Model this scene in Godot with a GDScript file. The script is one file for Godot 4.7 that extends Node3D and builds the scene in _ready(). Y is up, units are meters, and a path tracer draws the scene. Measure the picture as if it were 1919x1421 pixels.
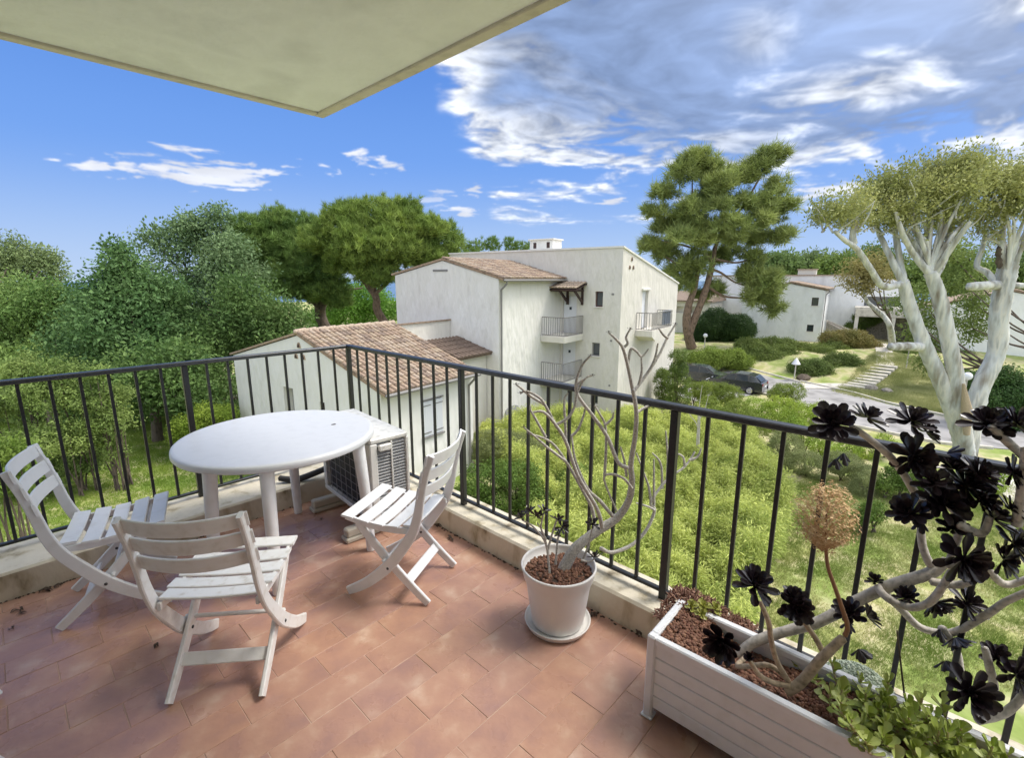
extends Node3D

# Balcony corner above a garden. X runs along the left rail towards the corner, -Z runs along the right rail towards the corner, y is height over the balcony floor, metres.
var M := {}
var used := {}
var rng := RandomNumberGenerator.new()
const TURN := 7.3   # the houses stand turned by this much against the balcony


# ------------------------------------------------------------------ naming
func numbered(called: String, parent: Node) -> String:
	var key := str(parent.get_instance_id()) + called
	var k: int = used.get(key, 0)
	used[key] = k + 1
	return called if k == 0 else "%s_%03d" % [called, k]

func thing(called: String, label: String, category: String, at := Vector3.ZERO, turn := 0.0, group := "") -> Node3D:
	var o := Node3D.new()
	o.name = numbered(called, self)
	add_child(o, true)
	o.position = at
	o.rotation_degrees.y = turn
	return tag(o, label, category, group)

func tag(o: Node3D, label: String, category := "", group := "", kind := "") -> Node3D:
	if label: o.set_meta("label", label)
	if category: o.set_meta("category", category)
	if group: o.set_meta("group", group)
	if kind: o.set_meta("kind", kind)
	return o

func put(parent: Node, called: String, what, mat: Material, at := Transform3D()) -> MeshInstance3D:
	var o := MeshInstance3D.new()
	o.name = numbered(called, parent)
	o.mesh = what.commit() if what is SurfaceTool else what
	o.material_override = mat
	o.transform = at
	parent.add_child(o, true)
	return o

func struct(called: String, what, mat: Material, label := "") -> MeshInstance3D:
	var o := put(self, called, what, mat)
	o.set_meta("kind", "structure")
	if label: o.set_meta("label", label)
	return o

func stuff(o: Node3D) -> Node3D:
	o.set_meta("kind", "stuff")
	return o

func copy(src: Node3D, label: String) -> Node3D:
	var o: Node3D = src.duplicate()
	var base := String(src.name)
	o.name = numbered(base, self)
	add_child(o, true)
	o.set_meta("label", label)
	return o


# ------------------------------------------------------------------ mesh helpers
func mb() -> SurfaceTool:
	var st := SurfaceTool.new()
	st.begin(Mesh.PRIMITIVE_TRIANGLES)
	return st

func tri(st: SurfaceTool, a: Vector3, b: Vector3, c: Vector3, na: Vector3, nb: Vector3, nc: Vector3) -> void:
	if (c - a).cross(b - a).dot(na + nb + nc) < 0.0:
		st.set_normal(na); st.add_vertex(a)
		st.set_normal(nc); st.add_vertex(c)
		st.set_normal(nb); st.add_vertex(b)
	else:
		st.set_normal(na); st.add_vertex(a)
		st.set_normal(nb); st.add_vertex(b)
		st.set_normal(nc); st.add_vertex(c)

func flat(st: SurfaceTool, a: Vector3, b: Vector3, c: Vector3, out: Vector3) -> void:
	var n := (b - a).cross(c - a).normalized()
	if n.dot(out) < 0.0: n = -n
	tri(st, a, b, c, n, n, n)

func quad(st: SurfaceTool, a: Vector3, b: Vector3, c: Vector3, d: Vector3, out: Vector3) -> void:
	flat(st, a, b, c, out)
	flat(st, a, c, d, out)

func quadn(st: SurfaceTool, a: Vector3, b: Vector3, c: Vector3, d: Vector3, na: Vector3, nb: Vector3, nc: Vector3, nd: Vector3) -> void:
	tri(st, a, b, c, na, nb, nc)
	tri(st, a, c, d, na, nc, nd)

# box with chamfered edges, centred on t.origin
func box(st: SurfaceTool, t: Transform3D, size: Vector3, bevel := 0.0) -> void:
	var h := size * 0.5
	var e := minf(bevel, minf(h.x, minf(h.y, h.z)) * 0.9)
	for ax in 3:
		var a1 := (ax + 1) % 3
		var a2 := (ax + 2) % 3
		for s in [-1.0, 1.0]:
			var p := []
			for q in [[-1, -1], [1, -1], [1, 1], [-1, 1]]:
				var v := Vector3.ZERO
				v[ax] = s * h[ax]
				v[a1] = q[0] * (h[a1] - e)
				v[a2] = q[1] * (h[a2] - e)
				p.append(t * v)
			var n := Vector3.ZERO
			n[ax] = s
			quad(st, p[0], p[1], p[2], p[3], t.basis * n)
	if e <= 0.0: return
	for ax in 3:
		var a1 := (ax + 1) % 3
		var a2 := (ax + 2) % 3
		for s1 in [-1.0, 1.0]:
			for s2 in [-1.0, 1.0]:
				var p := []
				for q in [[-1, 0], [1, 0], [1, 1], [-1, 1]]:
					var v := Vector3.ZERO
					v[ax] = q[0] * (h[ax] - e)
					v[a1] = s1 * (h[a1] - (e if q[1] == 0 else 0.0))
					v[a2] = s2 * (h[a2] - (0.0 if q[1] == 0 else e))
					p.append(t * v)
				var n := Vector3.ZERO
				n[a1] = s1
				n[a2] = s2
				quad(st, p[0], p[1], p[2], p[3], t.basis * n)
	for sx in [-1.0, 1.0]:
		for sy in [-1.0, 1.0]:
			for sz in [-1.0, 1.0]:
				flat(st, t * Vector3(sx * h.x, sy * (h.y - e), sz * (h.z - e)), t * Vector3(sx * (h.x - e), sy * h.y, sz * (h.z - e)), t * Vector3(sx * (h.x - e), sy * (h.y - e), sz * h.z), t.basis * Vector3(sx, sy, sz))

func bx(st: SurfaceTool, at: Vector3, size: Vector3, bevel := 0.0) -> void:
	box(st, Transform3D(Basis(), at), size, bevel)

# box from a corner to the opposite corner
func bb(st: SurfaceTool, a: Vector3, b: Vector3, bevel := 0.0) -> void:
	box(st, Transform3D(Basis(), (a + b) * 0.5), (b - a).abs(), bevel)

# box stretched between two points
func bar(st: SurfaceTool, a: Vector3, b: Vector3, w: float, d: float, up := Vector3.UP, bevel := 0.0) -> void:
	var y := (b - a).normalized()
	var x := up.cross(y)
	if x.length() < 0.01: x = Vector3.RIGHT.cross(y)
	x = x.normalized()
	box(st, Transform3D(Basis(x, y, x.cross(y)), (a + b) * 0.5), Vector3(w, (b - a).length(), d), bevel)

func smoothed(p: Array, n: int) -> Array:
	var o := []
	for i in p.size() - 1:
		var a: Vector3 = p[maxi(i - 1, 0)]
		var b: Vector3 = p[i]
		var c: Vector3 = p[i + 1]
		var d: Vector3 = p[mini(i + 2, p.size() - 1)]
		for k in n:
			o.append(b.cubic_interpolate(c, a, d, float(k) / n))
	o.append(p[-1])
	return o

func lerped(r: Array, f: float) -> float:
	var x := f * (r.size() - 1)
	var i := mini(int(x), r.size() - 2)
	return lerpf(r[i], r[i + 1], x - i)

# round limb; rough > 0 makes it knobbly
func tube(st: SurfaceTool, p: Array, r: Array, sides := 8, rough := 0.0, seed_ := 1) -> void:
	var g := RandomNumberGenerator.new()
	g.seed = seed_
	var rings := []
	var norms := []
	var ref := Vector3(0.37, 0.21, 0.9).normalized()
	for i in p.size():
		var tg: Vector3 = (p[mini(i + 1, p.size() - 1)] - p[maxi(i - 1, 0)]).normalized()
		var x := ref - tg * ref.dot(tg)
		if x.length() < 0.1: x = Vector3.UP - tg * tg.y
		x = x.normalized()
		ref = x
		var y := tg.cross(x)
		var rad := lerped(r, float(i) / maxf(p.size() - 1, 1))
		var ring := []
		var nn := []
		for k in sides:
			var an := TAU * k / sides
			var d := x * cos(an) + y * sin(an)
			ring.append(p[i] + d * rad * (1.0 + rough * g.randf_range(-1, 1)))
			nn.append(d)
		rings.append(ring)
		norms.append(nn)
	for i in p.size() - 1:
		for k in sides:
			var l := (k + 1) % sides
			quadn(st, rings[i][k], rings[i][l], rings[i + 1][l], rings[i + 1][k], norms[i][k], norms[i][l], norms[i + 1][l], norms[i + 1][k])
	for e in [0, p.size() - 1]:
		var tg: Vector3 = (p[0] - p[1]).normalized() if e == 0 else (p[-1] - p[-2]).normalized()
		var tip: Vector3 = p[e] + tg * lerped(r, 0.0 if e == 0 else 1.0) * 0.5
		for k in sides:
			var l := (k + 1) % sides
			tri(st, rings[e][k], rings[e][l], tip, norms[e][k], norms[e][l], tg)

# flat-sided strip with chamfered section swept along p: w across (along "across"), t thick
func strip(st: SurfaceTool, p: Array, across: Vector3, w: Array, t: float, bevel := 0.002) -> void:
	var rings := []
	for i in p.size():
		var tg: Vector3 = (p[mini(i + 1, p.size() - 1)] - p[maxi(i - 1, 0)]).normalized()
		var u := (across - tg * across.dot(tg)).normalized()
		var b := tg.cross(u)
		var hw: float = lerped(w, float(i) / (p.size() - 1)) * 0.5
		var ht := t * 0.5
		var e := minf(bevel, minf(hw, ht) * 0.8)
		var ring := []
		for q in [[hw, ht - e], [hw - e, ht], [-hw + e, ht], [-hw, ht - e], [-hw, -ht + e], [-hw + e, -ht], [hw - e, -ht], [hw, -ht + e]]:
			ring.append(p[i] + u * q[0] + b * q[1])
		rings.append(ring)
	var nr := []
	for i in p.size():
		var i0 := maxi(i - 1, 0)
		var i1 := mini(i + 1, p.size() - 1)
		var row := []
		for k in 8:
			var l := (k + 1) % 8
			row.append((rings[i1][k] - rings[i0][k]).cross(rings[i][l] - rings[i][k]).normalized())
		nr.append(row)
	for i in p.size() - 1:
		for k in 8:
			var l := (k + 1) % 8
			var mid: Vector3 = (rings[i][k] + rings[i][l]) * 0.5 - p[i]
			var n0: Vector3 = nr[i][k] if nr[i][k].dot(mid) > 0 else -nr[i][k]
			var n1: Vector3 = nr[i + 1][k] if nr[i + 1][k].dot(mid) > 0 else -nr[i + 1][k]
			quadn(st, rings[i][k], rings[i][l], rings[i + 1][l], rings[i + 1][k], n0, n0, n1, n1)
	for e in [0, p.size() - 1]:
		var tg: Vector3 = (p[0] - p[1]).normalized() if e == 0 else (p[-1] - p[-2]).normalized()
		for k in range(1, 7):
			flat(st, rings[e][0], rings[e][k], rings[e][k + 1], tg)

# profile: Vector2(radius, height), turned round y
func lathe(st: SurfaceTool, prof: Array, sides := 32, at := Vector3.ZERO, squash := 1.0) -> void:
	var nn := []
	for i in prof.size():
		var d: Vector2 = prof[mini(i + 1, prof.size() - 1)] - prof[maxi(i - 1, 0)]
		nn.append(Vector2(d.y, -d.x).normalized())
	for i in prof.size() - 1:
		for k in sides:
			var v := []
			var n := []
			for q in [[i, k], [i, k + 1], [i + 1, k + 1], [i + 1, k]]:
				var an: float = TAU * q[1] / sides
				var pr: Vector2 = prof[q[0]]
				var pn: Vector2 = nn[q[0]]
				v.append(at + Vector3(pr.x * cos(an), pr.y, pr.x * sin(an) * squash))
				n.append(Vector3(pn.x * cos(an), pn.y, pn.x * sin(an) / squash).normalized())
			if v[0].distance_to(v[1]) > 1e-5: tri(st, v[0], v[1], v[2], n[0], n[1], n[2])
			if v[2].distance_to(v[3]) > 1e-5: tri(st, v[0], v[2], v[3], n[0], n[2], n[3])

# planar polygon pushed along ext
func prism(st: SurfaceTool, pts: Array, ext: Vector3) -> void:
	var n := Vector3.ZERO
	for i in pts.size():
		n += (pts[i] - pts[0]).cross(pts[(i + 1) % pts.size()] - pts[0])
	n = n.normalized()
	var x: Vector3 = (pts[1] - pts[0]).normalized()
	var y := n.cross(x)
	var flat2 := PackedVector2Array()
	var mid := Vector3.ZERO
	for p in pts:
		flat2.append(Vector2((p - pts[0]).dot(x), (p - pts[0]).dot(y)))
		mid += p / pts.size()
	var ix := Geometry2D.triangulate_polygon(flat2)
	for i in range(0, ix.size(), 3):
		flat(st, pts[ix[i]], pts[ix[i + 1]], pts[ix[i + 2]], -ext)
		flat(st, pts[ix[i]] + ext, pts[ix[i + 1]] + ext, pts[ix[i + 2]] + ext, ext)
	var ccw := Geometry2D.is_polygon_clockwise(flat2)
	for i in pts.size():
		var a: Vector3 = pts[i]
		var b: Vector3 = pts[(i + 1) % pts.size()]
		var o := (b - a).cross(n)
		quad(st, a, b, b + ext, a + ext, -o if ccw else o)

func multi(parent: Node, called: String, mesh: Mesh, mat: Material, tr: Array, cols: Array) -> MultiMeshInstance3D:
	var mm := MultiMesh.new()
	mm.transform_format = MultiMesh.TRANSFORM_3D
	mm.use_colors = cols.size() > 0
	mm.mesh = mesh
	mm.instance_count = tr.size()
	for i in tr.size():
		mm.set_instance_transform(i, tr[i])
		if cols: mm.set_instance_color(i, cols[i])
	var o := MultiMeshInstance3D.new()
	o.multimesh = mm
	o.material_override = mat
	o.name = numbered(called, parent)
	parent.add_child(o, true)
	return o


# ------------------------------------------------------------------ materials
func lin(r: float, g: float, b: float) -> Color:
	return Color(r, g, b).linear_to_srgb()

func mat(called: String, c: Color, rough := 0.7, spec := 0.5) -> StandardMaterial3D:
	var m := StandardMaterial3D.new()
	m.resource_name = called
	m.albedo_color = c
	m.roughness = rough
	m.metallic_specular = spec
	M[called] = m
	return m

# tone texture: colours multiply the albedo. stops = [[offset, grey or Color], ...]
func noise_tex(seed_: int, freq: float, stops: Array, size := 512, type := FastNoiseLite.TYPE_SIMPLEX_SMOOTH, octaves := 5, normal := 0.0) -> NoiseTexture2D:
	var n := FastNoiseLite.new()
	n.seed = seed_
	n.frequency = freq
	n.noise_type = type
	n.fractal_octaves = octaves
	var t := NoiseTexture2D.new()
	t.width = size
	t.height = size
	t.seamless = true
	t.noise = n
	if normal > 0.0:
		t.as_normal_map = true
		t.bump_strength = normal
	elif stops:
		var g := Gradient.new()
		var offs := PackedFloat32Array()
		var cols := PackedColorArray()
		for s in stops:
			offs.append(s[0])
			cols.append(s[1] if s[1] is Color else Color(s[1], s[1], s[1]))
		g.offsets = offs
		g.colors = cols
		t.color_ramp = g
	return t

func textured(m: StandardMaterial3D, tex: Texture2D, scale: Vector3, normal: Texture2D = null, nscale := 1.0, world := true) -> StandardMaterial3D:
	m.albedo_texture = tex
	m.uv1_triplanar = true
	m.uv1_world_triplanar = world
	m.uv1_scale = scale
	if normal:
		m.normal_enabled = true
		m.normal_texture = normal
		m.normal_scale = nscale
	return m

func leafy(called: String, back: float, rough := 0.55) -> StandardMaterial3D:
	var m := mat(called, Color.WHITE, rough, 0.35)
	m.vertex_color_use_as_albedo = true
	m.backlight_enabled = true
	m.backlight = Color(back, back, back)
	return m

func materials() -> void:
	var grain := noise_tex(3, 0.02, [], 512, FastNoiseLite.TYPE_SIMPLEX, 5, 4.0)
	var fine := noise_tex(4, 0.06, [], 512, FastNoiseLite.TYPE_SIMPLEX, 4, 3.0)
	var wear := noise_tex(21, 0.01, [[0.0, 0.6], [0.5, 0.85], [1.0, 1.0]])
	var mott := noise_tex(5, 0.008, [[0.0, 0.62], [0.35, 0.86], [0.6, 1.0], [1.0, 0.9]])
	var streak := noise_tex(6, 0.012, [[0.0, 0.7], [0.4, 0.9], [0.62, 1.0], [1.0, 0.93]])
	for k in 5:
		var c: Color = [lin(0.6, 0.455, 0.355), lin(0.575, 0.435, 0.345), lin(0.615, 0.465, 0.36), lin(0.58, 0.445, 0.36), lin(0.6, 0.45, 0.34)][k]
		var m := mat("terracotta_%d" % k, c, 0.36, 0.5)
		textured(m, tile_tex(), Vector3(0.75, 0.75, 0.75), fine, 0.12)
		m.uv1_offset = Vector3(k * 0.37, 0, k * 0.71)
		m.roughness_texture = wear
	mat("grout", lin(0.5, 0.36, 0.28), 0.9)
	textured(mat("kerb", lin(0.68, 0.62, 0.5), 0.85), noise_tex(8, 0.008, [[0.0, Color(0.5, 0.47, 0.42)], [0.2, Color(0.84, 0.82, 0.77)], [0.42, Color(0.97, 0.97, 0.96)], [1.0, Color(1, 1, 1)]]), Vector3(1.4, 0.6, 1.4), grain, 0.35)
	textured(mat("soffit", lin(0.78, 0.81, 0.84), 0.9), noise_tex(9, 0.006, [[0.0, 0.93], [0.5, 1.0], [1.0, 0.97]]), Vector3(0.5, 0.5, 0.5), fine, 0.2)
	textured(mat("soffit_edge", lin(0.6, 0.56, 0.5), 0.9), noise_tex(10, 0.01, [[0.0, 0.85], [0.45, 0.97], [1.0, 1.0]]), Vector3(1, 1, 1), fine, 0.3)
	textured(mat("own_wall", lin(0.72, 0.7, 0.62), 0.9), mott, Vector3(0.4, 0.4, 0.4), grain, 0.3)
	textured(mat("stucco", lin(0.76, 0.74, 0.7), 0.92), noise_tex(11, 0.005, [[0.0, Color(0.93, 0.925, 0.915)], [0.2, Color(0.975, 0.975, 0.97)], [0.4, Color(0.99, 0.99, 0.985)], [1.0, Color(1, 1, 1)]], 1024, FastNoiseLite.TYPE_SIMPLEX_SMOOTH, 7), Vector3(0.3, 0.05, 0.3), grain, 0.5)
	textured(mat("stucco_cream", lin(0.7, 0.665, 0.6), 0.92), noise_tex(12, 0.005, [[0.0, 0.945], [0.25, 0.98], [0.4, 0.99], [1.0, 1.0]], 1024, FastNoiseLite.TYPE_SIMPLEX_SMOOTH, 7), Vector3(0.3, 0.05, 0.3), grain, 0.5)
	textured(mat("white_paint_wall", lin(0.85, 0.85, 0.84), 0.9), noise_tex(62, 0.005, [[0.0, 0.9], [0.3, 0.97], [0.5, 1.0], [1.0, 1.0]], 512), Vector3(0.2, 0.05, 0.2), grain, 0.4)
	textured(mat("iron", lin(0.018, 0.019, 0.021), 0.42, 0.5), noise_tex(13, 0.05, [[0.0, 0.7], [0.5, 1.0], [1.0, 1.2]], 256), Vector3(4, 4, 4), fine, 0.15)
	textured(mat("rail_top", lin(0.035, 0.037, 0.042), 0.38, 0.55), noise_tex(14, 0.03, [[0.0, 0.7], [0.5, 1.0], [0.8, 1.5], [1.0, 2.0]], 256), Vector3(3, 3, 3), fine, 0.15)
	textured(mat("resin", lin(0.79, 0.8, 0.815), 0.4, 0.5), noise_tex(15, 0.01, [[0.0, Color(0.96, 0.955, 0.94)], [0.35, Color(0.99, 0.99, 0.99)], [0.5, Color(1, 1, 1)], [1.0, Color(1, 1, 1)]], 512), Vector3(2, 2, 2), fine, 0.06)
	textured(mat("resin_old", lin(0.83, 0.825, 0.8), 0.45, 0.5), noise_tex(16, 0.012, [[0.0, Color(0.86, 0.84, 0.8)], [0.28, Color(0.97, 0.965, 0.955)], [0.45, Color(1, 1, 1)], [1.0, Color(1, 1, 1)]], 512), Vector3(2.5, 2.5, 2.5), fine, 0.08)
	textured(mat("pot_white", lin(0.8, 0.78, 0.75), 0.45, 0.45), noise_tex(17, 0.01, [[0.0, 0.92], [0.4, 0.98], [1.0, 1.0]], 256), Vector3(2, 2, 2), fine, 0.05)
	textured(mat("resin_top", lin(0.63, 0.645, 0.67), 0.36, 0.5), noise_tex(61, 0.02, [[0.0, 0.975], [0.5, 1.0], [1.0, 1.0]], 256), Vector3(2, 2, 2), fine, 0.03)
	mat("pin", lin(0.05, 0.05, 0.05), 0.5)
	textured(mat("ac_white", lin(0.74, 0.73, 0.69), 0.4, 0.5), noise_tex(18, 0.02, [[0.0, 0.85], [0.45, 1.0], [1.0, 1.0]], 256), Vector3(2, 2, 2))
	mat("ac_dark", lin(0.025, 0.024, 0.026), 0.6)
	mat("ac_wire", lin(0.34, 0.33, 0.33), 0.5)
	mat("ac_fin", lin(0.4, 0.4, 0.4), 0.45)
	mat("ac_foot", lin(0.52, 0.48, 0.4), 0.8)
	textured(mat("bark_pale", lin(0.6, 0.55, 0.48), 0.85), noise_tex(19, 0.02, [[0.0, 0.62], [0.35, 0.88], [0.55, 1.0], [1.0, 1.0]], 512), Vector3(4, 4, 4), grain, 0.7)
	textured(mat("bark_grey", lin(0.66, 0.62, 0.56), 0.9), noise_tex(20, 0.03, [[0.0, 0.5], [0.35, 0.8], [0.55, 0.95], [1.0, 1.0]], 512), Vector3(6, 6, 6), grain, 0.9)
	textured(mat("bark_tan", lin(0.56, 0.44, 0.3), 0.85), noise_tex(22, 0.03, [[0.0, 0.55], [0.4, 0.86], [1.0, 1.1]], 256), Vector3(6, 6, 6), grain, 0.7)
	var ro := leafy("rosette", 0.04, 0.34)
	ro.metallic_specular = 0.45
	leafy("succulent", 0.25, 0.4)
	mat("dry_red", lin(0.25, 0.12, 0.075), 0.8)
	var st := mat("dry_flower", Color.WHITE, 0.9)
	st.vertex_color_use_as_albedo = true
	var pb := mat("clay_ball", Color.WHITE, 0.85)
	pb.vertex_color_use_as_albedo = true
	mat("debris", lin(0.06, 0.04, 0.028), 0.9)
	mat("soil", lin(0.07, 0.045, 0.032), 0.95)
	textured(mat("roof_bed", lin(0.36, 0.25, 0.17), 0.9), mott, Vector3(0.6, 0.6, 0.6))
	for k in 5:
		var c: Array = [lin(0.42, 0.305, 0.215), lin(0.37, 0.265, 0.19), lin(0.46, 0.36, 0.27), lin(0.31, 0.23, 0.175), lin(0.43, 0.33, 0.23)]
		textured(mat("roof_tile_%d" % k, c[k], 0.88), noise_tex(30 + k, 0.02, [[0.0, 0.55], [0.4, 0.9], [1.0, 1.1]], 256), Vector3(1.4, 1.4, 1.4))
	textured(mat("roof_tile_dark", lin(0.17, 0.12, 0.09), 0.9), noise_tex(36, 0.02, [[0.0, 0.5], [0.5, 1.0], [1.0, 1.3]], 256), Vector3(1.4, 1.4, 1.4))
	mat("zinc", lin(0.22, 0.21, 0.2), 0.5)
	mat("wood_dark", lin(0.045, 0.022, 0.018), 0.6)
	mat("paint_white", lin(0.76, 0.77, 0.8), 0.55)
	mat("shutter", lin(0.62, 0.63, 0.66), 0.6)
	mat("door_grey", lin(0.36, 0.36, 0.36), 0.6)
	mat("pane", lin(0.03, 0.04, 0.05), 0.08, 0.6)
	mat("frame_red", lin(0.09, 0.03, 0.025), 0.5)
	mat("cloth_blue", lin(0.2, 0.27, 0.4), 0.85)
	textured(mat("bark_plane", lin(0.72, 0.69, 0.64), 0.85), noise_tex(40, 0.0035, [[0.0, Color(0.42, 0.37, 0.31)], [0.24, Color(0.6, 0.57, 0.52)], [0.36, Color(0.78, 0.8, 0.81)], [0.48, Color(0.93, 0.96, 0.985)], [0.62, Color(1, 1, 0.98)], [0.74, Color(0.78, 0.8, 0.81)], [0.86, Color(0.62, 0.6, 0.56)], [1.0, Color(0.5, 0.46, 0.4)]], 1024, FastNoiseLite.TYPE_SIMPLEX_SMOOTH, 7), Vector3(0.5, 0.1, 0.5), grain, 0.5)
	textured(mat("bark_dark", lin(0.13, 0.1, 0.075), 0.95), noise_tex(41, 0.03, [[0.0, 0.5], [0.5, 1.0], [1.0, 1.5]], 256), Vector3(1.2, 0.4, 1.2), grain, 1.0)
	textured(mat("bark_pine", lin(0.24, 0.165, 0.115), 0.95), noise_tex(42, 0.03, [[0.0, 0.45], [0.5, 1.0], [1.0, 1.4]], 256), Vector3(0.9, 0.3, 0.9), grain, 1.0)
	leafy("leaf", 0.8)
	leafy("needle", 0.7, 0.6)
	var g := mat("ground", Color.WHITE, 0.97, 0.2)
	textured(g, noise_tex(43, 0.006, [[0.0, lin(0.16, 0.22, 0.05)], [0.3, lin(0.25, 0.31, 0.09)], [0.48, lin(0.37, 0.38, 0.18)], [0.62, lin(0.5, 0.44, 0.27)], [0.75, lin(0.36, 0.36, 0.15)], [1.0, lin(0.28, 0.32, 0.1)]], 1024), Vector3(0.07, 0.07, 0.07), grain, 0.8)
	textured(mat("asphalt", lin(0.36, 0.345, 0.335), 0.95), noise_tex(44, 0.01, [[0.0, 0.72], [0.4, 0.94], [0.7, 1.0], [1.0, 1.12]], 512), Vector3(0.12, 0.12, 0.12), grain, 0.4)
	textured(mat("concrete", lin(0.6, 0.56, 0.49), 0.95), noise_tex(45, 0.01, [[0.0, 0.75], [0.5, 1.0], [1.0, 1.08]], 512), Vector3(0.3, 0.3, 0.3), grain, 0.5)
	textured(mat("stone", lin(0.3, 0.27, 0.23), 0.95), noise_tex(46, 0.03, [[0.0, 0.5], [0.5, 1.0], [1.0, 1.3]], 256), Vector3(0.6, 0.6, 0.6), grain, 1.0)
	mat("sea", lin(0.03, 0.09, 0.16), 0.2)
	var cp := mat("car_paint", lin(0.02, 0.024, 0.03), 0.25, 0.6)
	cp.clearcoat_enabled = true
	cp.clearcoat = 1.0
	cp.clearcoat_roughness = 0.05
	mat("tyre", lin(0.02, 0.02, 0.02), 0.9)
	mat("chrome", lin(0.5, 0.5, 0.52), 0.25).metallic = 0.9
	mat("tail_lamp", lin(0.2, 0.015, 0.012), 0.3)
	mat("head_lamp", lin(0.6, 0.62, 0.65), 0.2)

var _tile_tex: NoiseTexture2D
func tile_tex() -> NoiseTexture2D:
	if _tile_tex == null:
		_tile_tex = noise_tex(7, 0.006, [[0.0, lin(0.62, 0.47, 0.49)], [0.3, lin(0.71, 0.53, 0.5)], [0.5, lin(0.76, 0.57, 0.52)], [0.66, lin(0.8, 0.62, 0.56)], [0.82, lin(0.88, 0.74, 0.68)], [1.0, lin(1.0, 0.93, 0.9)]], 1024, FastNoiseLite.TYPE_SIMPLEX_SMOOTH, 6)
	return _tile_tex


func _ready() -> void:
	rng.seed = 20
	var cam := Camera3D.new()
	cam.name = "camera"
	cam.position = Vector3(0, 1.62, 0)
	cam.rotation_degrees = Vector3(-11.655, -46.7, 0)
	cam.fov = 76.02
	cam.near = 0.05
	cam.far = 9000.0
	add_child(cam)
	cam.current = true
	var env := Environment.new()
	env.background_mode = Environment.BG_SKY
	env.tonemap_mode = Environment.TONE_MAPPER_LINEAR
	env.tonemap_exposure = 1.85
	env.sdfgi_enabled = true
	env.ssao_enabled = true
	env.ssil_enabled = true
	env.sky = Sky.new()
	var pano := PanoramaSkyMaterial.new()
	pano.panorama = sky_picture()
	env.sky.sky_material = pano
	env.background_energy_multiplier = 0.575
	var we := WorldEnvironment.new()
	we.name = "world_environment"
	we.environment = env
	add_child(we)
	var sun := DirectionalLight3D.new()
	sun.name = "sun"
	sun.light_color = Color(1.0, 0.97, 0.925)
	sun.light_energy = 0.47
	sun.light_angular_distance = 18.0
	sun.shadow_enabled = true
	sun.look_at_from_position(sun_way(), Vector3.ZERO)
	add_child(sun)
	materials()
	ground()
	roads()
	near_house()
	tower()
	far_houses()
	balcony()
	railing()
	furniture()
	pots()
	trees()
	garden()
	cars_and_lamps()


func way(az: float, el: float) -> Vector3:   # azimuth to the right of the view, elevation, in degrees
	var a := deg_to_rad(43.3 - az)
	var e := deg_to_rad(el)
	# az = 43.3 is +X, az = -46.7 is -Z
	return Vector3(cos(a) * cos(e), sin(e), -sin(a) * cos(e))

func sun_way() -> Vector3:
	return way(76.0, 58.0)

# ------------------------------------------------------------------ sky: blue air, a bank of cloud to the right, a few small clouds
var _n1 := FastNoiseLite.new()
var _n2 := FastNoiseLite.new()

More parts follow.
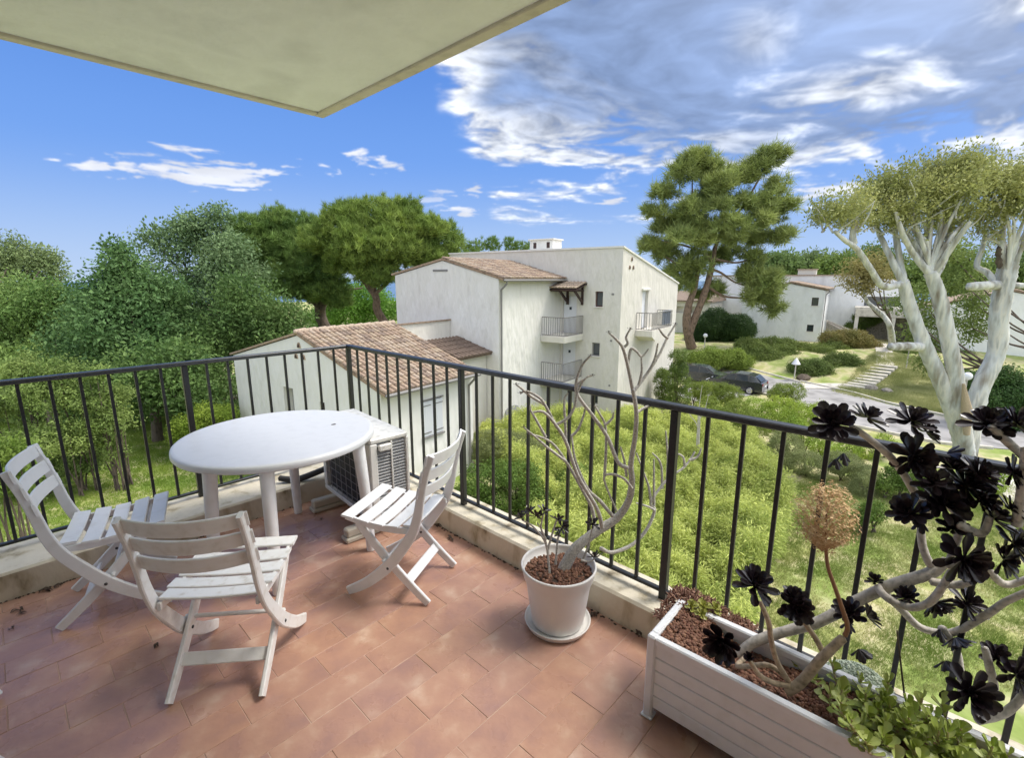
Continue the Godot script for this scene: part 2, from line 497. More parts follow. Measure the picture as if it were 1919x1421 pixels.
func sky_at(d: Vector3) -> Vector3:
	var el := rad_to_deg(asin(clampf(d.y, -1.0, 1.0)))
	var az := 43.3 - rad_to_deg(atan2(-d.z, d.x))
	az = wrapf(az, -180.0, 180.0)
	var e := maxf(el, 0.0)
	var c := Vector3(0.38, 0.56, 0.88).lerp(Vector3(0.165, 0.36, 0.84), smoothstep(0.0, 13.0, e))
	c = c.lerp(Vector3(0.095, 0.25, 0.71), smoothstep(10.0, 26.0, e))
	c = c.lerp(Vector3(0.075, 0.2, 0.6), smoothstep(30.0, 80.0, e))
	c = c.lerp(Vector3(0.55, 0.66, 0.85), 0.7 * exp(-e / 4.0))
	if el < -1.0: return c
	var p := Vector2(d.x, d.z) / (maxf(d.y, 0.0) + 0.07)
	var q := p.rotated(-0.55)
	var warp := Vector2(_n2.get_noise_2d(q.x * 14.0, q.y * 14.0), _n2.get_noise_2d(q.x * 14.0 + 70.0, q.y * 14.0))
	q += warp * 0.22
	var f := _n1.get_noise_2d(q.x * 17.0, q.y * 26.0)            # streaky puffs
	var g := _n2.get_noise_2d(q.x * 9.0 + 30.0, q.y * 13.0)      # broad lumps
	var h := _n1.get_noise_2d(q.x * 75.0 + 9.0, q.y * 100.0)      # frayed edges
	# the bank: where it begins, by azimuth
	var low := 60.0
	if az > -14.0: low = lerpf(60.0, 20.0, smoothstep(-14.0, -7.5, az))
	if az > -7.5: low = lerpf(20.0, 10.4, smoothstep(-7.5, -1.0, az))
	if az > -1.0: low = lerpf(10.4, 9.6, smoothstep(-1.0, 9.0, az))
	if az < -60.0: low = lerpf(60.0, 12.0, smoothstep(-60.0, -110.0, az))  # unseen bank added behind the camera as fill for the house walls
	var away := smoothstep(48.0, 80.0, absf(az))  # outside the view: cloud here is brightened to fill the shaded walls
	var depth := (e - low) / 5.0
	var dens := (0.5 + minf(depth, 2.0) * 0.5 + f * 1.6 + g * 0.7 + h * 0.85) * smoothstep(-1.0, 0.35, depth + g * 0.6 + f * 0.5)
	var cover := smoothstep(0.0, 1.2, dens)
	var thick := smoothstep(0.35, 1.75, 0.12 + depth * 0.52 + f * 0.8 + g * 0.8 + 0.05 * maxf(0.0, minf(az, 40.0) - 4.0) * smoothstep(9.0, 14.0, e))
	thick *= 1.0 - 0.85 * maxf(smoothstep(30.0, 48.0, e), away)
	for b in [[Vector2(32.0, 16.4), 7.0, 1.9, 0.8], [Vector2(20.0, 13.4), 7.0, 1.0, 0.5], [Vector2(36.0, 11.0), 14.0, 1.2, 0.55], [Vector2(44.0, 20.5), 3.5, 2.5, 0.8], [Vector2(24.0, 21.5), 3.0, 2.2, 0.4]]:
		var r := Vector2((az - b[0].x) / b[1], (e - b[0].y) / b[2]).length()
		thick *= 1.0 - b[3] * (1.0 - smoothstep(0.1, 1.3, r - f * 0.9 - h * 0.6))
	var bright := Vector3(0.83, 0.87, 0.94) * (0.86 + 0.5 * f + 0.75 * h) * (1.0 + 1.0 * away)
	var grey := Vector3(0.2, 0.29, 0.5) * (1.0 + 0.4 * f + 0.5 * g + 0.35 * h)
	var cl := bright.lerp(grey, clampf(thick, 0.0, 1.0))
	c = c.lerp(cl, clampf(cover, 0.0, 1.0))
	# loose small clouds
	for b in [[Vector2(-30.5, 10.2), 6.8, 1.7, 0.95], [Vector2(-34.5, 9.4), 3.6, 0.7, 0.6], [Vector2(-38.6, 9.3), 1.9, 0.35, 0.9], [Vector2(-16.4, 12.3), 1.3, 0.6, 1.0], [Vector2(-13.2, 11.7), 1.7, 0.6, 1.0], [Vector2(-5.2, 7.2), 1.8, 0.5, 0.9], [Vector2(-8.5, 9.0), 2.0, 0.8, 0.5], [Vector2(11.2, 8.3), 2.0, 0.5, 0.9], [Vector2(32.0, 8.3), 4.5, 0.6, 0.85], [Vector2(-4.0, 10.0), 1.2, 0.9, 0.8], [Vector2(-60.0, 13.0), 9.0, 2.5, 0.9], [Vector2(-80.0, 24.0), 12.0, 4.0, 0.9], [Vector2(60.0, 6.5), 9.0, 1.0, 0.8], [Vector2(-120.0, 18.0), 16.0, 4.0, 0.9], [Vector2(-165.0, 26.0), 18.0, 6.0, 0.9]]:
		var r := Vector2((az - b[0].x) / b[1], (e - b[0].y - 0.04 * (az - b[0].x)) / b[2]).length()
		if r < 1.8:
			var a: float = smoothstep(0.25, 0.95, (1.05 - r) + f * 1.5 + h * 1.3) * b[3]
			c = c.lerp(Vector3(0.84, 0.87, 0.95) * (0.9 + 0.3 * f), clampf(a, 0.0, 1.0))
	# veil round the sun, out of frame high right, brightened to fill the balcony
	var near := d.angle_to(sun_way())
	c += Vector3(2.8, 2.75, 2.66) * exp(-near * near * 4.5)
	return c

func sky_picture() -> ImageTexture:
	_n1.seed = 11
	_n1.frequency = 0.05
	_n1.fractal_octaves = 5
	_n1.fractal_gain = 0.55
	_n2.seed = 23
	_n2.frequency = 0.05
	_n2.fractal_octaves = 4
	var w := 4096
	var hh := w / 2
	var small := Image.create(384, 192, false, Image.FORMAT_RGBF)
	for y in 192:
		for x in 384:
			var s := sky_at(dir_of((x + 0.5) / 384.0, (y + 0.5) / 192.0))
			small.set_pixel(x, y, Color(s.x, s.y, s.z))
	small.resize(w, hh, Image.INTERPOLATE_CUBIC)
	# finer where clouds are looked at closely
	var y0 := int(hh * (90.0 - 30.0) / 180.0)
	var y1 := int(hh * (90.0 + 1.0) / 180.0)
	for x in w:
		var mid := dir_of((x + 0.5) / w, 0.5)
		var az := wrapf(43.3 - rad_to_deg(atan2(-mid.z, mid.x)), -180.0, 180.0)
		if absf(az) > 52.0: continue
		for y in range(y0, y1):
			var s := sky_at(dir_of((x + 0.5) / w, (y + 0.5) / hh))
			small.set_pixel(x, y, Color(s.x, s.y, s.z))
	return ImageTexture.create_from_image(small)

func dir_of(u: float, v: float) -> Vector3:
	var a := u * TAU
	var s := sin(v * PI)
	return Vector3(sin(a) * s, cos(v * PI), -cos(a) * s)


# ------------------------------------------------------------------ ground
func terr(x: float, z: float) -> float:
	var s := 0.6858 * x + 0.7278 * z
	var d := 0.7278 * x - 0.6858 * z
	var start := lerpf(40.0, 33.5, clampf((s - 14.0) / 10.0, 0.0, 1.0))
	var y := -6.0 + 1.4 * smoothstep(0.0, 1.0, (d - start) / 9.0) * smoothstep(0.0, 1.0, (s - 6.0) / 8.0)
	return y - 30.0 * smoothstep(140.0, 700.0, Vector2(x, z).length())

func ground() -> void:
	var st := mb()
	var xs := []
	for i in 121:
		xs.append(26.0 * sinh((i - 60) / 60.0 * 4.9))
	for i in 120:
		for k in 120:
			var p := []
			for q in [[i, k], [i + 1, k], [i + 1, k + 1], [i, k + 1]]:
				var x: float = xs[q[0]] + 22.0
				var z: float = xs[q[1]] - 10.0
				p.append(Vector3(x, terr(x, z), z))
			quad(st, p[0], p[1], p[2], p[3], Vector3.UP)
	st.index()
	struct("ground", st, M.ground, "grassy ground with dry patches sloping up to the far houses")
	var sea := mb()
	quad(sea, Vector3(-8000, -34, -8000), Vector3(8000, -34, -8000), Vector3(8000, -34, 8000), Vector3(-8000, -34, 8000), Vector3.UP)
	struct("sea", sea, M.sea, "far sea on the horizon behind the trees")

func on_ground(x: float, z: float, up := 0.0) -> Vector3:
	return Vector3(x, terr(x, z) + up, z)

# sheet that follows the ground inside a polygon of (x, z) points
func sheet(poly: Array, up: float, cell := 1.5) -> SurfaceTool:
	var st := mb()
	var pv := PackedVector2Array(poly)
	var lo := Vector2(1e9, 1e9)
	var hi := -lo
	for p in poly:
		lo = lo.min(p)
		hi = hi.max(p)
	var x := lo.x
	while x < hi.x:
		var z := lo.y
		while z < hi.y:
			var sq := PackedVector2Array([Vector2(x, z), Vector2(x + cell, z), Vector2(x + cell, z + cell), Vector2(x, z + cell)])
			for piece in Geometry2D.intersect_polygons(pv, sq):
				var ix := Geometry2D.triangulate_polygon(piece)
				for i in range(0, ix.size(), 3):
					flat(st, on_ground(piece[ix[i]].x, piece[ix[i]].y, up), on_ground(piece[ix[i + 1]].x, piece[ix[i + 1]].y, up), on_ground(piece[ix[i + 2]].x, piece[ix[i + 2]].y, up), Vector3.UP)
			z += cell
		x += cell
	return st

func kerb_line(called: String, pts: Array, label: String) -> void:
	var st := mb()
	for i in pts.size() - 1:
		var a := on_ground(pts[i].x, pts[i].y, 0.0)
		var b := on_ground(pts[i + 1].x, pts[i + 1].y, 0.0)
		bar(st, a, b, 0.16, 0.26, Vector3.UP, 0.015)
	struct(called, st, M.concrete, label)

func roads() -> void:
	struct("car_park_road", sheet([Vector2(30.31, -13.66), Vector2(38.15, -15.75), Vector2(42.08, -13.16), Vector2(40.91, -8.72), Vector2(38.85, -5.05), Vector2(37.12, -3.13), Vector2(35.64, -0.1), Vector2(35.53, 3.54), Vector2(31.26, 3.25), Vector2(30.44, 1.35), Vector2(29.9, -0.3), Vector2(30.17, -3.72), Vector2(33.95, -7.7), Vector2(35.03, -9.77), Vector2(29.38, -10.99)], 0.03), M.asphalt, "grey asphalt car park and lane")
	struct("pavement", sheet([Vector2(38.39, -8.13), Vector2(40.32, -8.4), Vector2(42.19, -5.9), Vector2(41.45, -4.88), Vector2(40.06, -5.86)], 0.06), M.concrete, "pale concrete landing at the foot of the garden steps")
	struct("path", sheet([Vector2(48.23, -5.08), Vector2(58.44, -6.57), Vector2(59.22, -5.74), Vector2(51.6, -4.3), Vector2(48.96, -3.98)], 0.05), M.concrete, "pale path from the steps to the far house")
	struct("garden_path", sheet([Vector2(25.05, 1.31), Vector2(26.94, 1.79), Vector2(27.35, 2.99), Vector2(23.5, 3.1), Vector2(23.11, 2.02)], 0.03), M.concrete, "pale path beyond the rail on the right")
	kerb_line("kerb", [Vector2(40.91, -8.72), Vector2(39.21, -5.11), Vector2(37.46, -3.17), Vector2(35.92, -0.11), Vector2(35.61, 3.36)], "stone kerb along the upper side of the lane")
	kerb_line("kerb", [Vector2(42.08, -13.16), Vector2(41.53, -11.14), Vector2(40.56, -8.63)], "stone kerb behind the parking bays")
	kerb_line("kerb", [Vector2(34.91, -9.9), Vector2(33.95, -7.7), Vector2(30.17, -3.72), Vector2(29.69, -0.29), Vector2(30.4, 1.53)], "stone kerb along the near side of the lane")
	# steps: stone treads, each its own piece
	var foot := Vector3(40.98, -6.01, -5.38)
	var head := Vector3(48.55, -5.22, -4.42)
	var s := thing("garden_steps", "flight of pale stone garden steps climbing the lawn to the far house", "steps", foot)
	var way_up := head - foot
	var right := way_up.cross(Vector3.UP).normalized()
	for k in 9:
		var t := (k + 0.5) / 9.0
		var st := mb()
		var c := way_up * t
		c.y = terr(foot.x + c.x, foot.z + c.z) - foot.y + 0.06
		var f := Vector3(way_up.x, 0, way_up.z).normalized()
		box(st, Transform3D(Basis(right, Vector3.UP, -f), c), Vector3(1.5, 0.2, way_up.length() / 9.0 * 0.62), 0.015)
		put(s, "step", st, M.concrete)


# ------------------------------------------------------------------ houses. Their own axes: u away along the eaves, v to the left, both turned by TURN
func hp(u: float, y: float, v: float) -> Vector3:
	return Basis(Vector3.UP, deg_to_rad(TURN)) * Vector3(u, y, -v)

var H0 := Vector3.ZERO   # base of the house being built, in (u, y, v)
func hl(u: float, y: float, v: float) -> Vector3:
	return Vector3(u - H0.x, y - H0.y, -(v - H0.z))

func house(called: String, label: String, u: float, y: float, v: float, category := "house") -> Node3D:
	H0 = Vector3(u, y, v)
	return thing(called, label, category, hp(u, y, v), TURN)

# wall block: section in (v, y) pushed from u0 to u1, with openings cut as boxes [corner, corner] in (u, y, v)
func block(parent: Node, called: String, section: Array, u0: float, u1: float, m: Material, cuts := []) -> void:
	var body := CSGPolygon3D.new()
	var pts := PackedVector2Array()
	for p in section:
		pts.append(Vector2(-(p.x - H0.z), p.y - H0.y))
	body.polygon = pts
	body.mode = CSGPolygon3D.MODE_DEPTH
	body.depth = u1 - u0
	body.transform = Transform3D(Basis(Vector3(0, 0, 1), Vector3(0, 1, 0), Vector3(-1, 0, 0)), Vector3(u0 - H0.x, 0, 0))
	body.material = m
	csg(parent, called, body, cuts)

# wall block: section in (u, y) pushed from v0 to v1
func block_v(parent: Node, called: String, section: Array, v0: float, v1: float, m: Material, cuts := []) -> void:
	var body := CSGPolygon3D.new()
	var pts := PackedVector2Array()
	for p in section:
		pts.append(Vector2(p.x - H0.x, p.y - H0.y))
	body.polygon = pts
	body.mode = CSGPolygon3D.MODE_DEPTH
	body.depth = v1 - v0
	body.transform = Transform3D(Basis(), Vector3(0, 0, -(v0 - H0.z)))
	body.material = m
	csg(parent, called, body, cuts)

func csg(parent: Node, called: String, body: CSGPolygon3D, cuts: Array) -> void:
	body.name = numbered(called, parent)
	parent.add_child(body, true)
	var back := body.transform.affine_inverse()
	for c in cuts:
		var hole := CSGBox3D.new()
		var a := hl(c[0].x, c[0].y, c[0].z)
		var b := hl(c[1].x, c[1].y, c[1].z)
		hole.size = (b - a).abs()
		hole.operation = CSGShape3D.OPERATION_SUBTRACTION
		hole.material = body.material
		hole.transform = back * Transform3D(Basis(), (a + b) * 0.5)
		hole.name = "opening"
		body.add_child(hole, true)

# barrel tile: half round, slightly tapered, running down -Z... along +Z, at the origin
func barrel(len: float, r: float, sides := 6) -> ArrayMesh:
	var st := mb()
	for i in sides:
		var v := []
		var n := []
		for q in [[i, 0], [i + 1, 0], [i + 1, 1], [i, 1]]:
			var an: float = PI * q[0] / sides
			var rr: float = r * (0.84 if q[1] == 0 else 1.0)
			var d := Vector3(cos(an), sin(an) * 0.75, 0)
			v.append(d * rr + Vector3(0, 0.0 if q[1] == 0 else 0.02, len * q[1]))
			n.append(d.normalized())
		quadn(st, v[0], v[1], v[2], v[3], n[0], n[1], n[2], n[3])
		flat(st, v[3], v[2], Vector3(0, 0.02, len), Vector3(0, 0, 1))
	return st.commit()

# tiled slope: top and foot are points in (u, y, v) at its u0 end; runs to u1. single: every tile its own node
func tiles(parent: Node, u0: float, u1: float, top: Vector2, foot: Vector2, pitch_u: float, course: float, single: bool, dark := false) -> void:
	var slope := Vector3(0, foot.y - top.y, -(foot.x - top.x))
	var n := slope.length()
	var z := slope / n
	var x := Vector3(1, 0, 0) if z.z > 0 else Vector3(-1, 0, 0)
	var y := z.cross(x)
	var rows := int(ceil(n / course))
	var cols := int(round((u1 - u0) / pitch_u))
	var mesh := barrel(course * 1.12, pitch_u * 0.47)
	var bed := mb()
	var c0 := hl((u0 + u1) * 0.5, top.y, top.x) + slope * 0.5 - y * 0.03
	box(bed, Transform3D(Basis(x, y, z), c0), Vector3(u1 - u0, 0.09, n), 0.0)
	put(parent, "roof_bed", bed, M.roof_tile_dark if dark else M.roof_bed)
	var lots := [[], [], [], [], []]
	var g := RandomNumberGenerator.new()
	g.seed = int(u0 * 100)
	for i in cols:
		for k in rows:
			var at := hl(u0 + (i + 0.5) * (u1 - u0) / cols, top.y, top.x) + z * (k * n / rows - 0.02) + y * (0.018 + g.randf() * 0.01)
			var t := Transform3D(Basis(x, y, z).rotated(y, g.randf_range(-0.02, 0.02)), at)
			var kind := g.randi() % 5
			if single: put(parent, "roof_tile", mesh, M["roof_tile_%d" % kind], t)
			else: lots[kind].append(t)
	if not single:
		for kind in 5:
			stuff(multi(parent, "roof_tiles", mesh, M.roof_tile_dark if dark else M["roof_tile_%d" % kind], lots[kind], []))

# window in a wall of constant u (facing -u): centre v, bottom y, size
func window_g(parent: Node, u: float, y: float, v: float, w: float, h: float, frame: Material, depth := 0.14) -> void:
	var f := Node3D.new()
	f.name = numbered("window", parent)
	parent.add_child(f, true)
	f.position = hl(u + depth, y, v)
	var st := mb()
	var t := 0.055
	bb(st, Vector3(-0.03, 0, -w / 2), Vector3(0.03, t, w / 2))
	bb(st, Vector3(-0.03, h - t, -w / 2), Vector3(0.03, h, w / 2))
	bb(st, Vector3(-0.03, t, -w / 2), Vector3(0.03, h - t, -w / 2 + t))
	bb(st, Vector3(-0.03, t, w / 2 - t), Vector3(0.03, h - t, w / 2))
	put(f, "frame", st, frame)
	var p := mb()
	bb(p, Vector3(0.0, t, -w / 2 + t), Vector3(0.012, h - t, w / 2 - t))
	put(f, "pane", p, M.pane)
	var s := mb()
	bb(s, Vector3(-depth - 0.06, -0.06, -w / 2 - 0.05), Vector3(-0.03, -0.002, w / 2 + 0.05), 0.01)
	put(f, "sill", s, M.stucco_cream)

# gutter and downpipe along an eave (constant v) from u0 to u1 at height y, pipe at up
func gutter(parent: Node, u0: float, u1: float, y: float, v: float, up: float, y_low: float, vw: float) -> void:
	var st := mb()
	tube(st, [hl(u0, y, v), hl(u1, y, v)], [0.065, 0.065], 8)
	put(parent, "gutter", st, M.zinc)
	var p := mb()
	tube(p, [hl(up, y - 0.03, v), hl(up, y - 0.14, v), hl(up, y - 0.42, vw - 0.07), hl(up, y - 0.6, vw - 0.07), hl(up, y_low, vw - 0.07)], [0.045, 0.045], 8)
	put(parent, "downpipe", p, M.zinc)

# balcony rail panel in house-local points
func grille(parent: Node, corners: Array, y: float, h: float) -> void:
	var rails := mb()
	for i in corners.size() - 1:
		for hh in [0.06, h]:
			bar(rails, hl(corners[i].x, y + hh, corners[i].y), hl(corners[i + 1].x, y + hh, corners[i + 1].y), 0.04, 0.04)
	put(parent, "hand_rail", rails, M.zinc)
	for i in corners.size() - 1:
		var n := int(corners[i].distance_to(corners[i + 1]) / 0.13)
		for k in range(0 if i == 0 else 1, n + 1):
			var c: Vector2 = corners[i].lerp(corners[i + 1], float(k) / n)
			var st := mb()
			bb(st, hl(c.x - 0.011, y + 0.06, c.y + 0.011), hl(c.x + 0.011, y + h, c.y - 0.011))
			put(parent, "baluster", st, M.zinc)

# three half-round tiles set in the gable as vents; along the wall direction d, facing out
func vents(parent: Node, c: Vector3, d: Vector3, out: Vector3) -> void:
	for q in [[-0.24, 0.0], [0.24, 0.0], [0.0, 0.42]]:
		var st := mb()
		var at: Vector3 = c + d * q[0] + Vector3.UP * q[1]
		var pts := []
		for k in 7:
			var an := PI * k / 6.0
			pts.append(at + d * cos(an) * 0.11 + Vector3.UP * (sin(an) * 0.2))
		prism(st, pts, out * 0.03)
		put(parent, "vent_tile", st, M.roof_tile_0)
		var hole := mb()
		pts = []
		for k in 7:
			var an := PI * k / 6.0
			pts.append(at + out * 0.03 + d * cos(an) * 0.075 + Vector3.UP * (0.01 + sin(an) * 0.145))
		prism(hole, pts, out * 0.006)
		put(parent, "vent_hole", hole, M.wood_dark)

func near_house() -> void:
	var h := house("low_house", "low cream gabled house with a tiled roof right behind the rail corner", 9.74, -6.1, 16.8)
	var u0 := 9.74
	var u1 := 14.24
	block(h, "wall", [Vector2(12.28, -6.3), Vector2(12.28, -1.95), Vector2(16.83, -0.42), Vector2(22.0, -1.62), Vector2(22.0, -6.3)], u0, u1, M.stucco, [
		[Vector3(u0 - 0.1, -4.4, 18.15), Vector3(u0 + 0.6, -2.5, 17.45)], [Vector3(u0 - 0.1, -3.3, 15.72), Vector3(u0 + 0.4, -2.75, 15.42)],
		[Vector3(11.5, -3.95, 12.1), Vector3(12.5, -2.6, 12.5)]])
	tiles(h, u0 - 0.06, u1 + 0.02, Vector2(16.83, -0.3), Vector2(11.98, -1.98), 0.222, 0.4, true)
	var ls := mb()
	bar(ls, hl((u0 + u1) * 0.5, -0.34, 16.86), hl((u0 + u1) * 0.5, -1.58, 22.15), u1 - u0 + 0.1, 0.1, Vector3(0, 0, 1))
	var ridge := mb()
	for k in 11:
		tube(ridge, [hl(u0 - 0.08 + k * 0.42, -0.29, 16.83), hl(u0 + 0.36 + k * 0.42, -0.27, 16.83)], [0.1, 0.12], 8)
	put(h, "ridge_tiles", ridge, M.roof_tile_2)
	var far := mb()
	var sl := hl(u0, -1.62, 22.2) - hl(u0, -0.38, 16.83)
	prism(far, [hl(u0 - 0.06, -0.38, 16.83), hl(u0 - 0.06, -0.3, 16.83), hl(u0 - 0.06, -0.3, 16.83) + sl, hl(u0 - 0.06, -0.38, 16.83) + sl], Vector3(u1 - u0 + 0.08, 0, 0))
	put(h, "roof_slab", far, M.roof_tile_0)
	gutter(h, u0 - 0.05, u1 + 0.05, -2.02, 11.92, 13.95, -6.0, 12.28)
	# door in the gable, standing half open, and a small window
	var d := mb()
	bb(d, hl(u0 + 0.35, -4.4, 18.14), hl(u0 + 0.4, -2.52, 17.46))
	put(h, "door", d, M.door_grey)
	window_g(h, u0, -3.3, 15.57, 0.3, 0.55, M.wood_dark)
	vents(h, hl(u0 - 0.001, -1.28, 16.75), Vector3(0, 0, 1), Vector3(-1, 0, 0))
	# shutters on the eave wall: two leaves, closed, with iron stays
	var fr := mb()
	for s in [[Vector3(11.44, -4.0, 12.27), Vector3(12.56, -3.94, 12.2)], [Vector3(11.44, -2.6, 12.27), Vector3(12.56, -2.56, 12.22)]]:
		bb(fr, hl(s[0].x, s[0].y, s[0].z), hl(s[1].x, s[1].y, s[1].z), 0.005)
	put(h, "window_sill", fr, M.zinc)
	for k in 2:
		var sh := put(h, "shutter", _shutter(0.47, 1.28), M.shutter, Transform3D(Basis(), hl(11.76 + k * 0.49, -3.28, 12.25)))
		var hg := mb()
		for yy in [-0.5, 0.5]:
			bx(hg, Vector3(-0.06 if k == 0 else 0.06, yy, 0.035), Vector3(0.36, 0.03, 0.012))
		put(sh, "hinge", hg, M.zinc)
	# link block, between the low house and the tower
	var l := house("link_block", "plain cream wall block joining the low house to the tall block", 14.26, -6.1, 18.0)
	block(l, "wall", [Vector2(16.82, -6.3), Vector2(16.82, -0.4), Vector2(21.0, -1.5), Vector2(21.0, -6.3)], 14.27, 17.87, M.stucco_cream)
	var cp := mb()
	prism(cp, [hl(14.27, -0.395, 16.74), hl(14.27, -0.33, 16.74), hl(14.27, -1.44, 21.05), hl(14.27, -1.495, 21.05)], Vector3(3.6, 0, 0))
	put(l, "coping", cp, M.roof_tile_1)
	block(l, "lower_wall", [Vector2(14.5, -6.3), Vector2(14.5, -1.82), Vector2(16.2, -1.36), Vector2(16.81, -1.36), Vector2(16.81, -6.3)], 15.6, 17.86, M.stucco_cream)
	tiles(l, 15.5, 17.86, Vector2(16.3, -1.22), Vector2(14.15, -1.82), 0.24, 0.45, false, true)

func _shutter(w: float, h: float) -> SurfaceTool:
	var st := mb()
	bx(st, Vector3.ZERO, Vector3(w, h, 0.035), 0.004)
	for k in 5:
		bx(st, Vector3((k - 2) * w / 5.0, 0, 0.019), Vector3(w / 5.0 - 0.012, h - 0.02, 0.006), 0.002)
	return st

func tower() -> void:
	var h := house("apartment_block", "tall three storey cream apartment block with stacked corner balconies", 17.89, -6.1, 17.2, "apartment block")
	var ua := 17.89
	var ub := 23.49
	# gabled wing
	block(h, "wall", [Vector2(13.75, -6.4), Vector2(13.75, 1.62), Vector2(17.25, 2.5), Vector2(20.77, 1.8), Vector2(20.77, -6.4)], ua, ub + 0.2, M.stucco)
	tiles(h, ua - 0.05, ub - 0.01, Vector2(17.25, 2.62), Vector2(13.45, 1.62), 0.235, 0.42, false)
	var far := mb()
	var sl := hl(ua, 1.78, 21.0) - hl(ua, 2.5, 17.25)
	prism(far, [hl(ua - 0.06, 2.52, 17.25), hl(ua - 0.06, 2.62, 17.25), hl(ua - 0.06, 2.62, 17.25) + sl, hl(ua - 0.06, 2.52, 17.25) + sl], Vector3(ub - ua, 0, 0))
	put(h, "roof_slab", far, M.roof_tile_0)
	gutter(h, ua - 0.05, ub - 0.05, 1.55, 13.38, ua + 0.12, -6.1, 13.75)
	var lv := mb()
	bb(lv, hl(ua - 0.02, 1.98, 17.9), hl(ua, 2.08, 16.9))
	put(h, "vent", lv, M.zinc)
	# mono-pitch wing behind
	block_v(h, "wall", [Vector2(ub, -6.4), Vector2(ub, 3.15), Vector2(32.46, 1.3), Vector2(32.46, -6.4)], 10.2, 22.0, M.stucco_cream, [
		[Vector3(ub - 0.1, 0.18, 11.66), Vector3(ub + 0.3, 0.98, 11.22)], [Vector3(ub - 0.1, -2.45, 11.76), Vector3(ub + 0.3, -1.72, 11.3)], [Vector3(ub - 0.1, -5.1, 11.76), Vector3(ub + 0.3, -4.4, 11.3)],
		[Vector3(26.35, -1.3, 10.1), Vector3(27.25, 0.98, 10.5)],
		[Vector3(ub - 0.1, -1.38, 13.6), Vector3(ub + 0.25, 0.72, 12.75)], [Vector3(ub - 0.1, -3.75, 13.6), Vector3(ub + 0.25, -1.75, 12.75)], [Vector3(ub - 0.1, -6.05, 13.6), Vector3(ub + 0.25, -4.15, 12.75)]])
	var rf := mb()
	prism(rf, [hl(ub - 0.05, 3.15, 10.14), hl(ub - 0.05, 3.24, 10.14), hl(32.52, 1.38, 10.14), hl(32.52, 1.29, 10.14)], Vector3(0, 0, -11.9))
	put(h, "roof", rf, M.stucco)
	# windows of the facade
	window_g(h, ub, 0.18, 11.44, 0.44, 0.8, M.frame_red)
	window_g(h, ub, -2.45, 11.53, 0.46, 0.73, M.zinc)
	window_g(h, ub, -5.1, 11.53, 0.46, 0.7, M.zinc)
	# stacked corner balconies: slab, rail, door
	var ys := [-1.38, -3.76, -6.06]
	for k in 3:
		var slab := mb()
		bb(slab, hl(21.46, ys[k] - 0.24, 13.74), hl(ub - 0.002, ys[k] + 0.08, 12.3), 0.02)
		if k < 2: put(h, "balcony_slab", slab, M.stucco_cream)
		if k < 2:
			var g := Node3D.new()
			g.name = numbered("balcony_rail", h)
			h.add_child(g, true)
			grille(g, [Vector2(21.5, 13.68), Vector2(21.5, 12.34), Vector2(ub - 0.03, 12.34)], ys[k] + 0.08, 0.98)
		var d := mb()
		bb(d, hl(ub + 0.1, ys[k] + 0.08, 13.58), hl(ub + 0.15, ys[k] + 2.08, 12.77))
		var door := put(h, "door", d, M.paint_white)
		var kn := mb()
		bb(kn, hl(ub + 0.06, ys[k] + 1.35, 13.22), hl(ub + 0.098, ys[k] + 1.5, 13.1))
		put(door, "door_pane", kn, M.pane)
	# canopy of tiles on two timber brackets over the top balcony
	var cn := Node3D.new()
	cn.name = numbered("canopy", h)
	h.add_child(cn, true)
	var deck := mb()
	var ctop := hl(ub, 1.42, 13.35)
	var cx := Basis(Vector3(0, 0, 1), Vector3(0.26, 1, 0).normalized(), Vector3(-1, 0.26, 0).normalized())
	bb(deck, hl(22.4, 0.98, 14.1), hl(22.48, 1.08, 12.25))
	prism(deck, [hl(ub, 1.4, 14.1), hl(ub, 1.33, 14.1), hl(22.3, 1.02, 14.1), hl(22.3, 1.09, 14.1)], Vector3(0, 0, 1.95))
	put(cn, "deck", deck, M.wood_dark)
	var bm := barrel(0.44, 0.1)
	var lots := []
	for i in 9:
		for r in 3:
			var z := Vector3(-1.19, -0.31, 0).normalized()
			lots.append(Transform3D(Basis(Vector3(0, 0, 1), Vector3(0, 0, 1).cross(z) * -1.0, z), hl(ub - 0.01, 1.45, 14.0 - i * 0.218) + z * r * 0.4))
	stuff(multi(cn, "roof_tiles", bm, M.roof_tile_2, lots, []))
	for v in [13.3, 12.4]:
		var br := mb()
		bar(br, hl(ub - 0.02, 0.25, v), hl(ub - 0.02, 1.3, v), 0.12, 0.12)
		bar(br, hl(ub - 0.05, 0.4, v), hl(22.6, 1.0, v), 0.1, 0.1)
		bar(br, hl(ub, 1.02, v), hl(22.35, 1.02, v), 0.1, 0.1)
		put(cn, "bracket", br, M.wood_dark)
	# lamps under the slabs
	for k in 2:
		var lm := mb()
		tube(lm, [hl(22.3, ys[k] - 0.24, 13.3), hl(22.3, ys[k] - 0.32, 13.3)], [0.08, 0.05], 8)
		put(h, "ceiling_lamp", lm, M.zinc)
	# balcony of the end wall
	var sl2 := mb()
	prism(sl2, [hl(25.55, -1.46, 10.19), hl(25.55, -1.14, 10.19), hl(28.9, -1.14, 10.19), hl(28.9, -1.46, 10.19), hl(28.3, -1.72, 10.19), hl(26.1, -1.72, 10.19)], Vector3(0, 0, 0.95))
	put(h, "balcony_slab", sl2, M.stucco_cream)
	var g2 := Node3D.new()
	g2.name = numbered("balcony_rail", h)
	h.add_child(g2, true)
	grille(g2, [Vector2(25.6, 10.17), Vector2(25.6, 9.3), Vector2(28.85, 9.3), Vector2(28.85, 10.17)], -1.14, 0.95)
	var cl := mb()
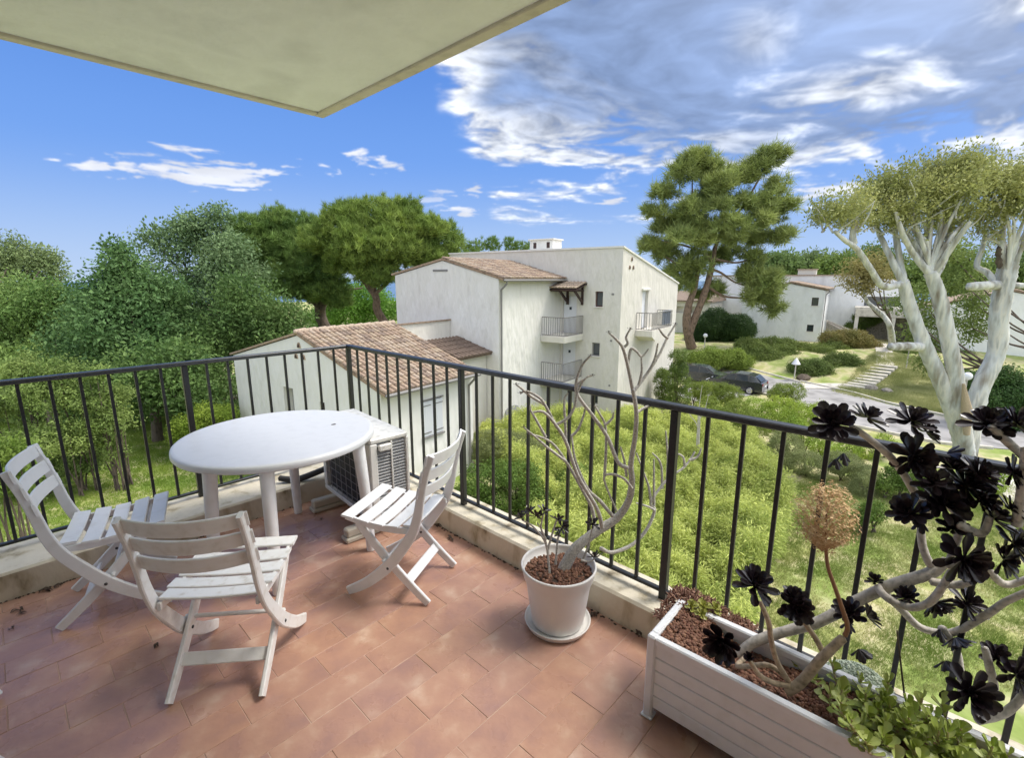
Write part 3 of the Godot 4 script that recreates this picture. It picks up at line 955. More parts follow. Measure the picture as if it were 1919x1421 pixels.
	for k in 14:
		var u := 27.35 + k * 0.1
		bb(cl, hl(u, -0.95, 9.36 + 0.02 * (k % 2)), hl(u + 0.1, -0.16, 9.33 + 0.02 * (k % 2)))
	put(h, "wind_screen", cl, M.cloth_blue)
	var d2 := mb()
	bb(d2, hl(26.36, -1.13, 10.4), hl(27.24, 0.97, 10.36))
	put(h, "door", d2, M.paint_white)
	var sh := mb()
	bb(sh, hl(26.2, 1.0, 10.21), hl(27.4, 1.1, 10.1), 0.01)
	put(h, "lintel", sh, M.stucco)
	vents(h, hl(24.6, 2.12, 10.199), Vector3(1, 0, 0), Vector3(0, 0, 1))
	# chimney with dark slots and a capping
	var ch := mb()
	bb(ch, hl(24.2, 2.8, 16.3), hl(25.2, 3.78, 14.75), 0.02)
	var chm := put(h, "chimney", ch, M.stucco)
	var cap := mb()
	bb(cap, hl(24.12, 3.78, 16.38), hl(25.28, 3.86, 14.67), 0.015)
	put(chm, "chimney_cap", cap, M.stucco_cream)
	for v in [15.95, 15.05]:
		var slot := mb()
		bb(slot, hl(24.185, 3.34, v + 0.1), hl(24.2, 3.66, v - 0.1))
		put(chm, "chimney_slot", slot, M.wood_dark)
	# arched cellar door at the foot
	var cd := mb()
	var pts := []
	for k in 9:
		var an := PI * k / 8.0
		pts.append(hl(18.9 + cos(an) * 0.55, -4.75 + sin(an) * 0.2, 13.74))
	pts.append(hl(18.35, -6.15, 13.74))
	pts.append(hl(19.45, -6.15, 13.74))
	prism(cd, pts, Vector3(0, 0, 0.035))
	put(h, "cellar_door", cd, M.door_grey)
	for k in 3:
		var dr := mb()
		bb(dr, hl(ub - 0.012, -4.0 + k * 2.4, 10.7 + 0.02 * k), hl(ub, -3.9 + k * 2.4, 10.6))
		put(h, "wall_vent", dr, M.zinc)

func far_houses() -> void:
	# white gabled house up the slope
	var uc := 57.4
	var h := house("hillside_house", "white gabled house up the slope with two small dark windows", uc, -5.2, 6.7)
	block(h, "wall", [Vector2(3.57, -5.6), Vector2(3.57, 0.5), Vector2(6.74, 1.15), Vector2(11.0, 0.0), Vector2(11.0, -5.6)], uc, uc + 7.0, M.white_paint_wall, [
		[Vector3(uc - 0.1, -1.0, 4.63), Vector3(uc + 0.4, -0.2, 4.05)], [Vector3(uc - 0.1, -3.6, 4.78), Vector3(uc + 0.4, -2.92, 4.2)]])
	window_g(h, uc, -1.0, 4.34, 0.58, 0.8, M.wood_dark)
	window_g(h, uc, -3.6, 4.49, 0.58, 0.68, M.wood_dark)
	tiles(h, uc - 0.1, uc + 7.0, Vector2(6.74, 1.3), Vector2(3.3, 0.6), 0.3, 0.5, false)
	var far := mb()
	var sl := hl(uc, 0.02, 11.2) - hl(uc, 1.18, 6.74)
	prism(far, [hl(uc - 0.1, 1.18, 6.74), hl(uc - 0.1, 1.3, 6.74), hl(uc - 0.1, 1.3, 6.74) + sl, hl(uc - 0.1, 1.18, 6.74) + sl], Vector3(7, 0, 0))
	put(h, "roof_slab", far, M.roof_tile_0)
	gutter(h, uc, uc + 6.9, 0.5, 3.26, uc + 0.3, -5.0, 3.57)
	# long block behind with a chimney
	var b := house("long_white_block", "long pale flat topped block with a chimney behind the white gabled house", 64.5, -5.2, 4.0, "apartment block")
	block(b, "wall", [Vector2(-3.0, -5.6), Vector2(-3.0, 1.6), Vector2(1.2, 1.6), Vector2(1.2, 2.0), Vector2(16.0, 2.0), Vector2(16.0, -5.6)], 64.45, 74.0, M.white_paint_wall, [
		[Vector3(64.3, -2.6, 0.4), Vector3(67.0, -0.2, -2.6)]])
	var ch := mb()
	bb(ch, hl(65.5, 1.9, 7.0), hl(66.6, 2.65, 5.2), 0.02)
	put(b, "chimney", ch, M.stucco_cream)
	var cc := mb()
	bb(cc, hl(65.4, 2.65, 7.1), hl(66.7, 2.74, 5.1))
	put(b, "chimney_cap", cc, M.roof_tile_2)
	var ca := mb()
	bb(ca, hl(64.35, 1.98, 1.25), hl(74.0, 2.08, 16.05))
	put(b, "coping", ca, M.roof_tile_2)
	# stair wall of stone with a sloping top
	var w := house("stone_stair_wall", "grey stone stair wall sloping down beside the white gabled house", 58.0, -5.2, 3.4, "wall")
	var st := mb()
	prism(st, [hl(58.2, -5.4, 3.2), hl(58.2, -2.6, 3.2), hl(59.0, -2.6, 3.2), hl(60.5, -4.6, -1.2), hl(60.0, -5.4, -1.2)], Vector3(0.5, 0, 0))
	put(w, "stonework", st, M.stone)
	var cs := mb()
	bar(cs, hl(58.85, -2.52, 3.2), hl(60.6, -4.5, -1.2), 0.5, 0.12)
	put(w, "coping", cs, M.concrete)
	# carport under a beam on posts, in front of a dark recess
	var c := house("carport", "low open carport with a pale beam and dark inside beyond the path", 62.0, -5.2, -1.0)
	var bm := mb()
	bb(bm, hl(61.2, -2.15, 1.0), hl(61.6, -1.35, -5.2), 0.02)
	put(c, "beam", bm, M.concrete)
	var rf := mb()
	bb(rf, hl(61.3, -1.35, 1.1), hl(66.0, -1.2, -5.3))
	put(c, "roof", rf, M.concrete)
	for v in [0.8, -2.2, -5.0]:
		var p := mb()
		bb(p, hl(61.25, -5.4, v + 0.16), hl(61.55, -2.15, v - 0.16), 0.02)
		put(c, "post", p, M.stucco_cream)
	var bk := mb()
	bb(bk, hl(64.2, -5.4, 1.0), hl(64.4, -1.36, -5.2))
	put(c, "back_wall", bk, M.stone)
	# white house half hidden by the pale trunks
	var r := house("white_house", "white house wall half hidden behind the pale tree trunks", 57.0, -5.2, -9.0)
	block(r, "wall", [Vector2(-4.6, -5.6), Vector2(-4.6, -0.9), Vector2(-9.5, 0.6), Vector2(-15.5, -0.9), Vector2(-15.5, -5.6)], 58.0, 66.0, M.white_paint_wall, [
		[Vector3(57.9, -4.9, -5.2), Vector3(58.4, -2.7, -6.2)]])
	tiles(r, 57.9, 66.0, Vector2(-9.5, 0.74), Vector2(-15.8, -0.9), 0.35, 0.6, false)
	var rs := mb()
	var s2 := hl(58, -0.86, -4.3) - hl(58, 0.62, -9.5)
	prism(rs, [hl(57.9, 0.62, -9.5), hl(57.9, 0.74, -9.5), hl(57.9, 0.74, -9.5) + s2, hl(57.9, 0.62, -9.5) + s2], Vector3(8, 0, 0))
	put(r, "roof_slab", rs, M.roof_tile_1)
	var dr := mb()
	bb(dr, hl(58.3, -4.9, -5.22), hl(58.34, -2.72, -6.18))
	put(r, "door", dr, M.door_grey)
	# house glimpsed behind the tall pine
	var k := house("house_behind_pine", "small cream house glimpsed under the tall pine branches", 56.0, -5.2, 17.0)
	block(k, "wall", [Vector2(14.5, -5.6), Vector2(14.5, -0.9), Vector2(22.0, -0.9), Vector2(22.0, -5.6)], 58.0, 64.0, M.stucco_cream, [
		[Vector3(57.9, -2.3, 16.6), Vector3(58.5, -1.5, 15.6)], [Vector3(57.9, -2.3, 18.4), Vector3(58.5, -1.5, 17.4)]])
	var kr := mb()
	prism(kr, [hl(57.7, -0.95, 14.2), hl(57.7, -0.8, 14.2), hl(61.0, 0.2, 14.2), hl(64.3, -0.8, 14.2), hl(64.3, -0.95, 14.2)], Vector3(0, 0, -8.1))
	put(k, "roof", kr, M.roof_tile_3)


# ------------------------------------------------------------------ foliage
# spray of n small folded leaves scattered within radius r
func leaf_spray(n: int, l: float, w: float, r: float, seed_: int, droop := 0.2) -> ArrayMesh:
	var g := RandomNumberGenerator.new()
	g.seed = seed_
	var st := mb()
	for i in n:
		var d := Vector3(g.randfn(), g.randfn() * 0.8, g.randfn()).normalized()
		var at := d * r * pow(g.randf(), 0.5)
		var dir := (d + Vector3(g.randfn(), g.randfn() - droop, g.randfn()) * 0.6).normalized()
		var side := dir.cross(Vector3(g.randfn(), g.randfn() + 1.5, g.randfn()).normalized()).normalized()
		var up := side.cross(dir)
		var s := g.randf_range(0.7, 1.2)
		var tip := at + dir * l * s - Vector3(0, 0.1 * l, 0)
		var m := at + dir * l * 0.45 * s
		var a := m + side * w * 0.5 * s + up * w * 0.15
		var b := m - side * w * 0.5 * s + up * w * 0.15
		flat(st, at, a, tip, up)
		flat(st, at, tip, b, up)
	return st.commit()

# needles standing out from a twig
func needle_tuft(n: int, l: float, w: float, seed_: int, up := 0.5) -> ArrayMesh:
	var g := RandomNumberGenerator.new()
	g.seed = seed_
	var st := mb()
	for i in n:
		var d := Vector3(g.randfn(), absf(g.randfn()) * 0.9 + up, g.randfn()).normalized()
		var at := Vector3(g.randfn(), g.randfn(), g.randfn()) * l * 0.16
		var side := d.cross(Vector3(g.randfn(), g.randfn(), g.randfn()).normalized()).normalized() * w * 0.5
		var tip := at + d * l * g.randf_range(0.6, 1.15)
		flat(st, at - side, at + side, tip, d.cross(side))
	return st.commit()

# clumps: Vector4(x, y, z, radius). Sprays stand in the outer part of each clump, turned outwards
func crown(parent: Node, called: String, clumps: Array, mesh: Mesh, m: Material, c1: Color, c2: Color, dens: float, seed_: int, size := 1.0, squash := 0.85, out := 0.6, inner := 0.45, shell := 0.6, rag := 0.0) -> MultiMeshInstance3D:
	var g := RandomNumberGenerator.new()
	g.seed = seed_
	var tr := []
	var cols := []
	for b in clumps:
		var tone := g.randf()
		var n := int(dens * b.w * b.w) + 6
		var stretch := Vector3(g.randf_range(0.8, 1.3), g.randf_range(0.75, 1.15), g.randf_range(0.8, 1.3))
		var lump := []
		var lump_tone := []
		for k in 13:
			lump.append(Vector3(g.randfn(), g.randfn() * 0.8, g.randfn()).normalized())
			lump_tone.append(g.randf())
		for i in n:
			var d := Vector3(g.randfn(), g.randfn(), g.randfn()).normalized()
			var near := 0.0
			var which := 0.5
			for q in lump.size():
				var dt: float = d.dot(lump[q])
				if dt > near:
					near = dt
					which = lump_tone[q]
			var rr: float = b.w * lerpf(inner, 1.0, pow(g.randf(), shell)) * (0.66 + 0.42 * smoothstep(0.6, 0.98, near))
			if rag > 0.0 and g.randf() < rag: rr *= g.randf_range(1.0, 1.35)
			var p := Vector3(b.x + d.x * rr * stretch.x, b.y + d.y * rr * squash * stretch.y, b.z + d.z * rr * stretch.z)
			var y := (d * out + Vector3(0, 1.0 - out, 0) + Vector3(g.randfn(), g.randfn(), g.randfn()) * 0.25).normalized()
			var x := y.cross(Vector3(g.randfn(), g.randfn(), g.randfn()).normalized()).normalized()
			var s := size * g.randf_range(0.65, 1.3)
			tr.append(Transform3D(Basis(x, y, x.cross(y)).scaled(Vector3(s, s, s)), p - parent.position))
			var c := c1.lerp(c2, clampf(tone * 0.3 + which * 0.4 + g.randf() * 0.3, 0.0, 1.0))
			c = c * g.randf_range(0.8, 1.2)
			c.a = 1.0
			cols.append(c)
	var o := multi(parent, called, mesh, m, tr, cols)
	stuff(o)
	return o

func limb(parent: Node, called: String, pts: Array, r: Array, m: Material, sides := 8, rough := 0.06, n := 5) -> MeshInstance3D:
	var st := mb()
	var p := []
	for q in smoothed(pts, n):
		p.append(q - parent.position)
	tube(st, p, r, sides, rough, pts.size() * 7 + int(absf(pts[0].x * 31.0)))
	return put(parent, called, st, m)

# trunk from the ground to the middle of the crown with limbs into the clumps
func trunk_for(t: Node3D, clumps: Array, r: float, m: Material) -> void:
	var base := t.position
	var mid := Vector3.ZERO
	for b in clumps: mid += Vector3(b.x, b.y, b.z) / clumps.size()
	var fork := base.lerp(Vector3(mid.x, mid.y, mid.z), 0.55)
	fork.x = lerpf(base.x, fork.x, 0.6)
	fork.z = lerpf(base.z, fork.z, 0.6)
	var k := limb(t, "trunk", [base - Vector3(0, 0.2, 0), base.lerp(fork, 0.5) + Vector3(0.12, 0, 0.1), fork], [r * 1.25, r, r * 0.75], m, 9)
	for i in clumps.size():
		var c := Vector3(clumps[i].x, clumps[i].y - clumps[i].w * 0.2, clumps[i].z)
		var a := fork.lerp(base, 0.05 + 0.12 * (i % 3))
		limb(t, "branch", [a, a.lerp(c, 0.5) - Vector3(0, a.distance_to(c) * 0.08, 0), c], [r * 0.5, r * 0.34, r * 0.12], m, 6)

func tree(called: String, label: String, group: String, base: Vector3, clumps: Array, kind: Dictionary, category := "tree") -> Node3D:
	var t := thing(called, label, category, base, 0.0, group)
	if kind.get("r", 0.0) > 0.0: trunk_for(t, clumps, kind.r, kind.get("bark", M.bark_dark))
	crown(t, "crown", clumps, kind.mesh, kind.get("mat", M.leaf), kind.c1, kind.c2, kind.dens, kind.seed, kind.get("size", 1.0), kind.get("squash", 0.85), kind.get("out", 0.6), kind.get("inner", 0.45), kind.get("shell", 0.6), kind.get("rag", 0.2))
	return t

func trees() -> void:
	var leaf := leaf_spray(22, 0.2, 0.1, 0.42, 5)
	var small := leaf_spray(24, 0.11, 0.06, 0.26, 6)
	var pine := needle_tuft(30, 0.45, 0.042, 7, 0.6)
	var soft := needle_tuft(34, 0.4, 0.034, 8, 0.25)
	var locust := {"mesh": leaf, "c1": Color(0.095, 0.19, 0.045), "c2": Color(0.33, 0.44, 0.13), "dens": 95.0, "seed": 31, "r": 0.2, "squash": 0.85, "rag": 0.3}
	var grp := "leafy trees left of the low house"
	tree("leafy_tree", "leafy green tree at the far left edge beyond the rail", grp, on_ground(1.0, -30.5), [Vector4(1.39, -0.61, -37.9, 2.08), Vector4(0.75, 0.37, -40.03, 1.6), Vector4(2.46, 0.12, -36.76, 1.63), Vector4(1.22, -2.84, -36.62, 2.15), Vector4(0.07, -2.4, -39.29, 1.96), Vector4(2.76, -1.93, -37.9, 1.85), Vector4(0.17, -4.63, -37.73, 2), Vector4(2.06, -4.03, -35.72, 2)], locust)
	locust.seed = 32
	locust.c1 = Color(0.06, 0.14, 0.045)
	locust.c2 = Color(0.2, 0.32, 0.11)
	tree("leafy_tree", "leafy green tree with a pointed top second from the left edge", grp, on_ground(4.5, -27.5), [Vector4(4.74, 2.22, -31.42, 0.99), Vector4(5.23, 0.96, -30.9, 1.43), Vector4(4.04, 0.64, -32.16, 1.51), Vector4(4.28, -0.89, -30.46, 2.06), Vector4(5.84, -0.81, -31.71, 1.66), Vector4(3.38, -1.83, -32.87, 1.71), Vector4(4.4, -2.77, -30.33, 2.11), Vector4(3.2, -3.59, -31.6, 1.85), Vector4(4.77, 3, -31.39, 0.55), Vector4(6.14, 0.6, -31.4, 1.14)], locust)
	locust.seed = 33
	locust.dens = 62.0
	locust.c1 = Color(0.085, 0.165, 0.065)
	locust.c2 = Color(0.27, 0.37, 0.17)
	tree("leafy_tree", "tall airy leafy tree with a ragged top left of the umbrella pines", grp, on_ground(12.0, -32.0), [Vector4(9.23, 4.51, -33.95, 1.32), Vector4(7.89, 3.65, -35.37, 1.32), Vector4(10, 3.28, -33.13, 1.72), Vector4(8.19, 1.56, -35.05, 1.72), Vector4(10.29, 1.4, -32.83, 1.98), Vector4(9.24, -0.53, -33.94, 2.31), Vector4(7.34, -1.09, -34.49, 1.98), Vector4(9.91, 5.35, -33.23, 0.66), Vector4(7.23, 4.05, -36.07, 0.59), Vector4(8.59, 4.66, -34.62, 0.73), Vector4(10.45, -0.86, -32.66, 1.98), Vector4(8.29, -2.7, -33.48, 2.23)], locust)
	locust.seed = 34
	locust.c1 = Color(0.06, 0.13, 0.035)
	locust.c2 = Color(0.2, 0.3, 0.085)
	tree("leafy_tree", "dark leafy tree close behind the left gable corner", grp, on_ground(10.4, -27.0), [Vector4(9.75, -0.28, -28.3, 1.81), Vector4(10.45, -1.59, -27.55, 1.4), Vector4(8.64, -1.74, -29.47, 1.87), Vector4(6.84, -2.86, -28.46, 1.62), Vector4(6.9, -4.03, -26.95, 1.42), Vector4(9.22, 0.58, -28.86, 1.31), Vector4(11.85, -0.74, -28.98, 1.13)], locust)
	locust.seed = 35
	tree("leafy_tree", "low dark tree filling the gap behind the left rail posts", grp, on_ground(6.0, -23.0), [Vector4(4.63, -2.46, -25.71, 1.39), Vector4(5.35, -3.43, -24.94, 1.27), Vector4(5.41, -2.15, -26.34, 1.21), Vector4(4.05, -3.43, -26.33, 1.16), Vector4(6.08, -4.41, -24.17, 0.92)], locust)
	locust.seed = 36
	locust.dens = 60.0
	locust.c1 = Color(0.175, 0.255, 0.0945)
	locust.c2 = Color(0.28, 0.34, 0.149)
	tree("sparse_tree", "sparse grey green tree top against the sky at the left edge", "", on_ground(-3.5, -38.5), [Vector4(1.52, 3.5, -47.96, 1.2), Vector4(2.35, 2.87, -47.08, 1.12), Vector4(3.02, 2.97, -46.37, 0.75), Vector4(1, 2.44, -48.52, 1.27), Vector4(1.9, 1.73, -47.56, 1.27), Vector4(3.15, 1.73, -46.23, 0.97)], locust)
	locust.seed = 37
	locust.dens = 90.0
	locust.c1 = Color(0.123, 0.272, 0.0405)
	locust.c2 = Color(0.228, 0.408, 0.0675)
	tree("bright_tree", "bright green tree glimpsed between the umbrella pine trunks", "", on_ground(27.0, -38.0), [Vector4(22.63, -1.61, -41.6, 1.98), Vector4(23.7, -0.15, -40.47, 1.68), Vector4(22.02, -0.15, -42.24, 1.78), Vector4(25.01, -1.12, -39.08, 1.49), Vector4(20.58, -2.1, -43.78, 1.49)], locust)
	# umbrella pines
	var um := {"mesh": pine, "mat": M.needle, "c1": Color(0.11, 0.19, 0.04), "c2": Color(0.3, 0.385, 0.08), "dens": 150.0, "seed": 41, "squash": 0.78, "out": 0.3, "inner": 0.5, "shell": 0.6, "size": 0.95, "rag": 0.12}
	var pa := tree("umbrella_pine", "broad umbrella pine with rounded green crown left of the tall block", "umbrella pines behind the low house", on_ground(21.2, -27.2), [Vector4(16.36, 4.63, -30.76, 1.74), Vector4(18.12, 5.41, -30.35, 1.87), Vector4(18.89, 5.13, -28.07, 1.74), Vector4(16.46, 3.39, -29.19, 1.83), Vector4(17.91, 3.39, -27.65, 2.04), Vector4(19.68, 3.44, -27.24, 1.67), Vector4(15.65, 3.95, -31.51, 1.38), Vector4(20.19, 4.79, -26.69, 1.31), Vector4(21.48, 4.13, -26.78, 1.42), Vector4(17.28, 5.92, -31.24, 1.12), Vector4(19.98, 6.09, -28.38, 0.97), Vector4(20.43, 2.76, -26.43, 1.23), Vector4(17.16, 2.23, -28.44, 1.41), Vector4(16.26, 2.59, -30.86, 1.09)], um)
	limb(pa, "trunk", [on_ground(21.2, -27.2), Vector3(18.29, -1.15, -29.44), Vector3(17.88, 0.31, -29.44), Vector3(17.54, 1.38, -29.5)], [0.34, 0.28, 0.24, 0.2], M.bark_pine, 9)
	limb(pa, "branch", [Vector3(17.77, 0.32, -29.26), Vector3(17.19, 1.55, -29.88), Vector3(16.5, 2.59, -30.6), Vector3(15.94, 3.44, -31.2)], [0.17, 0.13, 0.1, 0.06], M.bark_pine)
	limb(pa, "branch", [Vector3(17.65, 0.85, -29.39), Vector3(18.19, 2.42, -28.81), Vector3(19.49, 3.47, -28.17)], [0.17, 0.12, 0.06], M.bark_pine)
	limb(pa, "branch", [Vector3(17.69, 0.6, -29.35), Vector3(18.66, 1.72, -28.32), Vector3(20.19, 2.43, -27.42), Vector3(21.39, 3.67, -26.87)], [0.14, 0.11, 0.09, 0.05], M.bark_pine)
	um.seed = 42
	um.c1 = Color(0.1, 0.185, 0.045)
	um.c2 = Color(0.25, 0.35, 0.085)
	var pb := tree("umbrella_pine", "umbrella pine with a dark forked trunk behind the ridge of the low house", "umbrella pines behind the low house", on_ground(18.6, -32.5), [Vector4(13.63, 5.01, -38.03, 1.58), Vector4(15.15, 5.37, -37.87, 1.63), Vector4(16.34, 5.18, -36.61, 1.55), Vector4(14.09, 3.42, -37.54, 1.98), Vector4(15.67, 3.42, -35.86, 1.98), Vector4(16.21, 2.47, -33.83, 1.69), Vector4(16.65, 0.99, -33.37, 1.31), Vector4(14.61, 1.55, -35.54, 1.93), Vector4(13.47, 2.11, -38.2, 1.58), Vector4(13.31, 3.61, -38.36, 1.58), Vector4(16.51, 4.35, -34.97, 1.5), Vector4(17, 0.24, -33, 0.92), Vector4(16.18, 0.78, -35.33, 1.35)], um)
	limb(pb, "trunk", [on_ground(18.6, -32.5), Vector3(17.12, -1.84, -35.78), Vector3(16.93, -0.22, -35.55)], [0.5, 0.42, 0.38], M.bark_dark, 9)
	limb(pb, "branch", [Vector3(16.89, -0.61, -35.45), Vector3(16.16, 0.57, -36.22), Vector3(15.43, 1.93, -36.99), Vector3(14.85, 3.27, -37.61)], [0.28, 0.2, 0.15, 0.08], M.bark_dark)
	limb(pb, "branch", [Vector3(16.89, -0.53, -35.44), Vector3(16.85, 0.77, -35.48), Vector3(16.66, 2.12, -35.69), Vector3(16.48, 3.64, -35.88)], [0.28, 0.2, 0.15, 0.08], M.bark_dark)
	limb(pb, "branch", [Vector3(16.93, -0.41, -35.41), Vector3(17.51, 0.38, -34.78), Vector3(18.21, 0.77, -34.04), Vector3(19.56, 0.94, -34.07)], [0.2, 0.14, 0.1, 0.05], M.bark_dark)
	um.seed = 43
	um.dens = 60.0
	tree("distant_pine", "flat green pine top showing over the roof by the chimney", "", on_ground(52.0, -36.0), [Vector4(40.82, 5.43, -44.17, 1.06), Vector4(42.14, 5.55, -42.77, 1.12), Vector4(43.45, 5.55, -41.38, 1.06), Vector4(44.54, 5.31, -40.22, 0.92), Vector4(40.16, 5.06, -44.87, 0.79)], um)
	# tall aleppo pine
	var al := {"mesh": soft, "mat": M.needle, "c1": Color(0.18, 0.24, 0.07), "c2": Color(0.42, 0.47, 0.15), "dens": 47.0, "seed": 44, "squash": 0.74, "out": 0.5, "inner": 0.3, "shell": 0.8, "size": 1.7}
	var ap := tree("aleppo_pine", "tall pine with open tufted crown right of the tall block", "", Vector3(44.62, -4.74, -18.82), [Vector4(43.58, 11.91, -19.37, 1.2), Vector4(43.08, 10.76, -19.9, 1.38), Vector4(44.2, 9.55, -17.25, 1.49), Vector4(48.07, 11.91, -14.6, 1.2), Vector4(47.37, 11.28, -15.35, 1.2), Vector4(46.86, 10.5, -15.89, 0.99), Vector4(41.92, 9.14, -21.13, 1.14), Vector4(41.57, 7.36, -21.5, 0.97), Vector4(42.89, 6.25, -21.56, 1.09), Vector4(42.56, 7.23, -18.99, 1.59), Vector4(45.68, 8.14, -15.68, 1.09), Vector4(48.08, 8.02, -14.6, 1.45), Vector4(49.51, 7.96, -13.08, 0.76), Vector4(46.82, 6.58, -14.47, 1.17), Vector4(43.66, 6.21, -16.37, 1.2), Vector4(48.94, 5.34, -13.68, 1.14), Vector4(43.12, 5.53, -18.4, 1.64), Vector4(42.16, 4.73, -22.33, 1.02), Vector4(43.18, 4.03, -21.25, 1.29), Vector4(43.76, 2.88, -19.18, 1.49), Vector4(47.16, 4.03, -17.03, 1.11), Vector4(47.63, 3.43, -15.07, 1.08), Vector4(47.66, 1.48, -13.58, 1.49), Vector4(47.29, -0.04, -13.97, 1.46), Vector4(48.14, -1.02, -13.08, 0.89), Vector4(46.55, 0.76, -17.67, 0.9), Vector4(43.65, 1.2, -19.3, 1.08), Vector4(49.5, 5.61, -13.08, 0.59), Vector4(48.8, 12.17, -13.83, 0.5), Vector4(45.28, 11.1, -19.03, 1.17), Vector4(49.7, 9.77, -14.33, 1.02), Vector4(45.6, 8.7, -18.68, 1.38), Vector4(40.94, 7.62, -22.17, 0.53), Vector4(43.3, 7.74, -16.75, 0.92), Vector4(41.05, 5.18, -19.14, 1.09), Vector4(44.2, 4.92, -15.79, 0.73), Vector4(44.75, 11.15, -18.13, 0.92), Vector4(45.02, 6, -15.65, 1.15), Vector4(45.69, 5.43, -18.59, 1.21), Vector4(47.45, 1.76, -15.26, 1.18), Vector4(43.55, 6.8, -20.86, 1.08), Vector4(47.2, 3.51, -18.44, 1.1), Vector4(48.67, 5.15, -15.43, 1.08), Vector4(49.69, 7.35, -14.34, 0.94), Vector4(46.1, 10.63, -16.7, 0.92), Vector4(42.62, 2.18, -20.39, 0.79), Vector4(45.58, 0.03, -18.7, 0.67), Vector4(49.38, 0.76, -14.68, 1.21)], al)
	limb(ap, "trunk", [Vector3(44.62, -4.74, -18.82), Vector3(43.83, -2.59, -19.1), Vector3(43.85, -0.88, -19.08), Vector3(44.16, 0.81, -18.75), Vector3(44.33, 2.71, -18.57)], [0.48, 0.4, 0.33, 0.25, 0.14], M.bark_pine, 9)
	limb(ap, "trunk", [Vector3(43.98, -3.48, -18.95), Vector3(44.34, -1.85, -18.57), Vector3(44.84, 0.57, -18.03), Vector3(45.12, 2.71, -17.73), Vector3(45.25, 4.48, -17.59), Vector3(45.71, 6.18, -17.11)], [0.38, 0.34, 0.3, 0.25, 0.18, 0.1], M.bark_pine, 9)
	for q in [[Vector3(45.14, 2.47, -17.72), Vector3(45.75, 2.14, -17.06), Vector3(46.56, 1.38, -16.2), Vector3(47.25, 1.05, -15.47)], [Vector3(45.22, 3.41, -17.63), Vector3(45.96, 3.18, -16.85), Vector3(46.79, 3.08, -15.97), Vector3(47.9, 3.64, -14.78)], [Vector3(45.23, 3.18, -17.62), Vector3(44.26, 4.11, -18.65), Vector3(43.25, 4.57, -19.72), Vector3(41.92, 4.94, -21.13)], [Vector3(45.36, 4.8, -17.48), Vector3(44.62, 6.4, -18.27), Vector3(43.71, 8.21, -19.23), Vector3(43.51, 10.85, -19.44)], [Vector3(45.71, 6.18, -17.11), Vector3(46.65, 7.76, -16.12), Vector3(47.46, 9.98, -15.25), Vector3(47.97, 11.72, -14.71)], [Vector3(45.49, 5.49, -17.34), Vector3(47.09, 5.95, -15.64), Vector3(48.65, 6.86, -13.99)], [Vector3(44.92, 1.05, -17.95), Vector3(45.98, 0.09, -16.83), Vector3(47.5, -0.15, -15.21), Vector3(48.54, -0.63, -14.11)], [Vector3(44.25, 1.76, -18.66), Vector3(43.17, 2.71, -19.8), Vector3(42.14, 3.64, -20.9)]]:
		limb(ap, "branch", q, [0.16, 0.11, 0.08, 0.04], M.bark_pine, 6)
	pale_tree(small)
	# wooded skyline beyond the far houses
	var far := {"mesh": leaf, "c1": Color(0.123, 0.204, 0.0607), "c2": Color(0.228, 0.306, 0.081), "dens": 26.0, "seed": 51, "size": 2.4, "squash": 0.8, "r": 0.3}
	var names := ["rounded green tree on the skyline left of the far chimney", "grey green tree on the skyline over the far white block", "bright green tree on the skyline right of the far chimney", "tree on the skyline behind the orange tinged crown", "tree on the skyline between the pale trunks", "tree on the skyline at the right edge"]
	var sets := [[Vector4(93.2, 4.12, -25.04, 2.81), Vector4(91.89, 3.23, -26.43, 2.24), Vector4(94.39, 3.23, -23.77, 2.06)], [Vector4(99.61, 3.93, -22.61, 2.13), Vector4(100.88, 4.3, -21.27, 2.13), Vector4(98.7, 3.28, -23.58, 1.74)], [Vector4(93.5, 3.72, -17.43, 2.11), Vector4(95.23, 4.05, -15.59, 2.11), Vector4(96.5, 3.13, -14.25, 1.76)], [Vector4(103.04, 4.52, -13.14, 2.77), Vector4(104.98, 3.65, -11.08, 2.59), Vector4(101.94, 3.21, -14.31, 2.03)], [Vector4(103.71, 1.87, -6.6, 3.52), Vector4(105.87, 3.55, -4.31, 3.34), Vector4(102.03, 1.03, -8.37, 2.64), Vector4(107.95, 1.03, -2.09, 3.17)], [Vector4(111.51, 1.03, 1.68, 3.52), Vector4(113.63, 2.71, 3.93, 3.52), Vector4(109.84, 0.18, -0.09, 2.64)]]
	for i in sets.size():
		far.seed = 51 + i
		far.c2 = [Color(0.21, 0.289, 0.101), Color(0.228, 0.289, 0.121), Color(0.298, 0.374, 0.081), Color(0.263, 0.306, 0.0945), Color(0.245, 0.323, 0.081), Color(0.245, 0.323, 0.081)][i]
		var b: Vector4 = sets[i][0]
		tree("skyline_tree", names[i], "trees on the skyline beyond the far houses", on_ground(b.x, b.z), sets[i], far)
	# trees standing between the pale trunks and the white house
	var mid := {"mesh": leaf, "c1": Color(0.149, 0.221, 0.0607), "c2": Color(0.298, 0.357, 0.101), "dens": 42.0, "seed": 61, "r": 0.16, "squash": 0.9}
	tree("garden_tree", "loose green tree seen between the left and middle pale trunks", "", on_ground(44.0, 2.5), [Vector4(44.25, 0.28, -2.62, 0.97), Vector4(44.8, -1.19, -2.03, 0.9), Vector4(44.12, -1.94, -2.76, 0.82), Vector4(45.11, -2.69, -1.71, 0.75), Vector4(45.03, -4.21, -1.79, 0.75), Vector4(43.27, -0.08, -3.65, 0.67)], mid)
	mid.seed = 62
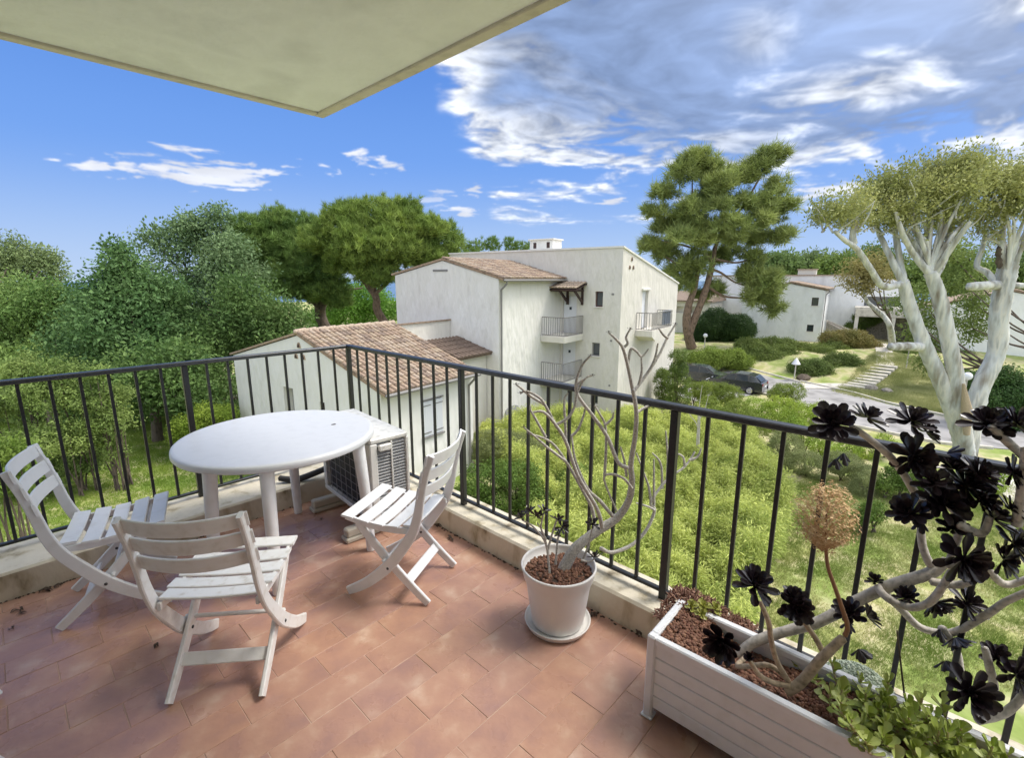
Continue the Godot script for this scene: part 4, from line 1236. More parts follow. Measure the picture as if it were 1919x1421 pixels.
	tree("garden_tree", "loose green tree seen between the middle and right pale trunks", "", on_ground(44.0, 7.0), [Vector4(46.53, 0.28, -0.2, 1.05), Vector4(45.83, 1.73, -0.94, 1.12), Vector4(47.31, -0.82, 0.63, 0.9), Vector4(47.07, -1.94, 0.38, 0.9), Vector4(46.21, -1.19, -0.54, 0.75), Vector4(46.03, 3.15, -0.73, 0.97), Vector4(45.11, 3.5, -1.71, 0.9)], mid)
	mid.seed = 63
	mid.c1 = Color(0.25, 0.23, 0.08)
	mid.c2 = Color(0.42, 0.36, 0.14)
	var ot := tree("young_tree", "small tree with an orange tinged crown before the carport", "", Vector3(56.38, -4.6, -4.95), [Vector4(48.29, 2.59, -7.08, 1.06), Vector4(49.07, 3, -6.26, 0.97), Vector4(48.9, 1.75, -6.43, 1.06), Vector4(47.89, 1.54, -7.51, 0.79), Vector4(49.62, 1.96, -5.67, 0.79), Vector4(48.54, 0.9, -6.81, 0.79)], mid)
	limb(ot, "trunk", [Vector3(56.38, -4.6, -4.95), Vector3(50.46, -2.34, -4.77), Vector3(49.97, -1.34, -5.3), Vector3(48.95, -0.17, -6.38), Vector3(48.55, 1.11, -6.8)], [0.3, 0.22, 0.18, 0.14, 0.08], M.bark_plane, 8)

# big pale barked tree, cut back to stout limbs with fuzzy new growth
func pale_tree(small: Mesh) -> void:
	var base := Vector3(24.56, -6, 0.79)
	var t := thing("plane_tree", "big pale barked tree with three leaning trunks and cut back limbs", "tree", base)
	limb(t, "trunk", [Vector3(24.93, -6.2, 0.79), Vector3(24.63, -4.75, 0.48), Vector3(24.31, -3.71, 0.14), Vector3(23.81, -2.34, -0.4), Vector3(23.31, -1.18, -0.93), Vector3(22.78, 0.16, -1.49), Vector3(22.34, 1.5, -1.96)], [0.34, 0.31, 0.29, 0.265, 0.24, 0.215, 0.18], M.bark_plane, 16, 0.07, 9)
	limb(t, "trunk", [Vector3(24.57, -4.81, 0.55), Vector3(24.1, -3.38, 0.2), Vector3(23.73, -1.68, -0.19), Vector3(23.3, 0.01, -0.65), Vector3(22.95, 1.22, -1.02), Vector3(22.71, 1.83, -1.28)], [0.26, 0.27, 0.25, 0.24, 0.22, 0.19], M.bark_plane, 16, 0.07, 9)
	limb(t, "trunk", [Vector3(25.27, -5.74, 0.71), Vector3(25.15, -3.8, 0.59), Vector3(25.18, -2.32, 0.62), Vector3(25.4, -1.05, 0.85), Vector3(25.26, 0.52, 0.71), Vector3(25.25, 1.71, 0.69), Vector3(25.28, 2.21, 0.72)], [0.24, 0.28, 0.29, 0.28, 0.28, 0.3, 0.24], M.bark_plane, 16, 0.08, 9)
	for q in [[Vector3(22.34, 1.46, -1.96), Vector3(21.5, 1.36, -2.41), Vector3(20.73, 2.02, -2.79), Vector3(20.16, 2.59, -3.11), Vector3(19.62, 2.85, -3.38), Vector3(19.24, 3.14, -3.65)], [Vector3(20.04, 2.79, -3.23), Vector3(19.88, 3.16, -3.25), Vector3(20.03, 3.62, -3.24)], [Vector3(22.4, 1.38, -1.9), Vector3(21.98, 2.28, -2.34), Vector3(22.1, 3.16, -2.8), Vector3(22.16, 3.62, -3.02)], [Vector3(22.38, 1.46, -1.92), Vector3(22.48, 2.62, -2.25), Vector3(22.49, 3.69, -2.52), Vector3(22.46, 4.39, -2.7)], [Vector3(22.71, 1.79, -1.27), Vector3(22.25, 2.43, -1.76), Vector3(21.52, 3.12, -2.1), Vector3(21.16, 3.79, -2.34)], [Vector3(22.73, 1.8, -1.25), Vector3(23.01, 3.02, -1.53), Vector3(23.21, 4, -1.61)], [Vector3(22.77, 1.83, -1.2), Vector3(22.81, 2.99, -1.16), Vector3(22.71, 3.92, -1.27)], [Vector3(22.81, 1.79, -1.17), Vector3(22.58, 2.72, -0.82), Vector3(22.36, 3.45, -0.48)], [Vector3(22.85, 1.71, -1.13), Vector3(23.81, 2.46, -0.98), Vector3(24.31, 3.89, -1.04)], [Vector3(22.66, 1.87, -1.33), Vector3(23.37, 2.88, -1.74), Vector3(23.62, 3.83, -2.06)], [Vector3(25.23, 1.71, 0.67), Vector3(24.99, 2.78, 0.42), Vector3(25.33, 3.87, 0.34), Vector3(25.42, 4.76, 0.29)], [Vector3(25.3, 2.04, 0.75), Vector3(25.85, 2.8, 0.9), Vector3(26.1, 3.47, 1.02)], [Vector3(25.1, 1.37, 0.54), Vector3(25.19, 1.84, 0.19), Vector3(25.16, 2.1, -0.13), Vector3(25.35, 2.74, -0.07), Vector3(25.49, 3.25, -0.07)], [Vector3(25.18, 1.46, 0.62), Vector3(25.29, 1.38, 1.17), Vector3(25.38, 1.54, 1.56)]]:
		limb(t, "limb", q, [0.125, 0.1, 0.085, 0.055], M.bark_plane, 10, 0.12, 6)
	for q in [[Vector3(25.1, 1.41, 0.54), Vector3(24.44, 1.38, 0.13), Vector3(23.97, 1.36, -0.22)], [Vector3(22.9, -0.8, -1.22), Vector3(22.13, -0.74, -1.6), Vector3(21.53, -0.73, -1.94)]]:
		limb(t, "limb_stub", q, [0.17, 0.15, 0.14], M.bark_plane, 10, 0.06, 4)
	# twisted knots where limbs were cut
	for q in [[Vector3(24.96, 2.78, 0.39), Vector3(24.98, 2.37, 0.41), Vector3(25.04, 2, 0.48)], [Vector3(21.7, 4.22, -2.64), Vector3(21.66, 4.37, -2.68)], [Vector3(21.97, 3.92, -2.06), Vector3(21.92, 4.06, -2.11)]]:
		limb(t, "knot", q, [0.05, 0.11, 0.08, 0.12, 0.05], M.bark_dark, 9, 0.4, 5)
	var peel := mb()
	tube(peel, [Vector3(23.8, -3.97, 0.47) - base, Vector3(23.68, -3.06, 0.34) - base, Vector3(23.48, -2.07, 0.12) - base], [0.1, 0.16, 0.05], 6, 0.2)
	put(t, "peeling_bark", peel, M.bark_tan)
	var clumps := [Vector4(19.4, 3.61, -3.76, 0.55), Vector4(20.09, 3.63, -3.32, 0.51), Vector4(19.06, 3.45, -3.98, 0.36), Vector4(21.64, 4.33, -2.99, 0.56), Vector4(22.19, 4.71, -2.7, 0.61), Vector4(22.18, 4.47, -2.27, 0.7), Vector4(23.37, 4.76, -1.88, 0.58), Vector4(23.06, 4.29, -1.48, 0.56), Vector4(23.76, 5.04, -1.18, 0.85), Vector4(23.91, 5.27, -0.72, 0.71), Vector4(22.78, 4.33, -0.76, 0.78), Vector4(24.45, 4.79, -0.3, 0.61), Vector4(24.18, 4.55, 0.15, 0.62), Vector4(25.03, 4.93, 0.46, 0.65), Vector4(24.73, 4.24, 0.72, 0.51), Vector4(21.85, 3.83, -2.04, 0.44), Vector4(23.91, 3.85, -1.02, 0.5), Vector4(21.44, 3.78, -2.76, 0.4), Vector4(24.69, 3.61, -0.19, 0.46), Vector4(24.57, 3.78, 0.56, 0.44), Vector4(24.39, 4.05, -0.07, 0.49), Vector4(23.54, 5.24, -1.7, 0.35), Vector4(20.97, 4.01, -3.26, 0.33), Vector4(24.89, 4.63, 0.9, 0.55), Vector4(22.92, 3.54, -1.19, 0.33), Vector4(21.31, 3.47, -2.91, 0.31), Vector4(22.18, 3.58, -2.42, 0.35), Vector4(22.7, 3.8, -1.72, 0.31), Vector4(23.47, 3.62, -0.61, 0.34), Vector4(24.68, 3.11, -0.06, 0.26), Vector4(19.64, 3.31, -3.51, 0.23), Vector4(24.4, 3.78, 0.38, 0.29), Vector4(24.88, 3.93, 0.89, 0.32), Vector4(21.85, 3.37, -2.04, 0.25), Vector4(21.79, 3.33, -2.68, 0.22), Vector4(23.69, 3.29, -1.25, 0.26), Vector4(23.32, 3.07, -0.77, 0.22), Vector4(25.28, 2.88, 0.29, 0.25), Vector4(20.26, 3.33, -3.15, 0.18), Vector4(22.88, 3.03, -1.82, 0.19)]
	# slender upright shoots from the cut limb ends
	var g := RandomNumberGenerator.new()
	g.seed = 14
	var forks := [Vector3(22.34, 1.4, -1.96), Vector3(22.71, 1.82, -1.28), Vector3(25.29, 2.05, 0.74), Vector3(22.68, 2.22, -1.3)]
	for i in clumps.size():
		var b: Vector4 = clumps[i]
		var to := Vector3(b.x, b.y, b.z)
		var near: Vector3 = forks[0]
		for f in forks:
			if f.distance_to(to) < near.distance_to(to): near = f
		if near.distance_to(to) < 2.3 and to.y > near.y + 0.7:
			limb(t, "limb", [near + Vector3(g.randfn() * 0.06, -0.3, g.randfn() * 0.06), near.lerp(to, 0.45) + Vector3(g.randfn() * 0.12, 0.12, g.randfn() * 0.12), to], [0.085, 0.065, 0.03], M.bark_plane, 8, 0.12, 5)
	for b in clumps:
		for k in 2:
			var foot := Vector3(b.x + g.randfn() * b.w * 0.3, b.y - b.w * 0.9, b.z + g.randfn() * b.w * 0.3)
			var top := foot + Vector3(g.randfn() * 0.35, b.w * g.randf_range(1.1, 1.8), g.randfn() * 0.35)
			limb(t, "shoot", [foot, foot.lerp(top, 0.5) + Vector3(g.randfn() * 0.08, 0, g.randfn() * 0.08), top], [0.035, 0.026, 0.01], M.bark_plane, 6, 0.1, 3)
	var tw := twig_fuzz()
	crown(t, "crown", clumps, tw, M.leaf, Color(0.21, 0.25, 0.07), Color(0.53, 0.52, 0.2), 100.0, 71, 1.25, 1.0, 0.3, 0.05, 0.85)

# fine twigs ending in tiny leaves
func twig_fuzz() -> ArrayMesh:
	var g := RandomNumberGenerator.new()
	g.seed = 9
	var st := mb()
	for i in 6:
		var d := Vector3(g.randfn() * 0.6, 1.0 + g.randfn() * 0.3, g.randfn() * 0.6).normalized()
		var at := Vector3(g.randfn(), 0, g.randfn()) * 0.06
		var s := d.cross(Vector3(g.randfn(), g.randfn(), g.randfn())).normalized() * 0.006
		var l := g.randf_range(0.3, 0.6)
		flat(st, at - s, at + s, at + d * l, d.cross(s))
		for k in 5:
			var p := at + d * l * (0.35 + 0.16 * k)
			var q := (d * 0.4 + Vector3(g.randfn(), g.randfn(), g.randfn()) * 0.8).normalized()
			var x := q.cross(Vector3(g.randfn(), g.randfn(), g.randfn()).normalized()).normalized()
			flat(st, p, p + q * 0.04 + x * 0.02, p + q * 0.085, x.cross(q))
			flat(st, p, p + q * 0.04 - x * 0.02, p + q * 0.085, x.cross(q))
	return st.commit()

func hedge(called: String, label: String, group: String, clumps: Array, kind: Dictionary, category := "shrub") -> Node3D:
	var b: Vector4 = clumps[0]
	var t := thing(called, label, category, on_ground(b.x, b.z), 0.0, group)
	var stems := mb()
	for q in clumps:
		var c := Vector3(q.x, q.y, q.z)
		var f := on_ground(q.x, q.z)
		for k in 3:
			tube(stems, [f + Vector3(0.05 * k, 0, 0.04 * k) - t.position, f.lerp(c, 0.5) + Vector3(sin(k * 2.1), 0, cos(k * 2.1)) * q.w * 0.2 - t.position, c + Vector3(sin(k * 2.1), 0.2, cos(k * 2.1)) * q.w * 0.5 - t.position], [0.035, 0.025, 0.01], 5)
	put(t, "stems", stems, M.bark_dark)
	crown(t, "foliage", clumps, kind.mesh, M.leaf, kind.c1, kind.c2, kind.dens, kind.seed, kind.get("size", 1.0), kind.get("squash", 0.8), 0.6, kind.get("inner", 0.55), kind.get("shell", 0.45))
	return t

func garden() -> void:
	var lf := leaf_spray(20, 0.075, 0.042, 0.15, 15)
	var big := leaf_spray(22, 0.13, 0.07, 0.26, 16)
	var mid_leaf := leaf_spray(22, 0.1, 0.05, 0.22, 18)
	var dark := {"mesh": lf, "c1": Color(0.0875, 0.162, 0.027), "c2": Color(0.175, 0.255, 0.0473), "dens": 420.0, "seed": 81}
	var lime := {"mesh": lf, "c1": Color(0.228, 0.323, 0.0405), "c2": Color(0.42, 0.51, 0.081), "dens": 420.0, "seed": 82}
	var grey := {"mesh": lf, "c1": Color(0.228, 0.264, 0.101), "c2": Color(0.333, 0.365, 0.149), "dens": 1500.0, "seed": 83, "inner": 0.86, "size": 0.6, "squash": 0.86}
	var clip := {"mesh": lf, "c1": Color(0.131, 0.204, 0.0338), "c2": Color(0.228, 0.289, 0.054), "dens": 620.0, "seed": 84, "inner": 0.8, "size": 0.8}
	var bl := {"mesh": mid_leaf, "c1": Color(0.13, 0.21, 0.05), "c2": Color(0.33, 0.41, 0.12), "dens": 200.0, "seed": 85, "inner": 0.2, "shell": 0.8}
	# left lawn side
	hedge("yellow_green_bush", "large yellow green bush beyond the left rail behind the left chair", "", [Vector4(0.73, -2.08, -23.43, 1.1), Vector4(1.63, -2.56, -22.48, 1.1), Vector4(2.33, -3.25, -21.74, 0.73), Vector4(0.37, -1.42, -23.81, 0.77), Vector4(1.26, -1.6, -22.86, 0.8), Vector4(1.16, -3.77, -22.24, 0.96), Vector4(0.24, -3.97, -23.22, 0.99), Vector4(2.56, -2.49, -22.21, 0.64), Vector4(-0.21, -2.76, -24.42, 0.84), Vector4(0.41, -5.2, -23.19, 0.78), Vector4(1.33, -4.95, -22.79, 0.73), Vector4(-0.34, -5.4, -23.98, 0.78), Vector4(2.18, -4.35, -22.32, 0.63), Vector4(2.13, -1.6, -21.94, 0.47), Vector4(-0.57, -4.34, -24.81, 0.91)], bl, "bush")
	bl.seed = 86
	bl.c1 = Color(0.105, 0.187, 0.027)
	bl.c2 = Color(0.21, 0.289, 0.054)
	hedge("dark_bush", "dark green bush at the far left edge behind the left chair", "", [Vector4(-0.45, -3.15, -16.52, 0.61), Vector4(-0.68, -2.6, -16.76, 0.73), Vector4(-0.26, -2.47, -16.32, 0.48)], bl, "bush")
	lime.c1 = Color(0.175, 0.289, 0.0338)
	hedge("bright_hedge", "small bright hedge on the lawn in front of the left gable", "", [Vector4(5, -4.48, -23.85, 0.66), Vector4(5.55, -4.13, -23.27, 0.66), Vector4(6.03, -4.01, -22.76, 0.62), Vector4(4.69, -4.96, -24.18, 0.48)], lime, "hedge")
	# under the rail, right of the low house
	hedge("round_shrub", "dense green shrub below the rail beside the low house wall", "", [Vector4(10.37, -4.88, -10.86, 0.79), Vector4(10.98, -4.69, -10.22, 0.69), Vector4(11.02, -5.21, -9.45, 0.64), Vector4(10.13, -5.53, -10.25, 0.7), Vector4(9.94, -5.45, -11.32, 0.59)], dark)
	hedge("grey_shrub", "grey green clipped shrub at the foot of the tall block", "", [Vector4(13.3, -4.98, -13.59, 0.75), Vector4(13.9, -4.98, -12.95, 0.75), Vector4(14.36, -5.32, -12.47, 0.59), Vector4(12.92, -5.32, -13.99, 0.46)], grey)
	dark.seed = 87
	hedge("round_shrub", "small round shrub by the ground floor balcony of the tall block", "", [Vector4(20.11, -6.09, -14.39, 0.38), Vector4(17.57, -6.11, -15.62, 0.41)], dark)
	# clipped evergreen column and hedge at the end of the tall block
	clip.c1 = Color(0.105, 0.17, 0.0338)
	clip.c2 = Color(0.193, 0.255, 0.054)
	hedge("columnar_conifer", "upright clipped conifer at the right corner of the tall block", "", [Vector4(25.66, -4.9, -11.41, 0.64), Vector4(25.66, -3.98, -11.41, 0.58), Vector4(25.63, -3.23, -11.45, 0.55), Vector4(25.57, -2.57, -11.5, 0.41), Vector4(25.66, -5.68, -11.41, 0.64)], clip, "conifer")
	clip.seed = 88
	hedge("square_hedge", "short dark hedge between the tall block and the clipped conifer", "", [Vector4(27.12, -4.33, -12.93, 0.6), Vector4(27.15, -5.09, -12.89, 0.6), Vector4(27.06, -3.94, -12.99, 0.47), Vector4(27.22, -5.75, -12.81, 0.6)], clip, "hedge")
	# hedges beyond the car park
	var hl_ := {"mesh": lf, "c1": Color(0.175, 0.255, 0.0405), "c2": Color(0.298, 0.374, 0.0675), "dens": 360.0, "seed": 89, "size": 1.5, "inner": 0.75}
	hedge("clipped_hedge", "bright clipped hedge behind the parked cars", "", [Vector4(39.3, -4.8, -15.89, 1), Vector4(39.97, -4.8, -15.18, 1), Vector4(40.63, -4.8, -14.48, 1), Vector4(41.3, -4.93, -13.76, 1), Vector4(41.8, -5.07, -13.24, 0.78)], hl_, "hedge")
	hl_.c1 = Color(0.123, 0.178, 0.0405)
	hl_.c2 = Color(0.228, 0.281, 0.0675)
	hl_.seed = 90
	hedge("clipped_hedge", "long olive clipped hedge in front of the white gabled house", "", [Vector4(44.67, -5.02, -13.84, 1.29), Vector4(45.46, -4.87, -13, 1.29), Vector4(46.27, -5.02, -12.14, 1.29), Vector4(47.09, -5.2, -11.28, 1.29), Vector4(47.76, -5.58, -10.56, 1.2), Vector4(45.25, -4.17, -13.22, 0.69), Vector4(49.47, -4.79, -10.2, 1.09), Vector4(50.31, -5.03, -9.31, 0.95), Vector4(46.73, -4.44, -14.56, 1.06), Vector4(48.07, -4.44, -13.14, 1.16), Vector4(49.08, -4.54, -12.07, 1.16), Vector4(49.56, -4.96, -10.84, 1.15), Vector4(49.16, -5.11, -9.07, 1.02), Vector4(52.11, -4.69, -8.86, 0.97)], hl_, "hedge")
	hl_.seed = 91
	hl_.c1 = Color(0.105, 0.17, 0.0405)
	hl_.c2 = Color(0.193, 0.238, 0.0675)
	hedge("round_bush", "round clipped bush beside the street lamp", "", [Vector4(43.11, -5.24, -8.94, 1.11), Vector4(43.84, -5.37, -8.16, 0.91)], hl_, "bush")
	hl_.seed = 92
	hedge("round_bush", "clipped bush at the left edge of the sloping lawn", "", [Vector4(46.82, -5.07, -7.18, 0.94), Vector4(47.37, -5.16, -6.6, 0.77), Vector4(46.34, -4.98, -7.69, 0.77)], hl_, "bush")
	hl_.seed = 93
	hl_.c1 = Color(0.175, 0.187, 0.0473)
	hl_.c2 = Color(0.35, 0.272, 0.101)
	hedge("flowering_hedge", "reddish flowering hedge below the stone stair wall", "", [Vector4(53.22, -4.08, -9.14, 1.09), Vector4(54.06, -3.88, -8.25, 1.14), Vector4(54.86, -4.08, -7.4, 1.09), Vector4(55.47, -4.38, -6.75, 0.74), Vector4(56, -4.58, -6.19, 0.59)], hl_, "hedge")
	hl_.seed = 94
	hl_.c1 = Color(0.105, 0.17, 0.0405)
	hl_.c2 = Color(0.175, 0.238, 0.054)
	hedge("low_hedge", "low dark hedge right of the pale path", "", [Vector4(53.92, -4.64, -4.02, 0.6), Vector4(54.63, -4.73, -3.27, 0.65), Vector4(55.37, -4.73, -2.48, 0.65), Vector4(56.17, -4.73, -1.64, 0.6), Vector4(57.65, -5.02, -0.07, 0.69)], hl_, "hedge")
	hl_.seed = 95
	hedge("shade_bush", "bushes before the dark carport", "", [Vector4(63.7, -2.56, -8.22, 1.03), Vector4(64.37, -2.22, -7.51, 1.03), Vector4(62.95, -3.65, -9.02, 1.03), Vector4(65, -2.68, -6.84, 0.74)], hl_, "bush")
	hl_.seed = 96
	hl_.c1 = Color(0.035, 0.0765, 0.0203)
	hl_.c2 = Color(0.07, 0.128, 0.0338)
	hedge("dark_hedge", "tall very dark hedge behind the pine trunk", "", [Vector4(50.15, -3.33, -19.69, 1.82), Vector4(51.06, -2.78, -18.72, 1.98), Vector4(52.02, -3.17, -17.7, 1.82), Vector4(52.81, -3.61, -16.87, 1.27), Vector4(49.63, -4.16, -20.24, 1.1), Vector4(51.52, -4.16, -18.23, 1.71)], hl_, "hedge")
	hl_.seed = 97
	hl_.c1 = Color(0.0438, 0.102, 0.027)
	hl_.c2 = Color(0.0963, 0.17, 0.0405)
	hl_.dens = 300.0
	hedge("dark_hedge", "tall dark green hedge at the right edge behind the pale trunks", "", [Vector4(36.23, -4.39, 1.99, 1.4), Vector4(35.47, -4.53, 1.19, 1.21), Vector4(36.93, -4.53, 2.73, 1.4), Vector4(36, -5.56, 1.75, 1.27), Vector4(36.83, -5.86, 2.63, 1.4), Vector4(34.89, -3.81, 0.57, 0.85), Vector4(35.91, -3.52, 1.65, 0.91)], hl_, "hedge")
	# along the near side of the lane
	lime.seed = 98
	lime.dens = 260.0
	hedge("sunny_hedge", "bright lime hedge along the near edge of the lane", "", [Vector4(27.36, -5.12, -7.42, 0.77), Vector4(28.04, -5.03, -6.7, 0.83), Vector4(28.74, -5.33, -5.95, 0.83), Vector4(29.43, -5.41, -5.22, 0.72), Vector4(26.79, -5.41, -8.02, 0.61), Vector4(27.26, -5.56, -6.07, 0.79), Vector4(26.6, -5.56, -6.77, 0.69)], lime, "hedge")
	clip.seed = 99
	clip.c1 = Color(0.158, 0.221, 0.0405)
	clip.c2 = Color(0.263, 0.323, 0.0607)
	hedge("low_bush", "low trimmed bush between the cars and the lime hedge", "", [Vector4(29.19, -5.18, -11.31, 0.83), Vector4(29.75, -5.18, -10.71, 0.89), Vector4(30.28, -5.28, -10.16, 0.73), Vector4(28.73, -5.01, -11.79, 0.64)], clip, "bush")
	clip.seed = 100
	hedge("low_bush", "low spreading bush at the bend of the lane", "", [Vector4(32.45, -5.11, -7.86, 0.61), Vector4(32.94, -5.18, -7.33, 0.61), Vector4(32.12, -5.28, -8.2, 0.41)], clip, "bush")
	clip.seed = 116
	hedge("low_bush", "wide trimmed bush under the lime hedge by the third rail bar", "", [Vector4(23.23, -4.57, -7.42, 0.75), Vector4(22.73, -4.83, -7.95, 0.68), Vector4(23.71, -5.22, -6.92, 0.68), Vector4(24.39, -4.71, -9.12, 0.61)], clip, "bush")
	grey.dens = 1500.0
	var rounds := [["grey green clipped ball left of the rail rosettes", [Vector4(22.08, -5.34, -5, 0.86)]], ["smaller grey green clipped ball below the larger ball", [Vector4(21.03, -5.55, -3.93, 0.59)]], ["grey green clipped ball behind the dark rosettes and rail", [Vector4(21.37, -5.35, -2.84, 0.62)]], ["loose grey green shrub right of the clipped balls", [Vector4(20.78, -5.57, -2.01, 0.58)]]]
	for i in rounds.size():
		grey.seed = 101 + i
		hedge("clipped_ball", rounds[i][0], "clipped balls beyond the right rail", rounds[i][1], grey)
	lime.seed = 106
	lime.dens = 300.0
	hedge("bright_shrub", "bright leafy shrub behind the clipped balls", "", [Vector4(23.75, -5.44, -3.96, 0.57), Vector4(24.56, -5.57, -3.1, 0.53), Vector4(23.24, -4.96, -4.51, 0.53), Vector4(25.06, -5.81, -2.57, 0.48), Vector4(25.64, -5.32, -1.95, 0.53)], lime)
	dark.seed = 107
	hedge("low_shrub", "small dark shrub on the dry lawn beyond the dried flower head", "", [Vector4(17.44, -5.26, -1.32, 0.36), Vector4(17.18, -5.4, -1.6, 0.3)], dark)
	dark.seed = 108
	hedge("low_shrub", "dark green shrub in front of the pale tree foot", "", [Vector4(21.02, -5.11, -1.02, 0.53), Vector4(21.44, -5.41, -0.57, 0.46), Vector4(20.67, -5.41, -1.39, 0.42)], dark)
	lime.seed = 109
	hedge("bright_shrub", "bright shrub at the right edge beyond the rail", "", [Vector4(23.04, -5.31, 1.12, 0.49), Vector4(23.32, -5.01, 1.42, 0.39), Vector4(22.98, -5.82, 1.06, 0.35)], lime)
	# the feathery ground cover
	var feather := leaf_spray(34, 0.12, 0.022, 0.22, 17, 0.5)
	var g := RandomNumberGenerator.new()
	g.seed = 5
	var poly := PackedVector2Array([Vector2(14.32, -15.84), Vector2(17.86, -15.36), Vector2(20.68, -13.1), Vector2(23.49, -9.82), Vector2(23.56, -7.01), Vector2(19.77, -5), Vector2(17.51, -3.69), Vector2(14.86, -3.17), Vector2(11.48, -2.86), Vector2(9.54, -2.47), Vector2(8.21, -3.01), Vector2(7.74, -5.12), Vector2(8.87, -7.77), Vector2(11.95, -10.25)])
	var lo := Vector2(1e9, 1e9)
	var hi := -lo
	for p in poly:
		lo = lo.min(p)
		hi = hi.max(p)
	var nz := FastNoiseLite.new()
	nz.seed = 3
	nz.frequency = 0.28
	var tr := []
	var cols := []
	for i in 76000:
		var p := Vector2(g.randf_range(lo.x, hi.x), g.randf_range(lo.y, hi.y))
		if not Geometry2D.is_point_in_polygon(p, poly): continue
		var k := nz.get_noise_2d(p.x, p.y)
		var k2 := nz.get_noise_2d(p.x * 4.0 + 50.0, p.y * 4.0)
		if (k2 < -0.28 or k < -0.3) and g.randf() < 0.8: continue
		var hgt := 0.8 + 1.1 * k + 0.9 * k2
		var y := hgt * (1.0 - pow(g.randf(), 2.2) * 0.9)
		var up := Vector3(g.randfn() * 0.5, 1, g.randfn() * 0.5).normalized()
		var x := up.cross(Vector3(g.randfn(), g.randfn(), g.randfn()).normalized()).normalized()
		var s := g.randf_range(0.7, 1.35)
		tr.append(Transform3D(Basis(x, up, x.cross(up)).scaled(Vector3(s, s, s)), on_ground(p.x, p.y, maxf(0.05, y))))
		var c := Color(0.24, 0.33, 0.065).lerp(Color(0.64, 0.68, 0.21), clampf(0.5 + k2 + g.randfn() * 0.22, 0, 1)) * g.randf_range(0.8, 1.2)
		c.a = 1
		cols.append(c)
	var fc := multi(self, "ground_cover", feather, M.leaf, tr, cols)
	tag(fc, "feathery bright yellow green ground cover filling the garden below the right rail", "ground cover", "", "stuff")
	# mounds of other low shrubs that rise out of it
	var mounds := [[Vector4(20.67, -5.85, -13.06, 0.79), Vector4(21.06, -5.99, -12.65, 0.63)], [Vector4(16.78, -5.84, -8.44, 0.75), Vector4(17.08, -6.18, -8.12, 0.59)], [Vector4(22.73, -6.15, -7.96, 0.73), Vector4(23.06, -5.96, -7.6, 0.58)], [Vector4(13.33, -5.85, -4.81, 0.66), Vector4(13.68, -6.37, -4.44, 0.57)], [Vector4(13.19, -5.31, -9.33, 0.63), Vector4(12.94, -5.62, -9.6, 0.53)], [Vector4(20.86, -6.61, -5.56, 0.71), Vector4(20.53, -6.26, -5.91, 0.54)], [Vector4(16.83, -6.51, -4.01, 0.53), Vector4(16.67, -6.8, -4.18, 0.43)]]
	var mound_names := ["lime shrub mound at the foot of the tall block beyond the bare potted plant", "dark green shrub mound behind the trunk of the bare potted plant", "pale green shrub mound behind the thick rail post by the pot", "lime shrub mound just beyond the rail left of the planter", "dark green shrub mound behind the left branches of the bare potted plant", "pale green shrub mound left of the largest clipped ball", "lime shrub mound on the edge of the lawn beside the dried flower head"]
	for i in mounds.size():
		var kd: Dictionary = [lime, dark, clip][i % 3]
		kd.seed = 200 + i
		kd.c1 = [Color(0.16, 0.25, 0.05), Color(0.08, 0.15, 0.035), Color(0.2, 0.26, 0.09)][i % 3]
		kd.c2 = [Color(0.4, 0.48, 0.12), Color(0.22, 0.31, 0.07), Color(0.42, 0.46, 0.2)][i % 3]
		hedge("low_mound", mound_names[i], "shrub mounds in the ground cover", mounds[i], kd)
	var ds := thing("dead_shrub", "bare whitish dead shrub twigs standing in the ground cover behind the rail post", "shrub", on_ground(Vector3(18.08, -3.98, -7.06).x, Vector3(18.08, -3.98, -7.06).z))
	for q in [[Vector3(18.09, -4.63, -7.05), Vector3(18.01, -3.76, -7.13), Vector3(18.03, -2.92, -7.12), Vector3(18.05, -2.33, -7.09)], [Vector3(18.03, -3.98, -7.12), Vector3(18.16, -3.34, -6.97), Vector3(18.24, -2.71, -6.89)], [Vector3(18.05, -4.19, -7.09), Vector3(17.82, -3.55, -7.34), Vector3(17.86, -3.29, -7.59)], [Vector3(18.06, -3.76, -7.08), Vector3(17.88, -3.34, -7.27), Vector3(18.09, -2.88, -7.48)]]:
		limb(ds, "twig", [ds.position] + q, [0.03, 0.025, 0.018, 0.012, 0.006], M.bark_pale, 6)
	# grass
	var blade := mb()
	for i in 9:
		var d := Vector3(g.randfn() * 0.5, 1, g.randfn() * 0.5).normalized()
		var at := Vector3(g.randfn(), 0, g.randfn()) * 0.05
		var s := d.cross(Vector3(g.randfn(), 0, g.randfn()).normalized()).normalized() * 0.005
		flat(blade, at - s, at + s, at + d * g.randf_range(0.04, 0.1), d.cross(s))
	var bmesh := blade.commit()
	for lot in [["right", PackedVector2Array([Vector2(8.64, -2.09), Vector2(20.01, -4.4), Vector2(22.42, -1.85), Vector2(25.53, 1.46), Vector2(24.88, 2.82), Vector2(12.69, 2.21)]), 60000, 1.0], ["left", PackedVector2Array([Vector2(-1.47, -17.51), Vector2(-1.82, -37.65), Vector2(5.05, -36.78), Vector2(9.33, -30.43), Vector2(7.7, -17.47), Vector2(2.49, -17.14)]), 40000, 1.3], ["slope", PackedVector2Array([Vector2(38.76, -6.26), Vector2(52.17, -5.71), Vector2(52.59, -3.9), Vector2(51.54, 0.87), Vector2(35.94, 0.98), Vector2(36.9, -2.07)]), 26000, 2.2]]:
		lo = Vector2(1e9, 1e9)
		hi = -lo
		for p in lot[1]:
			lo = lo.min(p)
			hi = hi.max(p)
		tr = []
		cols = []
